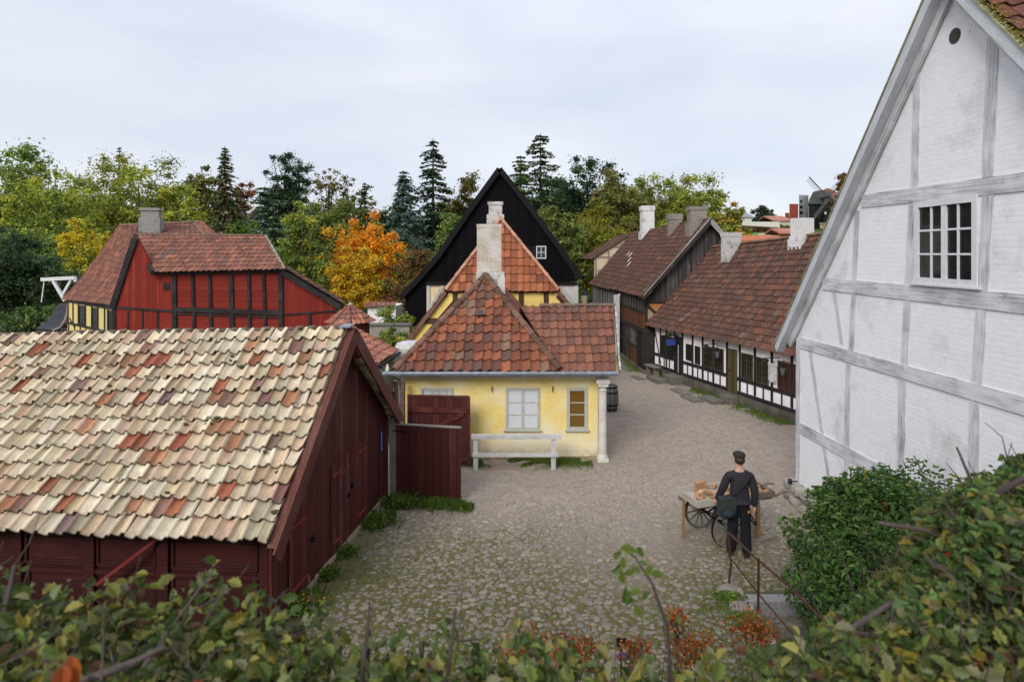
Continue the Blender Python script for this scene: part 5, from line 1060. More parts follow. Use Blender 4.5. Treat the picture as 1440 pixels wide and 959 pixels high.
# ================================================================== HANDCART
CL, CW, CO = np.array([.955, .296, 0]), np.array([.296, -.955, 0]), np.array([3.2, 10.42, 0])
C_ = lambda l, w_, z: CO+CL*l+CW*w_+np.array([0, 0, z])
cart = thing('handcart', 'wooden two wheeled handcart with a shallow pale grey tray of bricks', 'cart', tuple(C_(.6, -.32, 0)))
CWD = m_beam('cart_grey_paint', (.40, .37, .32), (.26, .23, .19), .45); CDK = m_beam('cart_dark_wood', (.12, .095, .07), (.19, .16, .125), .5); CPOLE = m_beam('cart_light_pole', (.27, .16, .07), (.20, .12, .06), .4); WHEELW = m_beam('wheel_grey_wood', (.17, .16, .14), (.10, .09, .075), .45)
def cbox(mb, l0, l1, w0, w1, z0, z1): mb.obox(C_((l0+l1)/2, (w0+w1)/2, (z0+z1)/2), CL*(l1-l0)/2, CW*(w1-w0)/2, (0, 0, (z1-z0)/2))
m = MB(); cbox(m, 0, 1.36, -.66, 0, .715, .735); cbox(m, 0, 1.22, -.02, 0, .737, .835); cbox(m, 0, 1.36, -.66, -.64, .737, .835); cbox(m, 0, .02, -.64, -.02, .737, .833); m.build('tray', CWD, cart)
m = MB(); cbox(m, 1.22, 1.62, -.02, 0, .72, .825); cbox(m, 1.37, 1.62, -.66, -.64, .72, .825); cbox(m, 1.6, 1.62, -.64, -.02, .72, .825); cbox(m, 1.365, 1.6, -.64, -.02, .72, .735); m.build('end_box', CDK, cart)
m = MB(); cbox(m, -.02, 1.62, -.57, -.50, .655, .713); cbox(m, -.02, 1.62, -.16, -.09, .655, .713); cbox(m, .5, .64, -.62, -.02, .60, .654); cbox(m, 1.2, 1.28, -.62, -.02, .60, .654); m.build('chassis', CDK, cart)
for w_ in (-.53, -.12):
    m = MB(); m.tube([C_(1.6, w_, .69), C_(1.75, w_, .69), C_(1.9, w_, .74), C_(2.02, w_+.02, .73)], [.03, .027, .024, .022], 8); m.build('handle', CDK, cart)
def wheel(w_):
    c = C_(.57, w_, .335); m = MB(); m.lathe(c, [(.295, -.02), (.33, -.022), (.33, .022), (.295, .02), (.295, -.02)], 40, None, CW, False); o = m.build('wheel', WHEELW, cart)
    m = MB(); m.lathe(c, [(.331, -.024), (.339, -.022), (.339, .022), (.331, .024)], 40, None, CW, False); m.build('tyre', IRON, o)
    m = MB(); m.lathe(c, [(.03, -.09), (.05, -.07), (.058, 0), (.05, .07), (.03, .09)], 14, None, CW); m.build('hub', WHEELW, o)
    for k_ in range(12):
        a = k_/12*2*math.pi+.1; d_ = CL*math.cos(a)+np.array([0, 0, math.sin(a)]); m = MB(); m.beam(c+d_*.045, c+d_*.30, .026, .022, CW); m.build('spoke', WHEELW, o)
wheel(.075); wheel(-.735)
m = MB(); m.tube([C_(.57, -.80, .335), C_(.57, .13, .335)], .018, 8); m.build('axle', IRON, cart)
m = MB()
for w_ in (-.52, -.12): m.tube([C_(.2, w_, .62), C_(.4, w_, .45), C_(.57, w_, .37), C_(.74, w_, .45), C_(.94, w_, .62)], .017, 6)
m.build('spring', IRON, cart)
m = MB(); m.beam(C_(-.02, -.42, -.0), C_(.0, -.42, .72), .042, .042, CW); m.build('leg', CPOLE, cart)
m = MB(); m.beam(C_(1.28, -.05, 0.02), C_(1.28, -.05, .66), .06, .06, CW); m.build('leg', CPOLE, cart)
for a_, b_ in (((1.25, -.05, .25), (1.0, -.05, .66)), ((1.25, -.08, .22), (1.02, -.3, .66))):
    m = MB(); m.tube([C_(*a_), C_(*b_)], .013, 6); m.build('stay', IRON, cart)
wd_ = thing('wheel_chock', 'grey wooden wedge lying by the right leg of the cart', 'wedge', C_(1.4, .05, 0)); m = MB(); m.prism([C_(1.12, .02, 0), C_(1.56, .02, 0), C_(1.56, .02, .10), C_(1.16, .02, .03)], CW*.1, CL, (0, 0, 1)); m.build('block', WHEELW, wd_)
BRW = m_beam('toy_brick_wood', (.38, .22, .115), (.29, .155, .075), .4)
BRW2 = m_beam('pale_brick_wood', (.48, .31, .17), (.38, .22, .11), .4)
def brick(l, w_, z, rot, size=(.11, .055, .05), tilt=0., mt=None, label='small tan brick lying in the cart tray', nm='brick', grp='tan bricks in the cart'):
    ca, sa = math.cos(rot), math.sin(rot); ax = CL*ca+CW*sa; ay = -CL*sa+CW*ca; up = np.array([0, 0, 1.])
    ax2 = ax*math.cos(tilt)+up*math.sin(tilt); up2 = -ax*math.sin(tilt)+up*math.cos(tilt)
    m = MB(); m.obox(C_(l, w_, z+size[2]/2), ax2*size[0]/2, ay*size[1]/2, up2*size[2]/2)
    o = m.build(nm, mt or BRW, None, loc=C_(l, w_, z)); tag(o, label, 'brick', grp); return o
zt = .737
for j in range(4):
    for i in range(2): brick(.34+i*.108+(.0 if j % 2 else .025), -.50+.01*rng.normal(), zt+j*.056, .05*rng.normal(), (.098, .08, .05), 0, BRW if (i+j) % 2 else None, 'tan brick in the neat stacked block on the cart', 'brick', 'bricks of the stacked block')
for k_ in range(7):  # a small arch of bricks
    a = math.pi*(k_+.5)/7; brick(.15+.16-.16*math.cos(a), -.26, zt+.135*math.sin(a)-.015, 0, (.075, .085, .05), -(a-math.pi/2)*-1 if 0 else (math.pi/2-a), BRW if k_ % 2 else BRW2, 'tan brick of the small arch on the cart', 'brick', 'bricks of the small arch')
for i in range(48):
    l = rng.uniform(.06, 1.32); w_ = rng.uniform(-.60, -.08)
    if .05 < l < .52 and -.60 < w_ < -.16: w_ = -.10
    brick(l, w_, zt+(.052 if rng.random() < .25 else 0.002), rng.uniform(0, 3), mt=BRW2 if rng.random() < .5 else BRW)
for i in range(16): brick(rng.uniform(1.40, 1.56), rng.uniform(-.58, -.08), .737+.03*(i % 2), rng.uniform(0, 3), label='tan brick in the dark end box of the cart', grp='bricks in the cart end box')
m = MB(); m.obox(C_(.19, -.10, zt+.012), CL*.09, CW*.05, (0, 0, .011)); tag(m.build('paper_sheet', m_plain('pale_blue_paper', (.5, .53, .58), .8)), 'pale sheet lying among the bricks in the tray', 'paper')

# ================================================================== PEOPLE
def skin(nodes, edges, root, sub=2, ysc=None):
    names = list(nodes); me = bpy.data.meshes.new('tmp'); me.from_pydata([nodes[k][0] for k in names], [(names.index(a), names.index(b)) for a, b in edges], [])
    o = bpy.data.objects.new('tmp', me); COL.objects.link(o); md = o.modifiers.new('s', 'SKIN'); md.use_smooth_shade = True; md.branch_smoothing = .6
    for i, k in enumerate(names):
        r = nodes[k][1]; me.skin_vertices[0].data[i].radius = r if isinstance(r, tuple) else (r, r); me.skin_vertices[0].data[i].use_root = (k == root)
    if sub: ms = o.modifiers.new('u', 'SUBSURF'); ms.levels = sub; ms.render_levels = sub
    dg = bpy.context.evaluated_depsgraph_get(); dg.update(); em = bpy.data.meshes.new_from_object(o.evaluated_get(dg))
    V = np.array([v.co[:] for v in em.vertices]); Fq = [list(p.vertices) for p in em.polygons]
    bpy.data.objects.remove(o); bpy.data.meshes.remove(me); bpy.data.meshes.remove(em); return V, Fq
def addskin(mb, VF):
    V, Fq = VF; mb.V.append(V); 
    for k in (3, 4):
        f = [q for q in Fq if len(q) == k]
        if f: mb.P.append((np.array(f)+mb.n, np.zeros((len(f), k, 2)), np.ones((len(f), 3))))
    mb.n += len(V)
SKIN = m_plain('skin', (.50, .29, .21), .55, var=.08); HAIRD = m_plain('dark_hair', (.03, .02, .014), .6, var=.3, sc_=60, bump=.4); HAIRB = m_plain('brown_hair', (.075, .035, .018), .55, var=.4, sc_=50, bump=.5)
KNIT = m_plain('charcoal_knit', (.028, .026, .032), .9, var=.25, sc_=40, bump=.4, spec=.15); TROU = m_plain('black_trousers', (.010, .010, .013), .85, var=.3, sc_=20, bump=.3, spec=.2); SHOE = m_plain('brown_shoe', (.035, .022, .018), .6); SOLE = m_plain('pale_sole', (.22, .18, .14), .8); CAPM = m_plain('grey_tweed_cap', (.033, .03, .027), .9, var=.4, sc_=120, bump=.4, spec=.15)
def person(name, label, loc, face, hgt, arms, legs, mats, extra=None):
    """local frame: x to the figure's right, y forward, z up; unit figure 1.78 m tall"""
    root = thing(name, label, 'person', loc); s_ = hgt/1.78; ca, sa = math.cos(face), math.sin(face)
    def wv_(V): V = np.asarray(V, float)*s_; return np.stack([V[:, 0]*ca-V[:, 1]*sa, V[:, 0]*sa+V[:, 1]*ca, V[:, 2]], 1)+np.asarray(loc)
    def put(nm, mat, VFs, sm=True, post=None):
        mb = MB()
        for V, Fq in VFs: addskin(mb, (wv_(post(V) if post else V), Fq))
        return mb.build(nm, mat, root, sm)
    flat = lambda V: np.stack([V[:, 0], V[:, 1]*.78, V[:, 2]], 1)
    (eR, hR), (eL, hL) = arms; (kR, aR), (kL, aL) = legs
    def figure(g, parts):
        n, e = {}, []
        if 't' in parts:
            n.update(pel=((0, 0, .98), .135+g), wa=((0, 0, 1.12), .142+g), ch=((0, 0, 1.30), .162+g), up=((0, 0, 1.42), .105+g), nk=((0, 0, 1.50), .060)); e += [('pel', 'wa'), ('wa', 'ch'), ('ch', 'up'), ('up', 'nk')]
            if 'h' in parts: n.update(hd=((0, .02, 1.59), .07), hd2=((0, .02, 1.68), .088), hd3=((0, .01, 1.745), .06)); e += [('nk', 'hd'), ('hd', 'hd2'), ('hd2', 'hd3')]
            for sd_, el_, ha in (('R', eR, hR), ('L', eL, hL)):
                sx__ = 1 if sd_ == 'R' else -1
                n.update({'s'+sd_: ((.178*sx__, 0, 1.405), .074+g), 'e'+sd_: (el_, .047+g), 'w'+sd_: (ha, .033+g)}); e += [('up', 's'+sd_), ('s'+sd_, 'e'+sd_), ('e'+sd_, 'w'+sd_)]
        if 'l' in parts:
            if 't' not in parts: n.update(pel=((0, 0, 1.0), .142+g)); n.update(top=((0, 0, 1.06), .138+g)); e += [('pel', 'top')]
            for sd_, k__, a__ in (('R', kR, aR), ('L', kL, aL)):
                sx__ = 1 if sd_ == 'R' else -1
                n.update({'h'+sd_: ((.09*sx__, 0, .90), .098+g), 'k'+sd_: (k__, .070+g*1.6), 'a'+sd_: (a__, .048+g*2.6)}); e += [('pel', 'h'+sd_), ('h'+sd_, 'k'+sd_), ('k'+sd_, 'a'+sd_)]
        return n, e
    n, e = figure(-.018, 'thl'); n['sR'] = ((.165, 0, 1.39), .04); n['sL'] = ((-.165, 0, 1.39), .04); n['eR'] = (n['eR'][0], .026); n['eL'] = (n['eL'][0], .026); VFs = [skin(n, e, 'pel')]
    body = MB()
    V, Fq = VFs[0]; addskin(body, (wv_(flat(V)), Fq))
    # face: nose, ears, eyes; hands with five fingers
    for c, r in (((0, .105, 1.635), (.014, .022, .02)), ((.083, .01, 1.64), (.012, .02, .032)), ((-.083, .01, 1.64), (.012, .02, .032)), ((0, .088, 1.59), (.026, .012, .008))):
        t = MB(); t.blob((0, 0, 0), r, 8, 6); V = t.V[0]+np.array(c); V = wv_(V); body.raw(V, t.P[0][0])
    for el_, ha, sd_ in ((np.array(eR), np.array(hR), 1), (np.array(eL), np.array(hL), -1)):
        d_ = unit(ha-el_); d_ = unit(d_+np.array([0, .12, -.25])); sdv = unit(np.cross(d_, (1, 0, 0))); fw = unit(np.cross((1, 0, 0), d_)) if abs(d_[0]) < .9 else np.array([0, 1., 0]); thk = np.cross(d_, fw)
        pm = np.array([ha*[1, .78, 1], ha*[1, .78, 1]+d_*.05, ha*[1, .78, 1]+d_*.095]); t = MB(); t.tube(pm, [.028, .04, .036], 8); body.raw(wv_(t.V[0]), t.P[0][0])
        for i in range(5):
            if i < 4: b0_ = pm[2]+fw*(-.028+.019*i); L_ = (.06, .075, .07, .055)[i]; pts = [b0_-d_*.02, b0_+d_*L_*.5-thk*sd_*.006, b0_+d_*L_-thk*sd_*.022]
            else: b0_ = pm[1]+fw*.03; pts = [b0_, b0_+fw*.025+d_*.03, b0_+fw*.028+d_*.06]
            t = MB(); t.tube(pts, [.0095, .009, .007], 6); body.raw(wv_(t.V[0]), t.P[0][0])
    bo = body.build('body', SKIN, root, True)
    n, e = figure(.022, 't'); n['nk'] = ((0, 0, 1.485), .062); n['up'] = ((0, 0, 1.41), .125); n['pel'] = ((0, 0, .97), .155)
    put('sweater', mats[0], [skin(n, e, 'wa')], True, flat)
    n, e = figure(.014, 'l'); put('trousers', mats[1], [skin(n, e, 'pel')], True, flat)
    for a__ in (aR, aL):
        n = dict(h=((a__[0], a__[1]*.78-.05, .05), (.045, .05)), m=((a__[0], a__[1]*.78+.06, .048), (.048, .045)), t=((a__[0]*1.1, a__[1]*.78+.16, .035), (.042, .032)), u=((a__[0], a__[1]*.78-.02, .11), .05)); put('shoe', mats[2], [skin(n, [('h', 'm'), ('m', 't'), ('h', 'u')], 'h')])
        mb = MB(); 
        for yy, rr in ((-.05, .046), (.05, .05), (.14, .044)):
            mb.lathe(wv_(np.array([[a__[0], a__[1]*.78+yy, 0.002]]))[0], [(rr*s_, 0), (rr*s_, .018)], 12)
        mb.build('sole', SOLE, root)
    return root, put, wv_
mx_, my_ = 3.80, 10.10
man, put, wv_ = person('person', 'person in flat cap and charcoal sweater, back turned, standing at the handcart', (mx_, my_, 0.004), -.06, 1.78,
    (((.252, -.02, 1.13), (.255, .05, .875)), ((-.272, .05, 1.14), (-.318, .23, .92))), (((.105, .02, .50), (.12, -.02, .085)), ((-.10, .05, .50), (-.115, .09, .085))), (KNIT, TROU, SHOE))
t = MB(); t.blob((0, .015, 1.735), (.102, .118, .062), 16, 9); mb = MB(); mb.raw(wv_(t.V[0]), t.P[0][0]); mb.build('flat_cap', CAPM, man, True)
t = MB(); t.blob((0, .12, 1.70), (.075, .06, .012), 12, 5); mb = MB(); mb.raw(wv_(t.V[0]), t.P[0][0]); mb.build('cap_peak', CAPM, man, True)
t = MB(); t.blob((0, -.02, 1.665), (.088, .09, .075), 14, 8); mb = MB(); mb.raw(wv_(t.V[0]), t.P[0][0]); mb.build('hair', HAIRD, man, True)
t = MB(); t.raw([(.11, -.112, .82), (.135, -.112, .82), (.135, -.112, .86), (.11, -.112, .86)], [(0, 1, 2, 3)]); mb = MB(); mb.obox(wv_(np.array([[.12, -.100, .83]]))[0], (.014, 0, 0), (0, .004, 0), (0, 0, .02)); tag(mb.build('pocket_badge', m_plain('orange_badge', (.55, .22, .03), .6), man))
# shoulder bag on the left hip, strap from the right shoulder
bag = thing('shoulder_bag', 'dark teal shoulder bag hanging at the left hip of the capped person', 'bag', wv_(np.array([[-.23, -.08, .9]]))[0])
BAGM = m_plain('dark_teal_bag', (.018, .026, .033), .8, var=.4, sc_=14, bump=.4); c = wv_(np.array([[-.24, -.10, .93]]))[0]
m = MB(); m.obox(c, (.135, .03, 0), (-.015, .06, 0), (.01, 0, .15)); m.blob(c+np.array([0, -.02, -.12]), (.14, .09, .08), 12, 7); m.build('pouch', BAGM, bag, False)
m = MB(); m.obox(c+np.array([.01, -.066, .05]), (.137, .03, 0), (-.002, .008, 0), (.0, -.012, .10)); m.build('flap', m_plain('olive_bag_flap', (.035, .045, .038), .85, var=.4, sc_=16, bump=.4), bag)
sp3 = wv_(np.array([[-.17, -.10, 1.04], [-.10, -.14, 1.14], [0, -.158, 1.27], [.09, -.135, 1.39], [.125, -.07, 1.468], [.12, .02, 1.47], [.06, .12, 1.38]]))
m = MB()
for a_, b_ in zip(sp3[:-1], sp3[1:]): m.beam(a_, b_+(b_-a_)*.06, .045, .012, (0, -1, .3))
m.build('strap', m_plain('black_strap', (.010, .010, .012), .7), bag)
wo_, put, wv_ = person('person', 'long haired person in dark clothes walking in the alley beside the grey shed', (-3.17, 16.6, 0), .5, 1.60,
    (((.24, .04, 1.13), (.22, .22, 1.02)), ((-.24, .04, 1.13), (-.2, .22, 1.0))), (((.09, .03, .5), (.09, 0, .085)), ((-.09, .03, .5), (-.09, .05, .085))), (m_plain('brown_jacket', (.035, .02, .014), .9), TROU, SHOE))
n = dict(a=((0, -.02, 1.76), .075), b=((0, -.035, 1.68), .105), c=((0, -.08, 1.5), (.10, .07)), d=((0, -.115, 1.3), (.10, .05)), e=((0, -.12, 1.15), (.07, .03))); put('hair', HAIRB, [skin(n, [('a', 'b'), ('b', 'c'), ('c', 'd'), ('d', 'e')], 'b')])

# ================================================================== SUNK STEPS AND HANDRAIL
st = thing('stone_steps', 'worn grey stone steps going down beside the rusty handrail', 'steps', (4.0, 8.6, 0))
GRS = m_plain('blue_grey_granite', (.24, .235, .235), .85, var=.35, sc_=25, bump=.5)
for i in range(4):
    y1_ = HY1+.06-i*.27; m = MB(); m.box(HX0+.02, HX1-.02, y1_-.27+.02*(i > 0), y1_-.002, -.95, -.015-.21*i); m.build('step', GRS if i == 0 else SLAB, st)
m = MB(); m.box(HX0+.02, HX1-.02, 6.5, HY1+.06-4*.27, -.95, -.84); m.build('landing', SLAB, st)
for x_, lb in ((HX0, 0), (HX1, 1)):
    m = MB()
    for i in range(7): m.blob((x_, 6.9+i*.36, -.28), (.12, .2, .36), 10, 7, .16, np.array([.24, .22, .19])*(.7+.5*rng.random()))
    m.build('side_wall', STONE, st)
for c, r, lb in (((3.28, 9.13, 0), (.20, .15, .10), 'large pale boulder at the foot of the first rail post'), ((3.30, 8.72, 0), (.17, .16, .07), 'flat grey boulder along the left edge of the steps'), ((4.85, 9.4, .05), (.2, .25, .3), 'rounded boulder under the right hand bush')):
    m = MB(); m.blob(c, r, 12, 8, .14, (.20, .18, .15)); tag(m.build('boulder', STONE, None, True, c), lb, 'boulder')
hr = thing('handrail', 'rusty iron handrail with two posts beside the sunk steps', 'handrail', (3.4, 9.0, 0))
q1_, q2_ = np.array([3.34, 9.32, .80]), np.array([3.46, 8.48, .80])
m = MB(); m.tube([(3.31, 9.26, -.05), (3.355, 9.26, .35), (3.335, 9.32, .82)], .017, 7); m.build('post', RUST, hr); m = MB(); m.tube([(3.46, 8.50, -.2), (3.46, 8.48, .83)], .018, 7); m.build('post', RUST, hr)
m = MB(); m.tube([q1_, q2_, (3.60, 7.85, .79), (3.75, 7.1, .7)], .018, 7); m.build('top_bar', RUST, hr); m = MB(); m.tube([(3.335, 9.3, .46), (3.47, 8.48, .32), (3.65, 7.6, .18)], .012, 6); m.build('lower_bar', RUST, hr)

# ================================================================== TREES
YG = [tuple(x*2.35 for x in c) for c in [(.155, .165, .022), (.105, .130, .022), (.20, .19, .028), (.075, .10, .018)]]
GR = [tuple(x*2.60 for x in c) for c in [(.055, .085, .020), (.04, .065, .017), (.075, .10, .022)]]
DG = [tuple(x*1.97 for x in c) for c in [(.022, .040, .017), (.030, .052, .020), (.016, .030, .014)]]
OL = [tuple(x*2.69 for x in c) for c in [(.085, .085, .022), (.065, .07, .02), (.11, .095, .022), (.05, .06, .02)]]
YE = [tuple(x*1.67 for x in c) for c in [(.34, .265, .012), (.26, .22, .018), (.20, .19, .02), (.40, .30, .015)]]
ORG = [tuple(x*1.47 for x in c) for c in [(.50, .20, .012), (.58, .28, .014), (.42, .14, .012), (.46, .30, .02)]]
GOLD = [tuple(x*1.82 for x in c) for c in [(.36, .22, .012), (.28, .18, .014), (.30, .22, .02)]]
RBR = [tuple(x*1.80 for x in c) for c in [(.16, .06, .028), (.12, .05, .025), (.09, .06, .025)]]
BL = [tuple(x*1.89 for x in c) for c in [(.045, .07, .058), (.035, .055, .045), (.06, .085, .07)]]
BRG = [tuple(x*2.48 for x in c) for c in [(.075, .06, .025), (.055, .05, .022), (.09, .065, .03)]]
def tree(name, label, cx_, top, wpx, Y, pal, base=.22, nleaf=9000, leaf=.17, nclump=70, cr=.2, sparse=1., lobes=None, dark=None, depth=.9, grp='trees on the slope behind the old town', pal2=None, cat='tree'):
    X = (cx_-720)/F*Y; z0 = float(terrain(X, Y)); zt_ = H+(357-top)/F*Y; h = zt_-z0; wd = wpx/F*Y
    root = thing(name, label, cat, (X, Y, z0), grp); zc_ = z0+h*(base+(1-base)*.52); rx, rz = wd/2, h*(1-base)*.5; ry = rx*depth; nclump = int(nclump*1.9); cr *= 1.02; nleaf = int(nleaf*1.9); leaf *= .86
    m = MB(); cl = []
    if lobes is None: lobes = [(0, 0, 0, 1.)]
    tot = sum(l[3]**2 for l in lobes)
    for lx, ly, lz, ls in lobes:
        k_ = max(6, int(nclump*ls*ls/tot))
        for i in range(k_):
            d_ = unit(rng.normal(size=3)); r_ = rng.random()**.42*.92
            p = np.array([d_[0]*rx*r_*ls+lx*rx, d_[1]*ry*r_*ls+ly*rx, d_[2]*rz*r_*ls+lz*rz])
            cl.append((p, cr*min(rx, rz*1.2)*ls**.5*(.65+.7*rng.random())))
    pz = np.array([p for p, _ in cl]); mx_z = pz[:, 2].max(); mx_x = np.percentile(np.abs(pz[:, 0]), 96)
    cl = [(p*np.array([rx*.86/mx_x, 1, (rz*.93/mx_z if p[2] > 0 else 1)]), r_*(.8+.35*rng.random())) for p, r_ in cl]
    per = int(nleaf*.86/len(cl)); C, N, K_ = [], [], []
    def pick(p, n_):
        pl_ = pal2 if (pal2 is not None and p[2]/rz+rng.normal()*.5 < -.15) else pal
        c = np.array(pl_[rng.integers(0, len(pl_))]); c2 = np.array(pl_)[rng.integers(0, len(pl_), n_)]
        return (c*.65+c2*.35)*(.74+.48*rng.random((n_, 1)))*(.82+.36*rng.random())
    for p, r_ in cl:
        n_ = int(per*(.6+.8*rng.random())*sparse); d_ = rng.normal(size=(n_, 3)); d_ /= np.linalg.norm(d_, axis=1, keepdims=True)
        q = p+d_*(r_*np.abs(rng.normal(size=(n_, 1))*.42+.48))*np.array([1.2, 1.2, .85]); C.append(q)
        N.append(d_*.8+np.array([0, 0, .6])+rng.normal(size=(n_, 3))*.6); K_.append(pick(p, n_))
    for _ in range(12):      # looser leaves between the clumps
        n_ = int(nleaf*.14/12*sparse); i_ = rng.integers(0, len(cl), n_); q = np.array([cl[i][0] for i in i_])*(.6+.4*rng.random((n_, 1)))+rng.normal(size=(n_, 3))*cr*rx*.40; C.append(q); N.append(rng.normal(size=(n_, 3))+np.array([0, 0, .7])); K_.append(pick(np.array([0, 0, rng.normal()*rz*.4]), n_))
    C = np.concatenate(C); N = np.concatenate(N); K_ = np.concatenate(K_)
    m.leaves(C+np.array([X, Y, zc_]), N, leaf*(.6+.8*rng.random(len(C))), K_, .6)
    t = MB(); tw = .020*h+.06; top_ = np.array([X, Y, zc_+rz*.3]); t.tube([(X, Y, z0-.3), (X+.1*rng.normal(), Y, z0+h*base), tuple(top_), (X, Y, zc_+rz*.55)], [tw*1.25, tw*.85, tw*.4, tw*.1], 8)
    for p, r_ in cl[::max(1, len(cl)//16)]:
        s_ = np.array([X, Y, z0+h*(base+.12+.25*rng.random())]); e_ = p+np.array([X, Y, zc_]); t.tube([s_, (s_+e_)/2+np.array([0, 0, .05*h]), e_], [tw*.38, tw*.22, tw*.07], 5)
    t.build('trunk', BARK, root); m.build('crown', LEAF, root); return root
def conifer(name, label, cx_, top, wpx, Y, pal, whorls=26, per=9, leaf=.17, dens=11, droop=.25, power=1., base=.12, gaps=0., up=0., grp='trees on the slope behind the old town', bushy=1.):
    X = (cx_-720)/F*Y; z0 = float(terrain(X, Y)); zt_ = H+(357-top)/F*Y; h = zt_-z0; R0 = wpx/F*Y/2
    root = thing(name, label, 'tree', (X, Y, z0), grp); m = MB(); t = MB(); tw = .012*h+.08; whorls = int(whorls*1.45); dens = dens*1.35; bushy *= 1.35; power *= .88
    t.tube([(X, Y, z0-.3), (X, Y, z0+h*.5), (X, Y, zt_)], [tw*1.3, tw*.7, .03], 8); C, N, K_ = [], [], []
    for w_ in range(whorls):
        f_ = (w_+rng.random()*.6)/whorls; z = z0+h*(base+(1-base)*f_); r_ = R0*(1-f_)**power*(.78+.4*rng.random())+.12
        for b_ in range(per):
            if rng.random() < gaps+.16: continue
            a = (b_+rng.random())/per*2*math.pi; d_ = np.array([math.cos(a), math.sin(a), 0]); L_ = r_*(.5+.65*rng.random())*(1+.22*math.sin(a+cx_)+.15*math.sin(2*a+w_*1.7)); n_ = max(3, int(dens*(L_/max(R0, .1)*1.6+.25)))
            u = rng.random(n_)**.7; side = np.array([-d_[1], d_[0], 0]); P = d_*(u*L_)[:, None]+side*(rng.normal(size=n_)*.13*L_*bushy*(1.15-u*.6))[:, None]; P[:, 2] = -droop*L_*u**1.4+up*L_*u**2-np.abs(rng.normal(size=n_))*.10*bushy*min(1.5, L_*.4)
            C.append(P+np.array([X, Y, z])); N.append(d_*.35+np.array([0, 0, 1])+rng.normal(size=(n_, 3))*.45); c = np.array(pal)[rng.integers(0, len(pal), n_)]; K_.append(c*(.65+.6*rng.random((n_, 1)))*(.8+.4*rng.random()))
            if b_ % 2 == 0: t.tube([(X, Y, z), tuple(np.array([X, Y, z])+d_*L_*.8+np.array([0, 0, (-droop*.6+up*.5)*L_]))], [.05, .015], 4, None, False)
    m.leaves(np.concatenate(C), np.concatenate(N), leaf*(.7+.8*rng.random(sum(len(c) for c in C))), np.concatenate(K_), .42, .1)
    t.build('trunk', BARK, root); m.build('crown', NEEDLE, root); return root
L3 = [(-.35, 0, -.1, .62), (.35, .1, -.15, .6), (0, 0, .3, .65), (-.1, -.2, -.45, .6)]
L5 = [(0, 0, .0, .98), (-.35, 0, -.15, .55), (.35, .1, -.1, .55), (0, 0, -.5, .6)]
L4 = [(-.5, 0, -.25, .5), (.45, 0, -.3, .52), (-.15, 0, .35, .6), (.25, 0, .2, .55), (0, 0, -.5, .6)]
# a far band of wood closes the view between the trunks
tree('oak', 'tall green oak at the far left edge', 15, 204, 150, 70, GR+YG[1:2], .1, 15000, .22, 110, .19, 1, L5)
tree('lime_tree', 'yellow green lime tree right of the far left oak', 78, 240, 130, 62, YG, .08, 14000, .19, 100, .19, 1, L5, pal2=GR)
tree('yew', 'very dark dense evergreen nearest the left edge', 12, 322, 165, 40, DG, .02, 15000, .12, 110, .2, 1, L3)
tree('yellow_maple', 'slender bright yellow maple behind the white lifting frame', 112, 310, 85, 50, YE, .12, 8000, .13, 60, .2, .8, L4, pal2=YG)
tree('lime_tree', 'broad olive yellow tree behind the red house chimney', 195, 224, 170, 72, YG+OL, .08, 20000, .2, 130, .17, 1, L5)
conifer('spruce', 'small dark spruce tip rising above the broad olive yellow tree', 168, 207, 36, 84, DG, 26, 8, .2, 10, .2, .8)
tree('lime_tree', 'yellow green tree on the right shoulder of the broad olive tree', 248, 262, 70, 68, YG, .05, 9000, .19, 60, .2, 1, L5)
tree('oak', 'brownish green oak left of the narrow tall spruce', 286, 234, 80, 80, BRG+OL, .1, 11000, .22, 80, .2, 1, L4)
conifer('spruce', 'narrow tall brown green spruce above the red house', 316, 206, 72, 68, BRG+DG, 36, 10, .2, 14, .35, .72, .03)
tree('copper_beech', 'russet tree between the narrow spruce and the round pine', 345, 258, 50, 82, RBR, .1, 6000, .2, 50, .22, 1, L3)
tree('scots_pine', 'round crowned dark pine above the red house', 400, 218, 78, 74, DG+[(.02, .05, .025)], .3, 13000, .15, 80, .2, 1, [(-.35, 0, -.35, .6), (.1, 0, .25, .75), (.4, 0, -.4, .5)])
conifer('mountain_pine', 'grey green spreading pine in front of the round pine', 372, 262, 110, 62, BL+GR[:1]+DG[:1], 22, 11, .2, 15, .12, .55, .02, .05, .1)
tree('garden_bush', 'bright green bush showing above the red house roof', 346, 311, 54, 42, [(.075, .15, .015), (.10, .17, .02)], .05, 5000, .11, 40, .24, 1, None, cat='bush')
tree('birch', 'thin pale yellow birch with bare twigs beside the round pine', 462, 232, 95, 80, [(.22, .19, .05), (.16, .15, .04), (.19, .14, .05)], .1, 8000, .17, 120, .14, .55, L4)
tree('birch', 'second pale yellow thin crown right of the bare twig birch', 498, 248, 70, 82, [(.20, .18, .05), (.14, .14, .04)], .1, 6500, .18, 90, .15, .6, L4)
conifer('spruce', 'dark little spruce between the pale birch and blue spruce', 513, 256, 34, 70, DG, 26, 8, .18, 10, .25, .8)
tree('lime_tree', 'dull green tree filling behind the orange maple', 470, 288, 120, 66, OL+GR, .05, 12000, .2, 80, .2, 1, L5)
tree('poplar', 'tall green and yellow tree left of the orange maple', 425, 285, 80, 46, YG+GR, .04, 13000, .12, 90, .19, .95, [(0, 0, .35, .55), (-.15, 0, -.1, .75), (.1, 0, -.5, .8)], pal2=GR)
tree('maple', 'brilliant orange maple right of the red house', 506, 301, 118, 50, ORG, .06, 15000, .13, 100, .19, 1, [(-.3, 0, .1, .6), (.25, 0, .25, .62), (.1, 0, -.3, .75), (-.35, 0, -.5, .5)], pal2=ORG[:2]+YG)
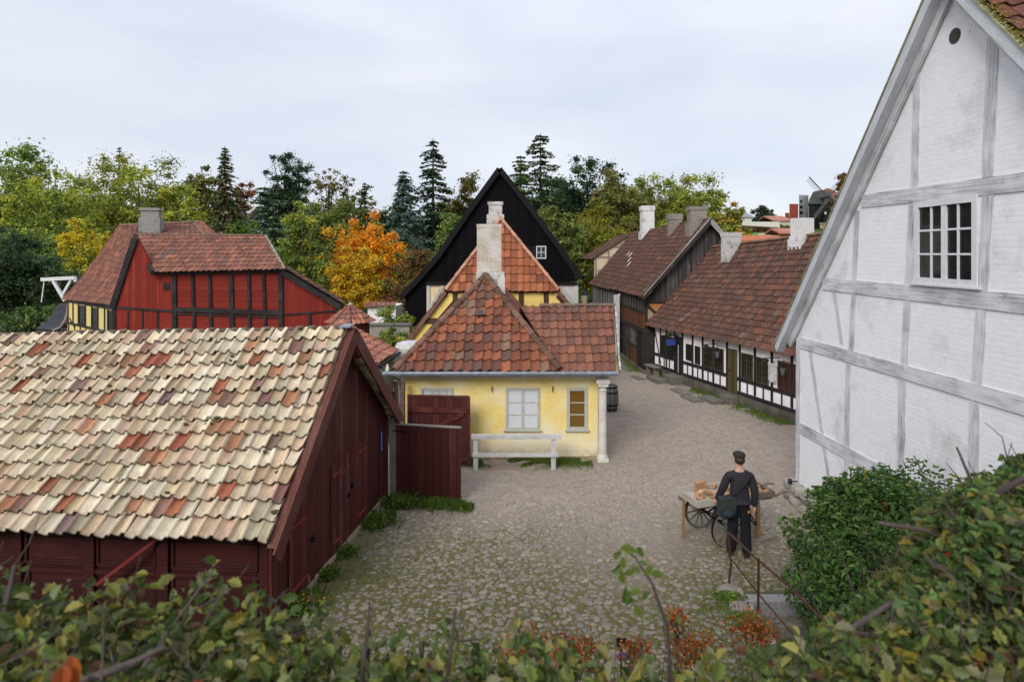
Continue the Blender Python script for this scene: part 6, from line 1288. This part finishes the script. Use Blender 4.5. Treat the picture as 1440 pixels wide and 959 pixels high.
tree('hornbeam', 'small rounded golden tree standing before the orange maple', 495, 349, 68, 43, GOLD, .06, 10000, .10, 70, .2, 1, [(0, 0, .1, .8), (0, 0, -.4, .8)])
conifer('blue_spruce', 'blue grey spruce left of the tall ragged fir', 567, 240, 86, 66, BL, 30, 11, .21, 15, .2, .62, .03, .05)
conifer('fir', 'tall ragged dark fir left of the black gable', 609, 194, 108, 70, DG+[(.025, .05, .025)], 22, 8, .2, 34, .28, .62, .15, .22, .08, bushy=.8)
tree('beech', 'olive gold round tree between the ragged fir and the black gable', 660, 248, 78, 78, [(.20, .15, .018), (.15, .13, .02), (.11, .11, .02)], .1, 11000, .2, 80, .19, 1, L5)
tree('oak', 'mid green tree against the left slope of the black gable', 640, 300, 95, 56, GR, .05, 11000, .17, 80, .2, 1, L4)
tree('cotoneaster', 'russet red shrub between golden tree and black house', 585, 352, 92, 44, RBR+OL[:2], .03, 10000, .10, 70, .2, 1, L4, cat='bush')
tree('laurel', 'dark blue green shrub below the blue spruce', 560, 325, 100, 54, BL+DG, .03, 9000, .15, 70, .22, 1, L4, cat='bush')
conifer('fir', 'tall open topped fir right of the black gable peak', 760, 187, 112, 72, DG+GR[:1], 22, 8, .2, 34, .22, .58, .15, .28, .12, bushy=.9)
conifer('fir', 'broad green fir just left of the open topped fir', 732, 219, 80, 68, GR+DG, 28, 10, .2, 18, .2, .6, .05, .1, .1)
tree('oak', 'dark green oak with rugged crown right of the open topped fir', 826, 224, 112, 80, DG+[(.02, .045, .03)], .15, 15000, .2, 90, .17, .9, L5)
tree('oak', 'olive brown oak right of the rugged dark oak', 866, 240, 90, 70, OL+BRG[:1], .1, 13000, .2, 90, .18, 1, L3)
tree('hawthorn', 'green shrub tree under the tall firs beside the black house', 785, 292, 90, 52, GR+OL, .03, 11000, .15, 80, .2, 1, L4)
tree('ash_tree', 'golden yellow green ash tree above the street end', 842, 290, 120, 55, [(.21, .20, .015), (.15, .16, .018), (.26, .22, .016)], .05, 16000, .14, 100, .19, 1, L5, pal2=YG)
tree('lime_tree', 'yellow olive tree behind the white chimney of the row house', 920, 250, 110, 72, YG+OL, .05, 14000, .19, 90, .18, 1, L5)
tree('lime_tree', 'large yellow olive tree behind the two grey chimneys', 985, 250, 110, 68, YG+OL[:2], .03, 15000, .18, 100, .18, 1, L5)
tree('oak', 'browning outer tree at the right end of the tree line', 1030, 285, 55, 66, OL+GOLD[:1]+YG[:1], .03, 8000, .18, 60, .2, .85, L3)
tree('lilac_bush', 'dark green bush at the street end beside the lantern', 833, 412, 62, 42, DG+GR, .02, 6000, .10, 50, .24, 1, L3, cat='bush')
tree('garden_bush', 'green bush climbing the left wall of the black house', 556, 432, 70, 28.6, GR+YG[:1], .03, 8000, .07, 50, .22, 1, L4, cat='bush')
tree('garden_bush', 'low yellow green bush above the grey shed roof', 556, 462, 66, 24.5, YG+GR, .03, 6500, .06, 50, .22, 1, L4, cat='bush')
tree('ivy_bush', 'low dark shrub under the lifting frame by the barn ridge', 60, 432, 110, 36.5, DG+GR, .02, 7000, .10, 50, .24, 1, L4, cat='bush')
# darker wood filling behind
for i, (cx_, tp_, wd_, Y_, pl_, lb) in enumerate(((40, 262, 120, 86, GR, 'dull green background tree behind the far left oak'), (140, 262, 110, 88, GR, 'dull green background tree behind the yellow maple'), (240, 285, 120, 90, DG, 'dark background tree behind the red house chimney'), (320, 292, 110, 92, DG, 'dark background tree behind the narrow spruce'), (430, 292, 120, 90, DG, 'dark background tree behind the poplar'), (560, 292, 110, 88, DG, 'dark background tree behind the blue spruce'), (640, 285, 110, 90, DG, 'dark background tree behind the ragged fir'), (775, 255, 110, 88, DG, 'dark background tree behind the open topped fir'), (890, 268, 110, 88, GR, 'dull green background tree above the row house'), (960, 275, 110, 84, OL, 'olive background tree behind the grey chimneys'))):
    tree('oak', lb, cx_, tp_, wd_, Y_, pl_, .0, 9000, .27, 60, .26, 1, L4)
for cx_, tp_, wd_, Y_, pl_, lb in ((60, 330, 150, 57, GR, 'low green thicket behind the dark evergreen'), (170, 335, 130, 60, YG, 'low yellow green thicket behind the yellow wing roof'), (275, 318, 110, 58, OL, 'low olive thicket over the red house ridge'), (400, 345, 100, 52, GR, 'low green thicket right of the red house roof'), (470, 372, 100, 56, DG, 'low dark thicket under the orange maple'), (545, 380, 80, 52, GR, 'low green thicket behind the russet shrub'), (640, 345, 90, 62, GR, 'green thicket behind the black roof slope'), (800, 340, 90, 60, GR, 'green thicket below the rugged oak')):
    tree('thicket', lb, cx_, tp_, wd_, Y_, pl_, .0, 8000, .17, 60, .26, 1, L4, cat='bush', grp='thickets behind the houses')

# ================================================================== THE HILL WITH THE WINDMILL
GRG = 'buildings on the far hill'
def at_hill(x, Y): X = (x-720)/F*Y; return X, float(terrain(X, Y))
def zy(y, Y): return H+(357-y)/F*Y
P6 = lambda x, y: (1000+x/5.992, 220+y/5.994)
def hbox(nm, mat, parent, x0, x1, ytop, Y, dy, ybot=None): 
    m = MB(); a, b = (x0-720)/F*Y, (x1-720)/F*Y; za = zy(ybot, Y) if ybot else float(terrain((a+b)/2, Y))-1.; zb = zy(ytop, Y); r_ = unit([(a+b)/2, Y, 0])*dy; m.obox(np.array([(a+b)/2, Y, (za+zb)/2])+r_/2, ((b-a)/2, 0, 0), r_/2, (0, 0, (zb-za)/2)); return m.build(nm, mat, parent)
FARW = m_plain('far_white_wall', (.60, .57, .52), .9); FARR = m_plain('far_red_roof', (.36, .15, .11), .9); FARB = m_brick('far_red_brick', (.26, .06, .035), (.22, .05, .03), .5, .2); FARG = m_plain('far_grey_concrete', (.22, .23, .25), .8); PINKB = m_brick('far_pink_brick', (.26, .13, .10), (.23, .11, .09), .5, .2)
X, z = at_hill(1072, 104); wl = thing('boundary_wall', 'long white wall on the grassy hill', 'wall', (X, 104, z)); hbox('masonry', FARW, wl, 1047, 1096, 312, 104, .4)
X, z = at_hill(1070, 100); hd = thing('red_hedge', 'long reddish autumn hedge below the white hill wall', 'hedge', (X, 100, z)); m = MB(); n = 5000
C = np.stack([(rng.uniform(1044, 1096, n)-720)/F*100, 100+rng.normal(size=n)*.5, np.zeros(n)], 1); C[:, 2] = terrain(C[:, 0], C[:, 1])+rng.random(n)*1.0*(1.2-.5*(C[:, 0]-38)/7); m.leaves(C, rng.normal(size=(n, 3))+np.array([0, -.4, .6]), np.full(n, .14), np.array([(.20, .06, .03), (.12, .08, .03), (.16, .05, .03), (.08, .09, .03)])[rng.integers(0, 4, n)]); m.build('foliage', LEAF, hd)
m = MB(); gxs = np.linspace(1042, 1103, 24); gys = np.linspace(74, 99, 20)
V = [((x-720)/F*y, y, float(terrain((x-720)/F*y, y))+.05) for y in gys for x in gxs]; m.raw(V, [(j*24+i, j*24+i+1, (j+1)*24+i+1, (j+1)*24+i) for j in range(19) for i in range(23)]); lawn = m_plain('lawn_green', (.09, .19, .03), .95, var=.25, sc_=1.5); struct('lawn', m, lawn, True)
m = MB(); V = []
for y in np.linspace(84, 97, 10):
    for x in (1066+(97-y)*.1, 1086+(97-y)*.2): V.append(((x-720)/F*y, y, float(terrain((x-720)/F*y, y))+.09))
m.raw(V, [(2*i, 2*i+1, 2*i+3, 2*i+2) for i in range(9)]); struct('path', m, m_plain('gravel_path', (.30, .26, .21), .95), True)
def house_far(nm, lb, x0, x1, yb, ye, yr, Y, wm, rm, dy=8):
    X, z = at_hill((x0+x1)/2, Y); r = thing(nm, lb, 'house', (X, Y, z), GRG); hbox('wall', wm, r, x0, x1, ye, Y, dy); a, b = (x0-720)/F*Y, (x1-720)/F*Y; m = MB()
    m.prism([(a-.2, Y-.3, zy(ye, Y)), (b+.2, Y-.3, zy(ye, Y)), (b+.2, Y+dy/2, zy(yr, Y)), (a-.2, Y+dy/2, zy(yr, Y))], (0, .05, .2), (1, 0, 0), (0, 0, 1)); m.prism([(a-.2, Y+dy, zy(ye, Y)), (b+.2, Y+dy, zy(ye, Y)), (b+.2, Y+dy/2, zy(yr, Y)), (a-.2, Y+dy/2, zy(yr, Y))], (0, .05, .2), (1, 0, 0), (0, 0, 1)); m.build('roof', rm, r); return r
house_far('long_house', 'low far house with a faded red roof on the hill', 1087, 1112, 322, 311, 303.5, 118, m_plain('far_cream', (.45, .40, .32), .9), FARR)
house_far('white_house', 'small white house half hidden at the end of the trees', 1040, 1057, 320, 306, 297, 118, FARW, FARG)
house_far('orange_roof_house', 'low house with a bright orange roof behind the timbered house ridge', 1046, 1108, 350, 341.5, 333.5, 46, FARW, m_tile('bright_roof', .1, .3) if 0 else m_plain('bright_orange_roof', (.40, .12, .045), .9, var=.35, sc_=6), 5)
house_far('small_brick_house', 'small brick house with pale gable edge below the mill', 1096, 1118, 345, 329, 323, 60, m_brick('small_red_brick', (.28, .10, .06), (.24, .09, .055), .3, .1), FARR, 3)
X, z = at_hill(1115, 135); tb = thing('brick_tower', 'tall plain red brick block on the hill left of the windmill', 'building', (X, 135, z), GRG); hbox('wall', FARB, tb, 1110, 1122.5, 287, 135, 8); hbox('side_block', FARB, tb, 1104, 1109.8, 299.5, 136, 5)
X, z = at_hill(1130, 138); ab = thing('apartment_block', 'grey apartment block with balconies left of the windmill', 'building', (X, 138, z), GRG); hbox('wall', FARG, ab, 1123.5, 1137, 274.5, 138, 10); hbox('stair_tower', m_plain('far_dark_grey', (.13, .14, .155), .8), ab, 1132, 1136.5, 277, 137.5, .45)
for k_ in range(4): hbox('balcony', m_plain('balcony_grey', (.16, .18, .2), .6), ab, 1124.5, 1129, 286+k_*8, 137, .95, 289.5+k_*8); hbox('window', GLASSB, ab, 1125, 1128.5, 281.5+k_*8, 137.9, .06, 285+k_*8)
X, z = at_hill(1170, 142); pb = thing('brick_building', 'pinkish brick building behind the windmill', 'building', (X, 142, z), GRG); m = MB(); a_, b_, c_ = (1155-720)/F*142, (1188-720)/F*142, (1164-720)/F*142; m.prism([(a_, 142, z-1), (b_, 142, z-1), (b_, 142, zy(275, 142)), (c_, 142, zy(264.5, 142)), (a_, 142, zy(268, 142))], (4, 8, 0), (1, 0, 0), (0, 0, 1)); m.build('wall', PINKB, pb)
for k_ in range(2): hbox('window', GLASSB, pb, 1176, 1179.5, 303+k_*0-14*k_, 141.9, .08, 311-14*k_)
# windmill
MY = 130.; X, z = at_hill(1155, MY); mill = thing('windmill', 'black boarded post windmill with four lattice sails on the hill', 'windmill', (X, MY, z)); pm = lambda x, y, Y=MY: px(1000+x/5.992, 220+y/5.994, Y)
MBK = m_plank('mill_black_boards', (.012, .012, .013), (.025, .025, .027), .25, .3); a_, b_ = pm(822, 590), pm(1024, 590)
m = MB(); eave = zy(286.5, MY); m.obox(((a_[0]+b_[0])/2+1.25, MY+2.5, (z-.6+eave)/2), ((b_[0]-a_[0])/2, 0, 0), (1.25, 2.5, 0), (0, 0, (eave-z+.6)/2)); m.build('wall', MBK, mill)
m = MB(); rid_ = pm(975, 345); hw = (b_[0]-a_[0])/2+.25; cxm = (a_[0]+b_[0])/2; arcp = [(cxm-hw, eave-.1), (cxm-hw*.92, eave+.9), (cxm-hw*.62, zy(270, MY)), (cxm, zy(267.5, MY)), (cxm+hw*.62, zy(270, MY)), (cxm+hw*.92, eave+.9), (cxm+hw, eave-.1)]
m.prism([(x, MY-.3, zz) for x, zz in arcp], (2.7, 5.6, 0), (1, 0, 0), (0, 0, 1)); m.build('roof', m_plain('mossy_mill_roof', (.085, .095, .085), .9, var=.3), mill)
m = MB(); m.prism([(pm(905, 590)[0], MY-2.2, z-.6), (pm(1024, 590)[0], MY-2.2, z-.6), (pm(1024, 400)[0], MY-2.2, zy(287, MY)), (pm(970, 0)[0], MY-2.2, zy(281, MY)), (pm(905, 0)[0], MY-2.2, zy(293, MY))], (1, 2.1, 0), (1, 0, 0), (0, 0, 1)); m.build('porch', MBK, mill)
m = MB(); m.beam(pm(872, 520, MY-2.4), pm(972, 385, MY-2.4), .3, .1, (0, 1, 0)); m.build('porch_verge', GREYW, mill); q = pm(965, 478, MY-2.3); m = MB(); m.box(q[0]-.22, q[0]+.22, MY-2.26, MY-2.205, q[2]-.25, q[2]+.25); m.build('window', FARW, mill)
hubp = pm(985, 345, MY-2.9); m = MB(); m.tube([hubp+np.array([0, 3.2, 0]), hubp+np.array([0, -.5, 0])], [.3, .28], 10); m.build('sail_hub', m_plain('mill_iron', (.03, .03, .032), .7), mill)
SAIL = m_beam('mill_sail_wood', (.055, .05, .045), (.10, .095, .085), .4)
for ex_, ey_, side in ((825, 175, 1), (1130, 490, 1), (1115, 215, 1), (865, 505, 1)):
    e_ = pm(ex_, ey_, MY-2.9); d_ = e_-hubp; L_ = np.linalg.norm(d_); u_ = d_/L_; v_ = np.cross(u_, (0, 1, 0)); m = MB(); m.beam(hubp, e_, .2, .14, (0, 1, 0)); s_o = m.build('sail', SAIL, mill); m = MB()
    for k_ in range(13): p = hubp+u_*L_*(.24+.058*k_); m.beam(p, p+v_*.95, .045, .035, (0, 1, 0))
    for o_ in (.45, .92): m.beam(hubp+u_*L_*.24+v_*o_, hubp+u_*L_*.98+v_*o_, .04, .03, (0, 1, 0))
    m.build('lattice', SAIL, s_o)
X, z = at_hill(1163, 124); sb = thing('hay_shelter', 'pale low box at the foot of the windmill', 'box', (X, 124, z)); hbox('box_body', m_plain('pale_box', (.35, .29, .17), .9), sb, 1153, 1165, 315, 124, 2, 322); hbox('lid', m_plain('pale_lid', (.42, .36, .24), .9), sb, 1152.3, 1165.7, 313.6, 123.8, 2.4, 314.9)
X, z = at_hill(1171, 123); bb = thing('blue_barrel', 'small blue barrel beside the pale box on the hill', 'barrel', (X, 123, z)); m = MB(); m.lathe((X, 123, zy(320.5, 123)), [(.38, 0), (.44, .3), (.44, .6), (.38, .9)], 12); m.build('shell', m_plain('far_blue', (.04, .08, .3), .5), bb)
tree('oak', 'small isolated dark tree on the skyline of the hill', 1074, 291, 32, 125, DG, .1, 4500, .24, 40, .24, 1, L4, grp='trees on the windmill hill')
tree('chestnut', 'rusty autumn tree right of the windmill', 1196, 244, 50, 118, [(.16, .09, .025), (.12, .08, .025), (.19, .11, .03)], .05, 9000, .24, 70, .2, .9, L4, grp='trees on the windmill hill')
tree('hedge_bush', 'round dark shrub left of the mill on the lawn', 1088, 322, 12, 94, DG, .0, 1500, .15, 20, .26, 1, None, cat='bush', grp='shrubs on the lawn')
tree('hedge_bush', 'dark green shrub in front of the red brick block', 1105, 317, 20, 108, DG+GR, .0, 1800, .16, 20, .26, 1, None, cat='bush', grp='shrubs on the lawn')

# ================================================================== FOREGROUND PLANTING
HAW = [(-.95, 0), (-.66, .16), (-.46, .50), (-.22, .40), (.0, .60), (.2, .40), (.44, .40), (.62, .2), (.92, 0)]
OVAL = [(-.95, 0), (-.6, .34), (-.1, .52), (.4, .40), (.75, .18), (1., 0)]
HP = np.array([(.115, .155, .036), (.15, .185, .048), (.08, .12, .032), (.20, .20, .05), (.065, .10, .03), (.24, .215, .06), (.14, .165, .075), (.05, .075, .025), (.17, .16, .09)])
TWIG = m_beam('purple_brown_twig', (.05, .035, .032), (.13, .10, .10), .5, 3.)
def twigs(mb, P0, n, L_, r_, up=.7, spread=1.):
    for i in range(n):
        p = P0[rng.integers(0, len(P0))]; d_ = unit(rng.normal(size=3)*spread+np.array([0, 0, up])); q = p+d_*L_*(.5+rng.random()); mid = (p+q)/2+rng.normal(size=3)*L_*.12; mb.tube([p, mid, q], [r_, r_*.75, r_*.4], 5)
def hedge(root, sampler, n, size, pal, outline, tw, twL, twr, stems=(), wjit=.5):
    m = MB(); C, N = sampler(n); c = pal[rng.integers(0, len(pal), n)]*(.6+.8*rng.random((n, 1))); odd = rng.random(n); odd = odd*(5 if size > .03 else 1); c[odd < .003] = (.22, .06, .02); c[(odd > .012) & (odd < .045)] = (.24, .19, .03); c[(odd > .045) & (odd < .075)] = (.11, .06, .035)
    m.lobed(C, N, size*(.35+1.05*rng.random(n)), c, outline); m.build('foliage', LEAF, root)
    if tw:
        t = MB(); twigs(t, C, tw, twL, twr); t.build('twigs', TWIG, root)
    for pts, r_ in stems:
        t = MB(); t.tube(pts, r_, 7); t.build('branch', TWIG, root)
SIL = [(-300, 812), (0, 819), (90, 835), (165, 823), (240, 849), (330, 855), (420, 873), (470, 889), (560, 901), (640, 907), (720, 920), (840, 932), (930, 951), (1000, 948), (1080, 938), (1160, 918), (1300, 876), (1700, 846)]
def top_z(X, Y): 
    xx = 720+X*F/1.42; y_ = np.interp(xx, [a for a, _ in SIL], [b for _, b in SIL]); return H-(y_-357)/F*1.42
hg = thing('hawthorn_hedge', 'long hawthorn hedge with yellowing lobed leaves along the bottom of the view', 'hedge', (-.3, 1.25, 3.3))
def samp(n):
    X = rng.uniform(-1.9, 1.25, n); Y = rng.uniform(.98, 1.50, n); zt_ = top_z(X, Y)+.025*np.sin(X*9+Y*14)+.015*np.sin(X*23)-.32*np.clip(Y-1.42, 0, 1); zt_ = zt_+.02*np.sin(X*41+1)+.02*np.sin(X*67); d_ = np.abs(rng.normal(size=n))*.13; Z = zt_-d_+.02*rng.normal(size=n)
    return np.stack([X, Y, Z], 1), rng.normal(size=(n, 3))*.75+np.array([0, -.25, .9])
stems = [([px(230, 910, 1.05), px(190, 930, 1.1), px(110, 960, 1.15)], [.004, .006, .008]), ([px(300, 800, 1.38), px(250, 870, 1.33), px(200, 940, 1.2)], [.002, .0035, .005]), ([px(520, 845, 1.40), px(515, 900, 1.36), px(505, 980, 1.3)], [.0025, .0045, .005]), ([px(640, 855, 1.36), px(632, 930, 1.3), px(620, 1000, 1.3)], [.003, .0045, .006]), ([px(20, 795, 1.4), px(5, 860, 1.3), px(-40, 940, 1.2)], [.003, .005, .007])]
hedge(hg, samp, 14500, .0195, HP, HAW, 620, .11, .0022, stems)
m = MB()
for i in range(60): 
    q = np.array([rng.uniform(-1.8, 1.2), rng.uniform(1.02, 1.45), 3.2]); e_ = q+np.array([.15*rng.normal(), .1*rng.normal(), .0]); e_[2] = top_z(e_[0], 0)-.03; m.tube([q, (q+e_)/2+rng.normal(size=3)*.05, e_], [.012, .009, .004], 6)
m.build('stems', TWIG, hg)
m = MB(); m.lobed(np.array([px(100, 945, 1.02), px(86, 955, 1.0)]), np.array([[.1, -.6, .7], [.3, -.5, .8]]), np.array([.032, .028]), np.array([(.30, .075, .015), (.26, .06, .015)]), OVAL); m.build('dead_leaf', LEAF, hg)
# upright shoot
sh_ = thing('hawthorn_shoot', 'single upright leafy shoot rising out of the hedge in front of the court', 'shoot', px(940, 1000, 1.45)); P_ = [px(945, 980, 1.45), px(938, 880, 1.45), px(917, 820, 1.45), px(893, 783, 1.46), px(874, 770, 1.47)]
m = MB(); m.tube(P_, [.005, .0045, .0035, .0025, .0015], 6); m.build('stem', TWIG, sh_)
C = np.array([px(x, y, 1.45+.03*rng.normal()) for x, y in ((872, 776), (884, 772), (900, 775), (905, 792), (876, 790), (868, 800), (885, 805), (895, 800), (880, 838), (892, 832), (885, 845), (897, 858), (902, 866), (913, 802), (925, 808), (908, 836), (936, 866), (955, 868), (875, 812), (866, 782))]); k_ = len(C)
m = MB(); m.lobed(C, rng.normal(size=(k_, 3))*.5+np.array([0, -.7, .5]), .017*(.7+.6*rng.random(k_)), np.array([(.12, .16, .03), (.16, .17, .05), (.06, .11, .02)])[rng.integers(0, 3, k_)], HAW); m.build('foliage', LEAF, sh_)
# near thorn bush on the right
nb = thing('bramble_bush', 'large tangled bramble bush with brown stems at the lower right corner', 'bush', (1.6, 1.9, 3.3))
NBP = np.array([(.075, .14, .034), (.10, .175, .044), (.05, .095, .026), (.14, .185, .05), (.09, .14, .06), (.17, .17, .05), (.04, .07, .022), (.12, .10, .05)])
SIL2 = [(1060, 945), (1100, 925), (1150, 895), (1200, 856), (1240, 800), (1275, 745), (1320, 712), (1350, 690), (1385, 660), (1440, 650), (1600, 640), (2000, 640)]
def samp2(n):
    Y = rng.uniform(1.45, 2.35, n); xx = rng.uniform(1075, 1640, n); X = (xx-720)/F*Y; y_ = np.interp(xx, [a for a, _ in SIL2], [b for _, b in SIL2])+14*np.sin(xx*.045+Y*7); zt_ = H-(y_-357)/F*np.maximum(Y, 1.95)
    Z = zt_-np.abs(rng.normal(size=n))*.30*np.where(rng.random(n) < .6, .5, 1.6); return np.stack([X, Y, Z], 1), rng.normal(size=(n, 3))*.8+np.array([0, -.35, .8])
stems = [([px(1165, 905, 1.6), px(1250, 850, 1.62), px(1310, 835, 1.65)], [.008, .007, .005]), ([px(1160, 885, 1.55), px(1260, 898, 1.6), px(1350, 915, 1.6), px(1440, 930, 1.6)], [.007, .0075, .0085, .009]), ([px(1235, 735, 1.9), px(1300, 745, 1.85), px(1365, 775, 1.85), px(1440, 800, 1.8)], [.006, .007, .009, .01]), ([px(1372, 715, 1.8), px(1400, 695, 1.8), px(1440, 672, 1.75)], [.013, .011, .008]), ([px(1345, 628, 2.0), px(1372, 690, 1.95), px(1345, 760, 1.8), px(1325, 780, 1.8)], [.003, .006, .01, .012]), ([px(1140, 980, 1.5), px(1135, 925, 1.55), px(1128, 895, 1.6)], [.01, .009, .006]), ([px(1395, 770, 1.75), px(1420, 830, 1.7), px(1440, 870, 1.7)], [.01, .012, .014]), ([px(1285, 640, 2.05), px(1310, 690, 2.0), px(1330, 740, 1.95)], [.002, .003, .004])]
hedge(nb, samp2, 20000, .0195, NBP, HAW, 520, .11, .0026, stems)
m = MB()
for i in range(70):
    q = np.array([rng.uniform(1.35, 2.3), rng.uniform(1.6, 2.2), 3.3]); e_ = q+np.array([.3*rng.normal(), .15*rng.normal(), 0]); xx = 720+e_[0]*F/1.95; xx = 720+e_[0]*F/e_[1]; e_[2] = H-(np.interp(xx, [a for a, _ in SIL2], [b for _, b in SIL2])-357)/F*max(e_[1], 1.95)-.06; m.tube([q, (q+e_)/2+rng.normal(size=3)*.07, e_], [.010, .006, .0025], 6)
m.build('stems', TWIG, nb)
# mid distance bush in front of the white wall
mb_ = thing('ivy_hedge', 'dense dark green leafy bush between the steps and the white house', 'bush', (4.9, 7.6, 0)); MP = np.array([(.05, .105, .024), (.07, .135, .03), (.035, .075, .02), (.095, .155, .04)])
def samp3(n):
    d_ = rng.normal(size=(n, 3)); d_ /= np.linalg.norm(d_, axis=1, keepdims=True); lob = np.array([(4.75, 8.2, .85, 1.0, 1.0, 1.05), (5.2, 7.6, 1.2, .95, 1.2, 1.15), (4.5, 7.5, .5, .75, .8, .95), (5.2, 6.6, 1.35, 1.0, 1.1, 1.2), (4.85, 8.75, 1.45, .42, .5, .42), (5.1, 8.3, 1.7, .55, .6, .45)])
    k_ = rng.choice(len(lob), n, p=[.24, .24, .18, .18, .08, .08]); c = lob[k_]; r_ = rng.random((n, 1))**.25; P = c[:, :3]+d_*c[:, 3:]*r_*(1+.12*np.sin(d_[:, :1]*9+d_[:, 2:]*7)); P[:, 2] = np.maximum(P[:, 2], .03); return P, d_+np.array([-.1, -.3, .6])+rng.normal(size=(n, 3))*.5
hedge(mb_, samp3, 36000, .036, MP, OVAL, 300, .22, .003, ())
m = MB()
for i in range(30): q = np.array([rng.uniform(4.3, 5.6), rng.uniform(6.5, 8.6), 0]); e_ = q+np.array([.3*rng.normal(), .3*rng.normal(), 1.3+.5*rng.random()]); m.tube([q, (q+e_)/2+rng.normal(size=3)*.1, e_], [.03, .02, .006], 6)
m.build('stems', BARK, mb_)
# fallen orange flowers and berries behind the hedge
OF = np.array([(.34, .085, .014), (.28, .055, .014), (.36, .14, .02), (.22, .04, .015), (.14, .10, .03)])
for x, y, r_, n, Y, lb in ((745, 915, .30, 900, 4.9, 'low orange leaved barberry at the left of the hedge bottom row'), (815, 912, .22, 600, 5.0, 'orange leaved barberry left of the black plant sign'), (895, 915, .16, 420, 4.7, 'small orange tuft right of the black plant sign'), (950, 868, .10, 320, 5.2, 'tall red orange sprig below the leafy shoot'), (978, 915, .26, 800, 5.0, 'red orange barberry under the tall sprig'), (1062, 884, .24, 900, 5.2, 'red orange barberry beside the stone steps')):
    c = px(x, y, Y); zb = float(bank_z(Y)); o = thing('barberry', lb, 'shrub', (c[0], Y, zb), 'orange leaved shrubs on the bank'); m = MB(); d_ = rng.normal(size=(n, 3)); n = int(n*.6); d_ = d_[:n]; P = c+d_*r_*.42*np.array([1, .8, .55 if r_ > .12 else 1.1]); m.leaves(P, rng.normal(size=(n, 3))+np.array([0, -.3, .7]), .012+.012*rng.random(n), OF[rng.integers(0, 5, n)]*(.6+.7*rng.random((n, 1)))); 
    gn = n//3; P2_ = c+rng.normal(size=(gn, 3))*r_*.5-np.array([0, 0, .1]); m.leaves(P2_, rng.normal(size=(gn, 3))+np.array([0, 0, .7]), .015+.01*rng.random(gn), np.array([(.08, .09, .025)]*gn)); m.build('foliage', LEAF, o)
    t = MB()
    for i in range(9): e_ = c+rng.normal(size=3)*r_*.4; t.tube([(c[0]+.1*rng.normal(), Y+.05*rng.normal(), zb-.1), e_], [.004, .002], 5)
    t.build('stems', TWIG, o)
ps = thing('plant_sign', 'little black plant label on a stake with a blue tag below', 'sign', px(875, 940, 4.9)); c = px(874, 903, 4.9)
m = MB(); m.box(c[0]-.042, c[0]+.042, 4.895, 4.905, c[2]-.038, c[2]+.038); pl_ = m.build('plate', m_plain('black_label', (.008, .008, .009), .4), ps); m = MB()
for i, (w_, o_) in enumerate(((.022, .022), (.048, -.004), (.03, -.018))): m.box(c[0]-w_/2, c[0]+w_/2, 4.8925, 4.8945, c[2]+o_-.004, c[2]+o_+.003)
m.build('lettering', m_plain('pale_lettering', (.35, .35, .35), .6), pl_)
m = MB(); m.tube([(c[0], 4.912, float(bank_z(4.9))-.1), (c[0], 4.912, c[2]+.03)], .006, 6); m.build('stake', IRON, ps); m = MB(); m.obox((c[0]+.02, 4.89, c[2]-.10), (.045, 0, .006), (0, .004, 0), (-.004, 0, .022)); m.build('tag', m_plain('blue_tag', (.03, .06, .28), .5), ps)
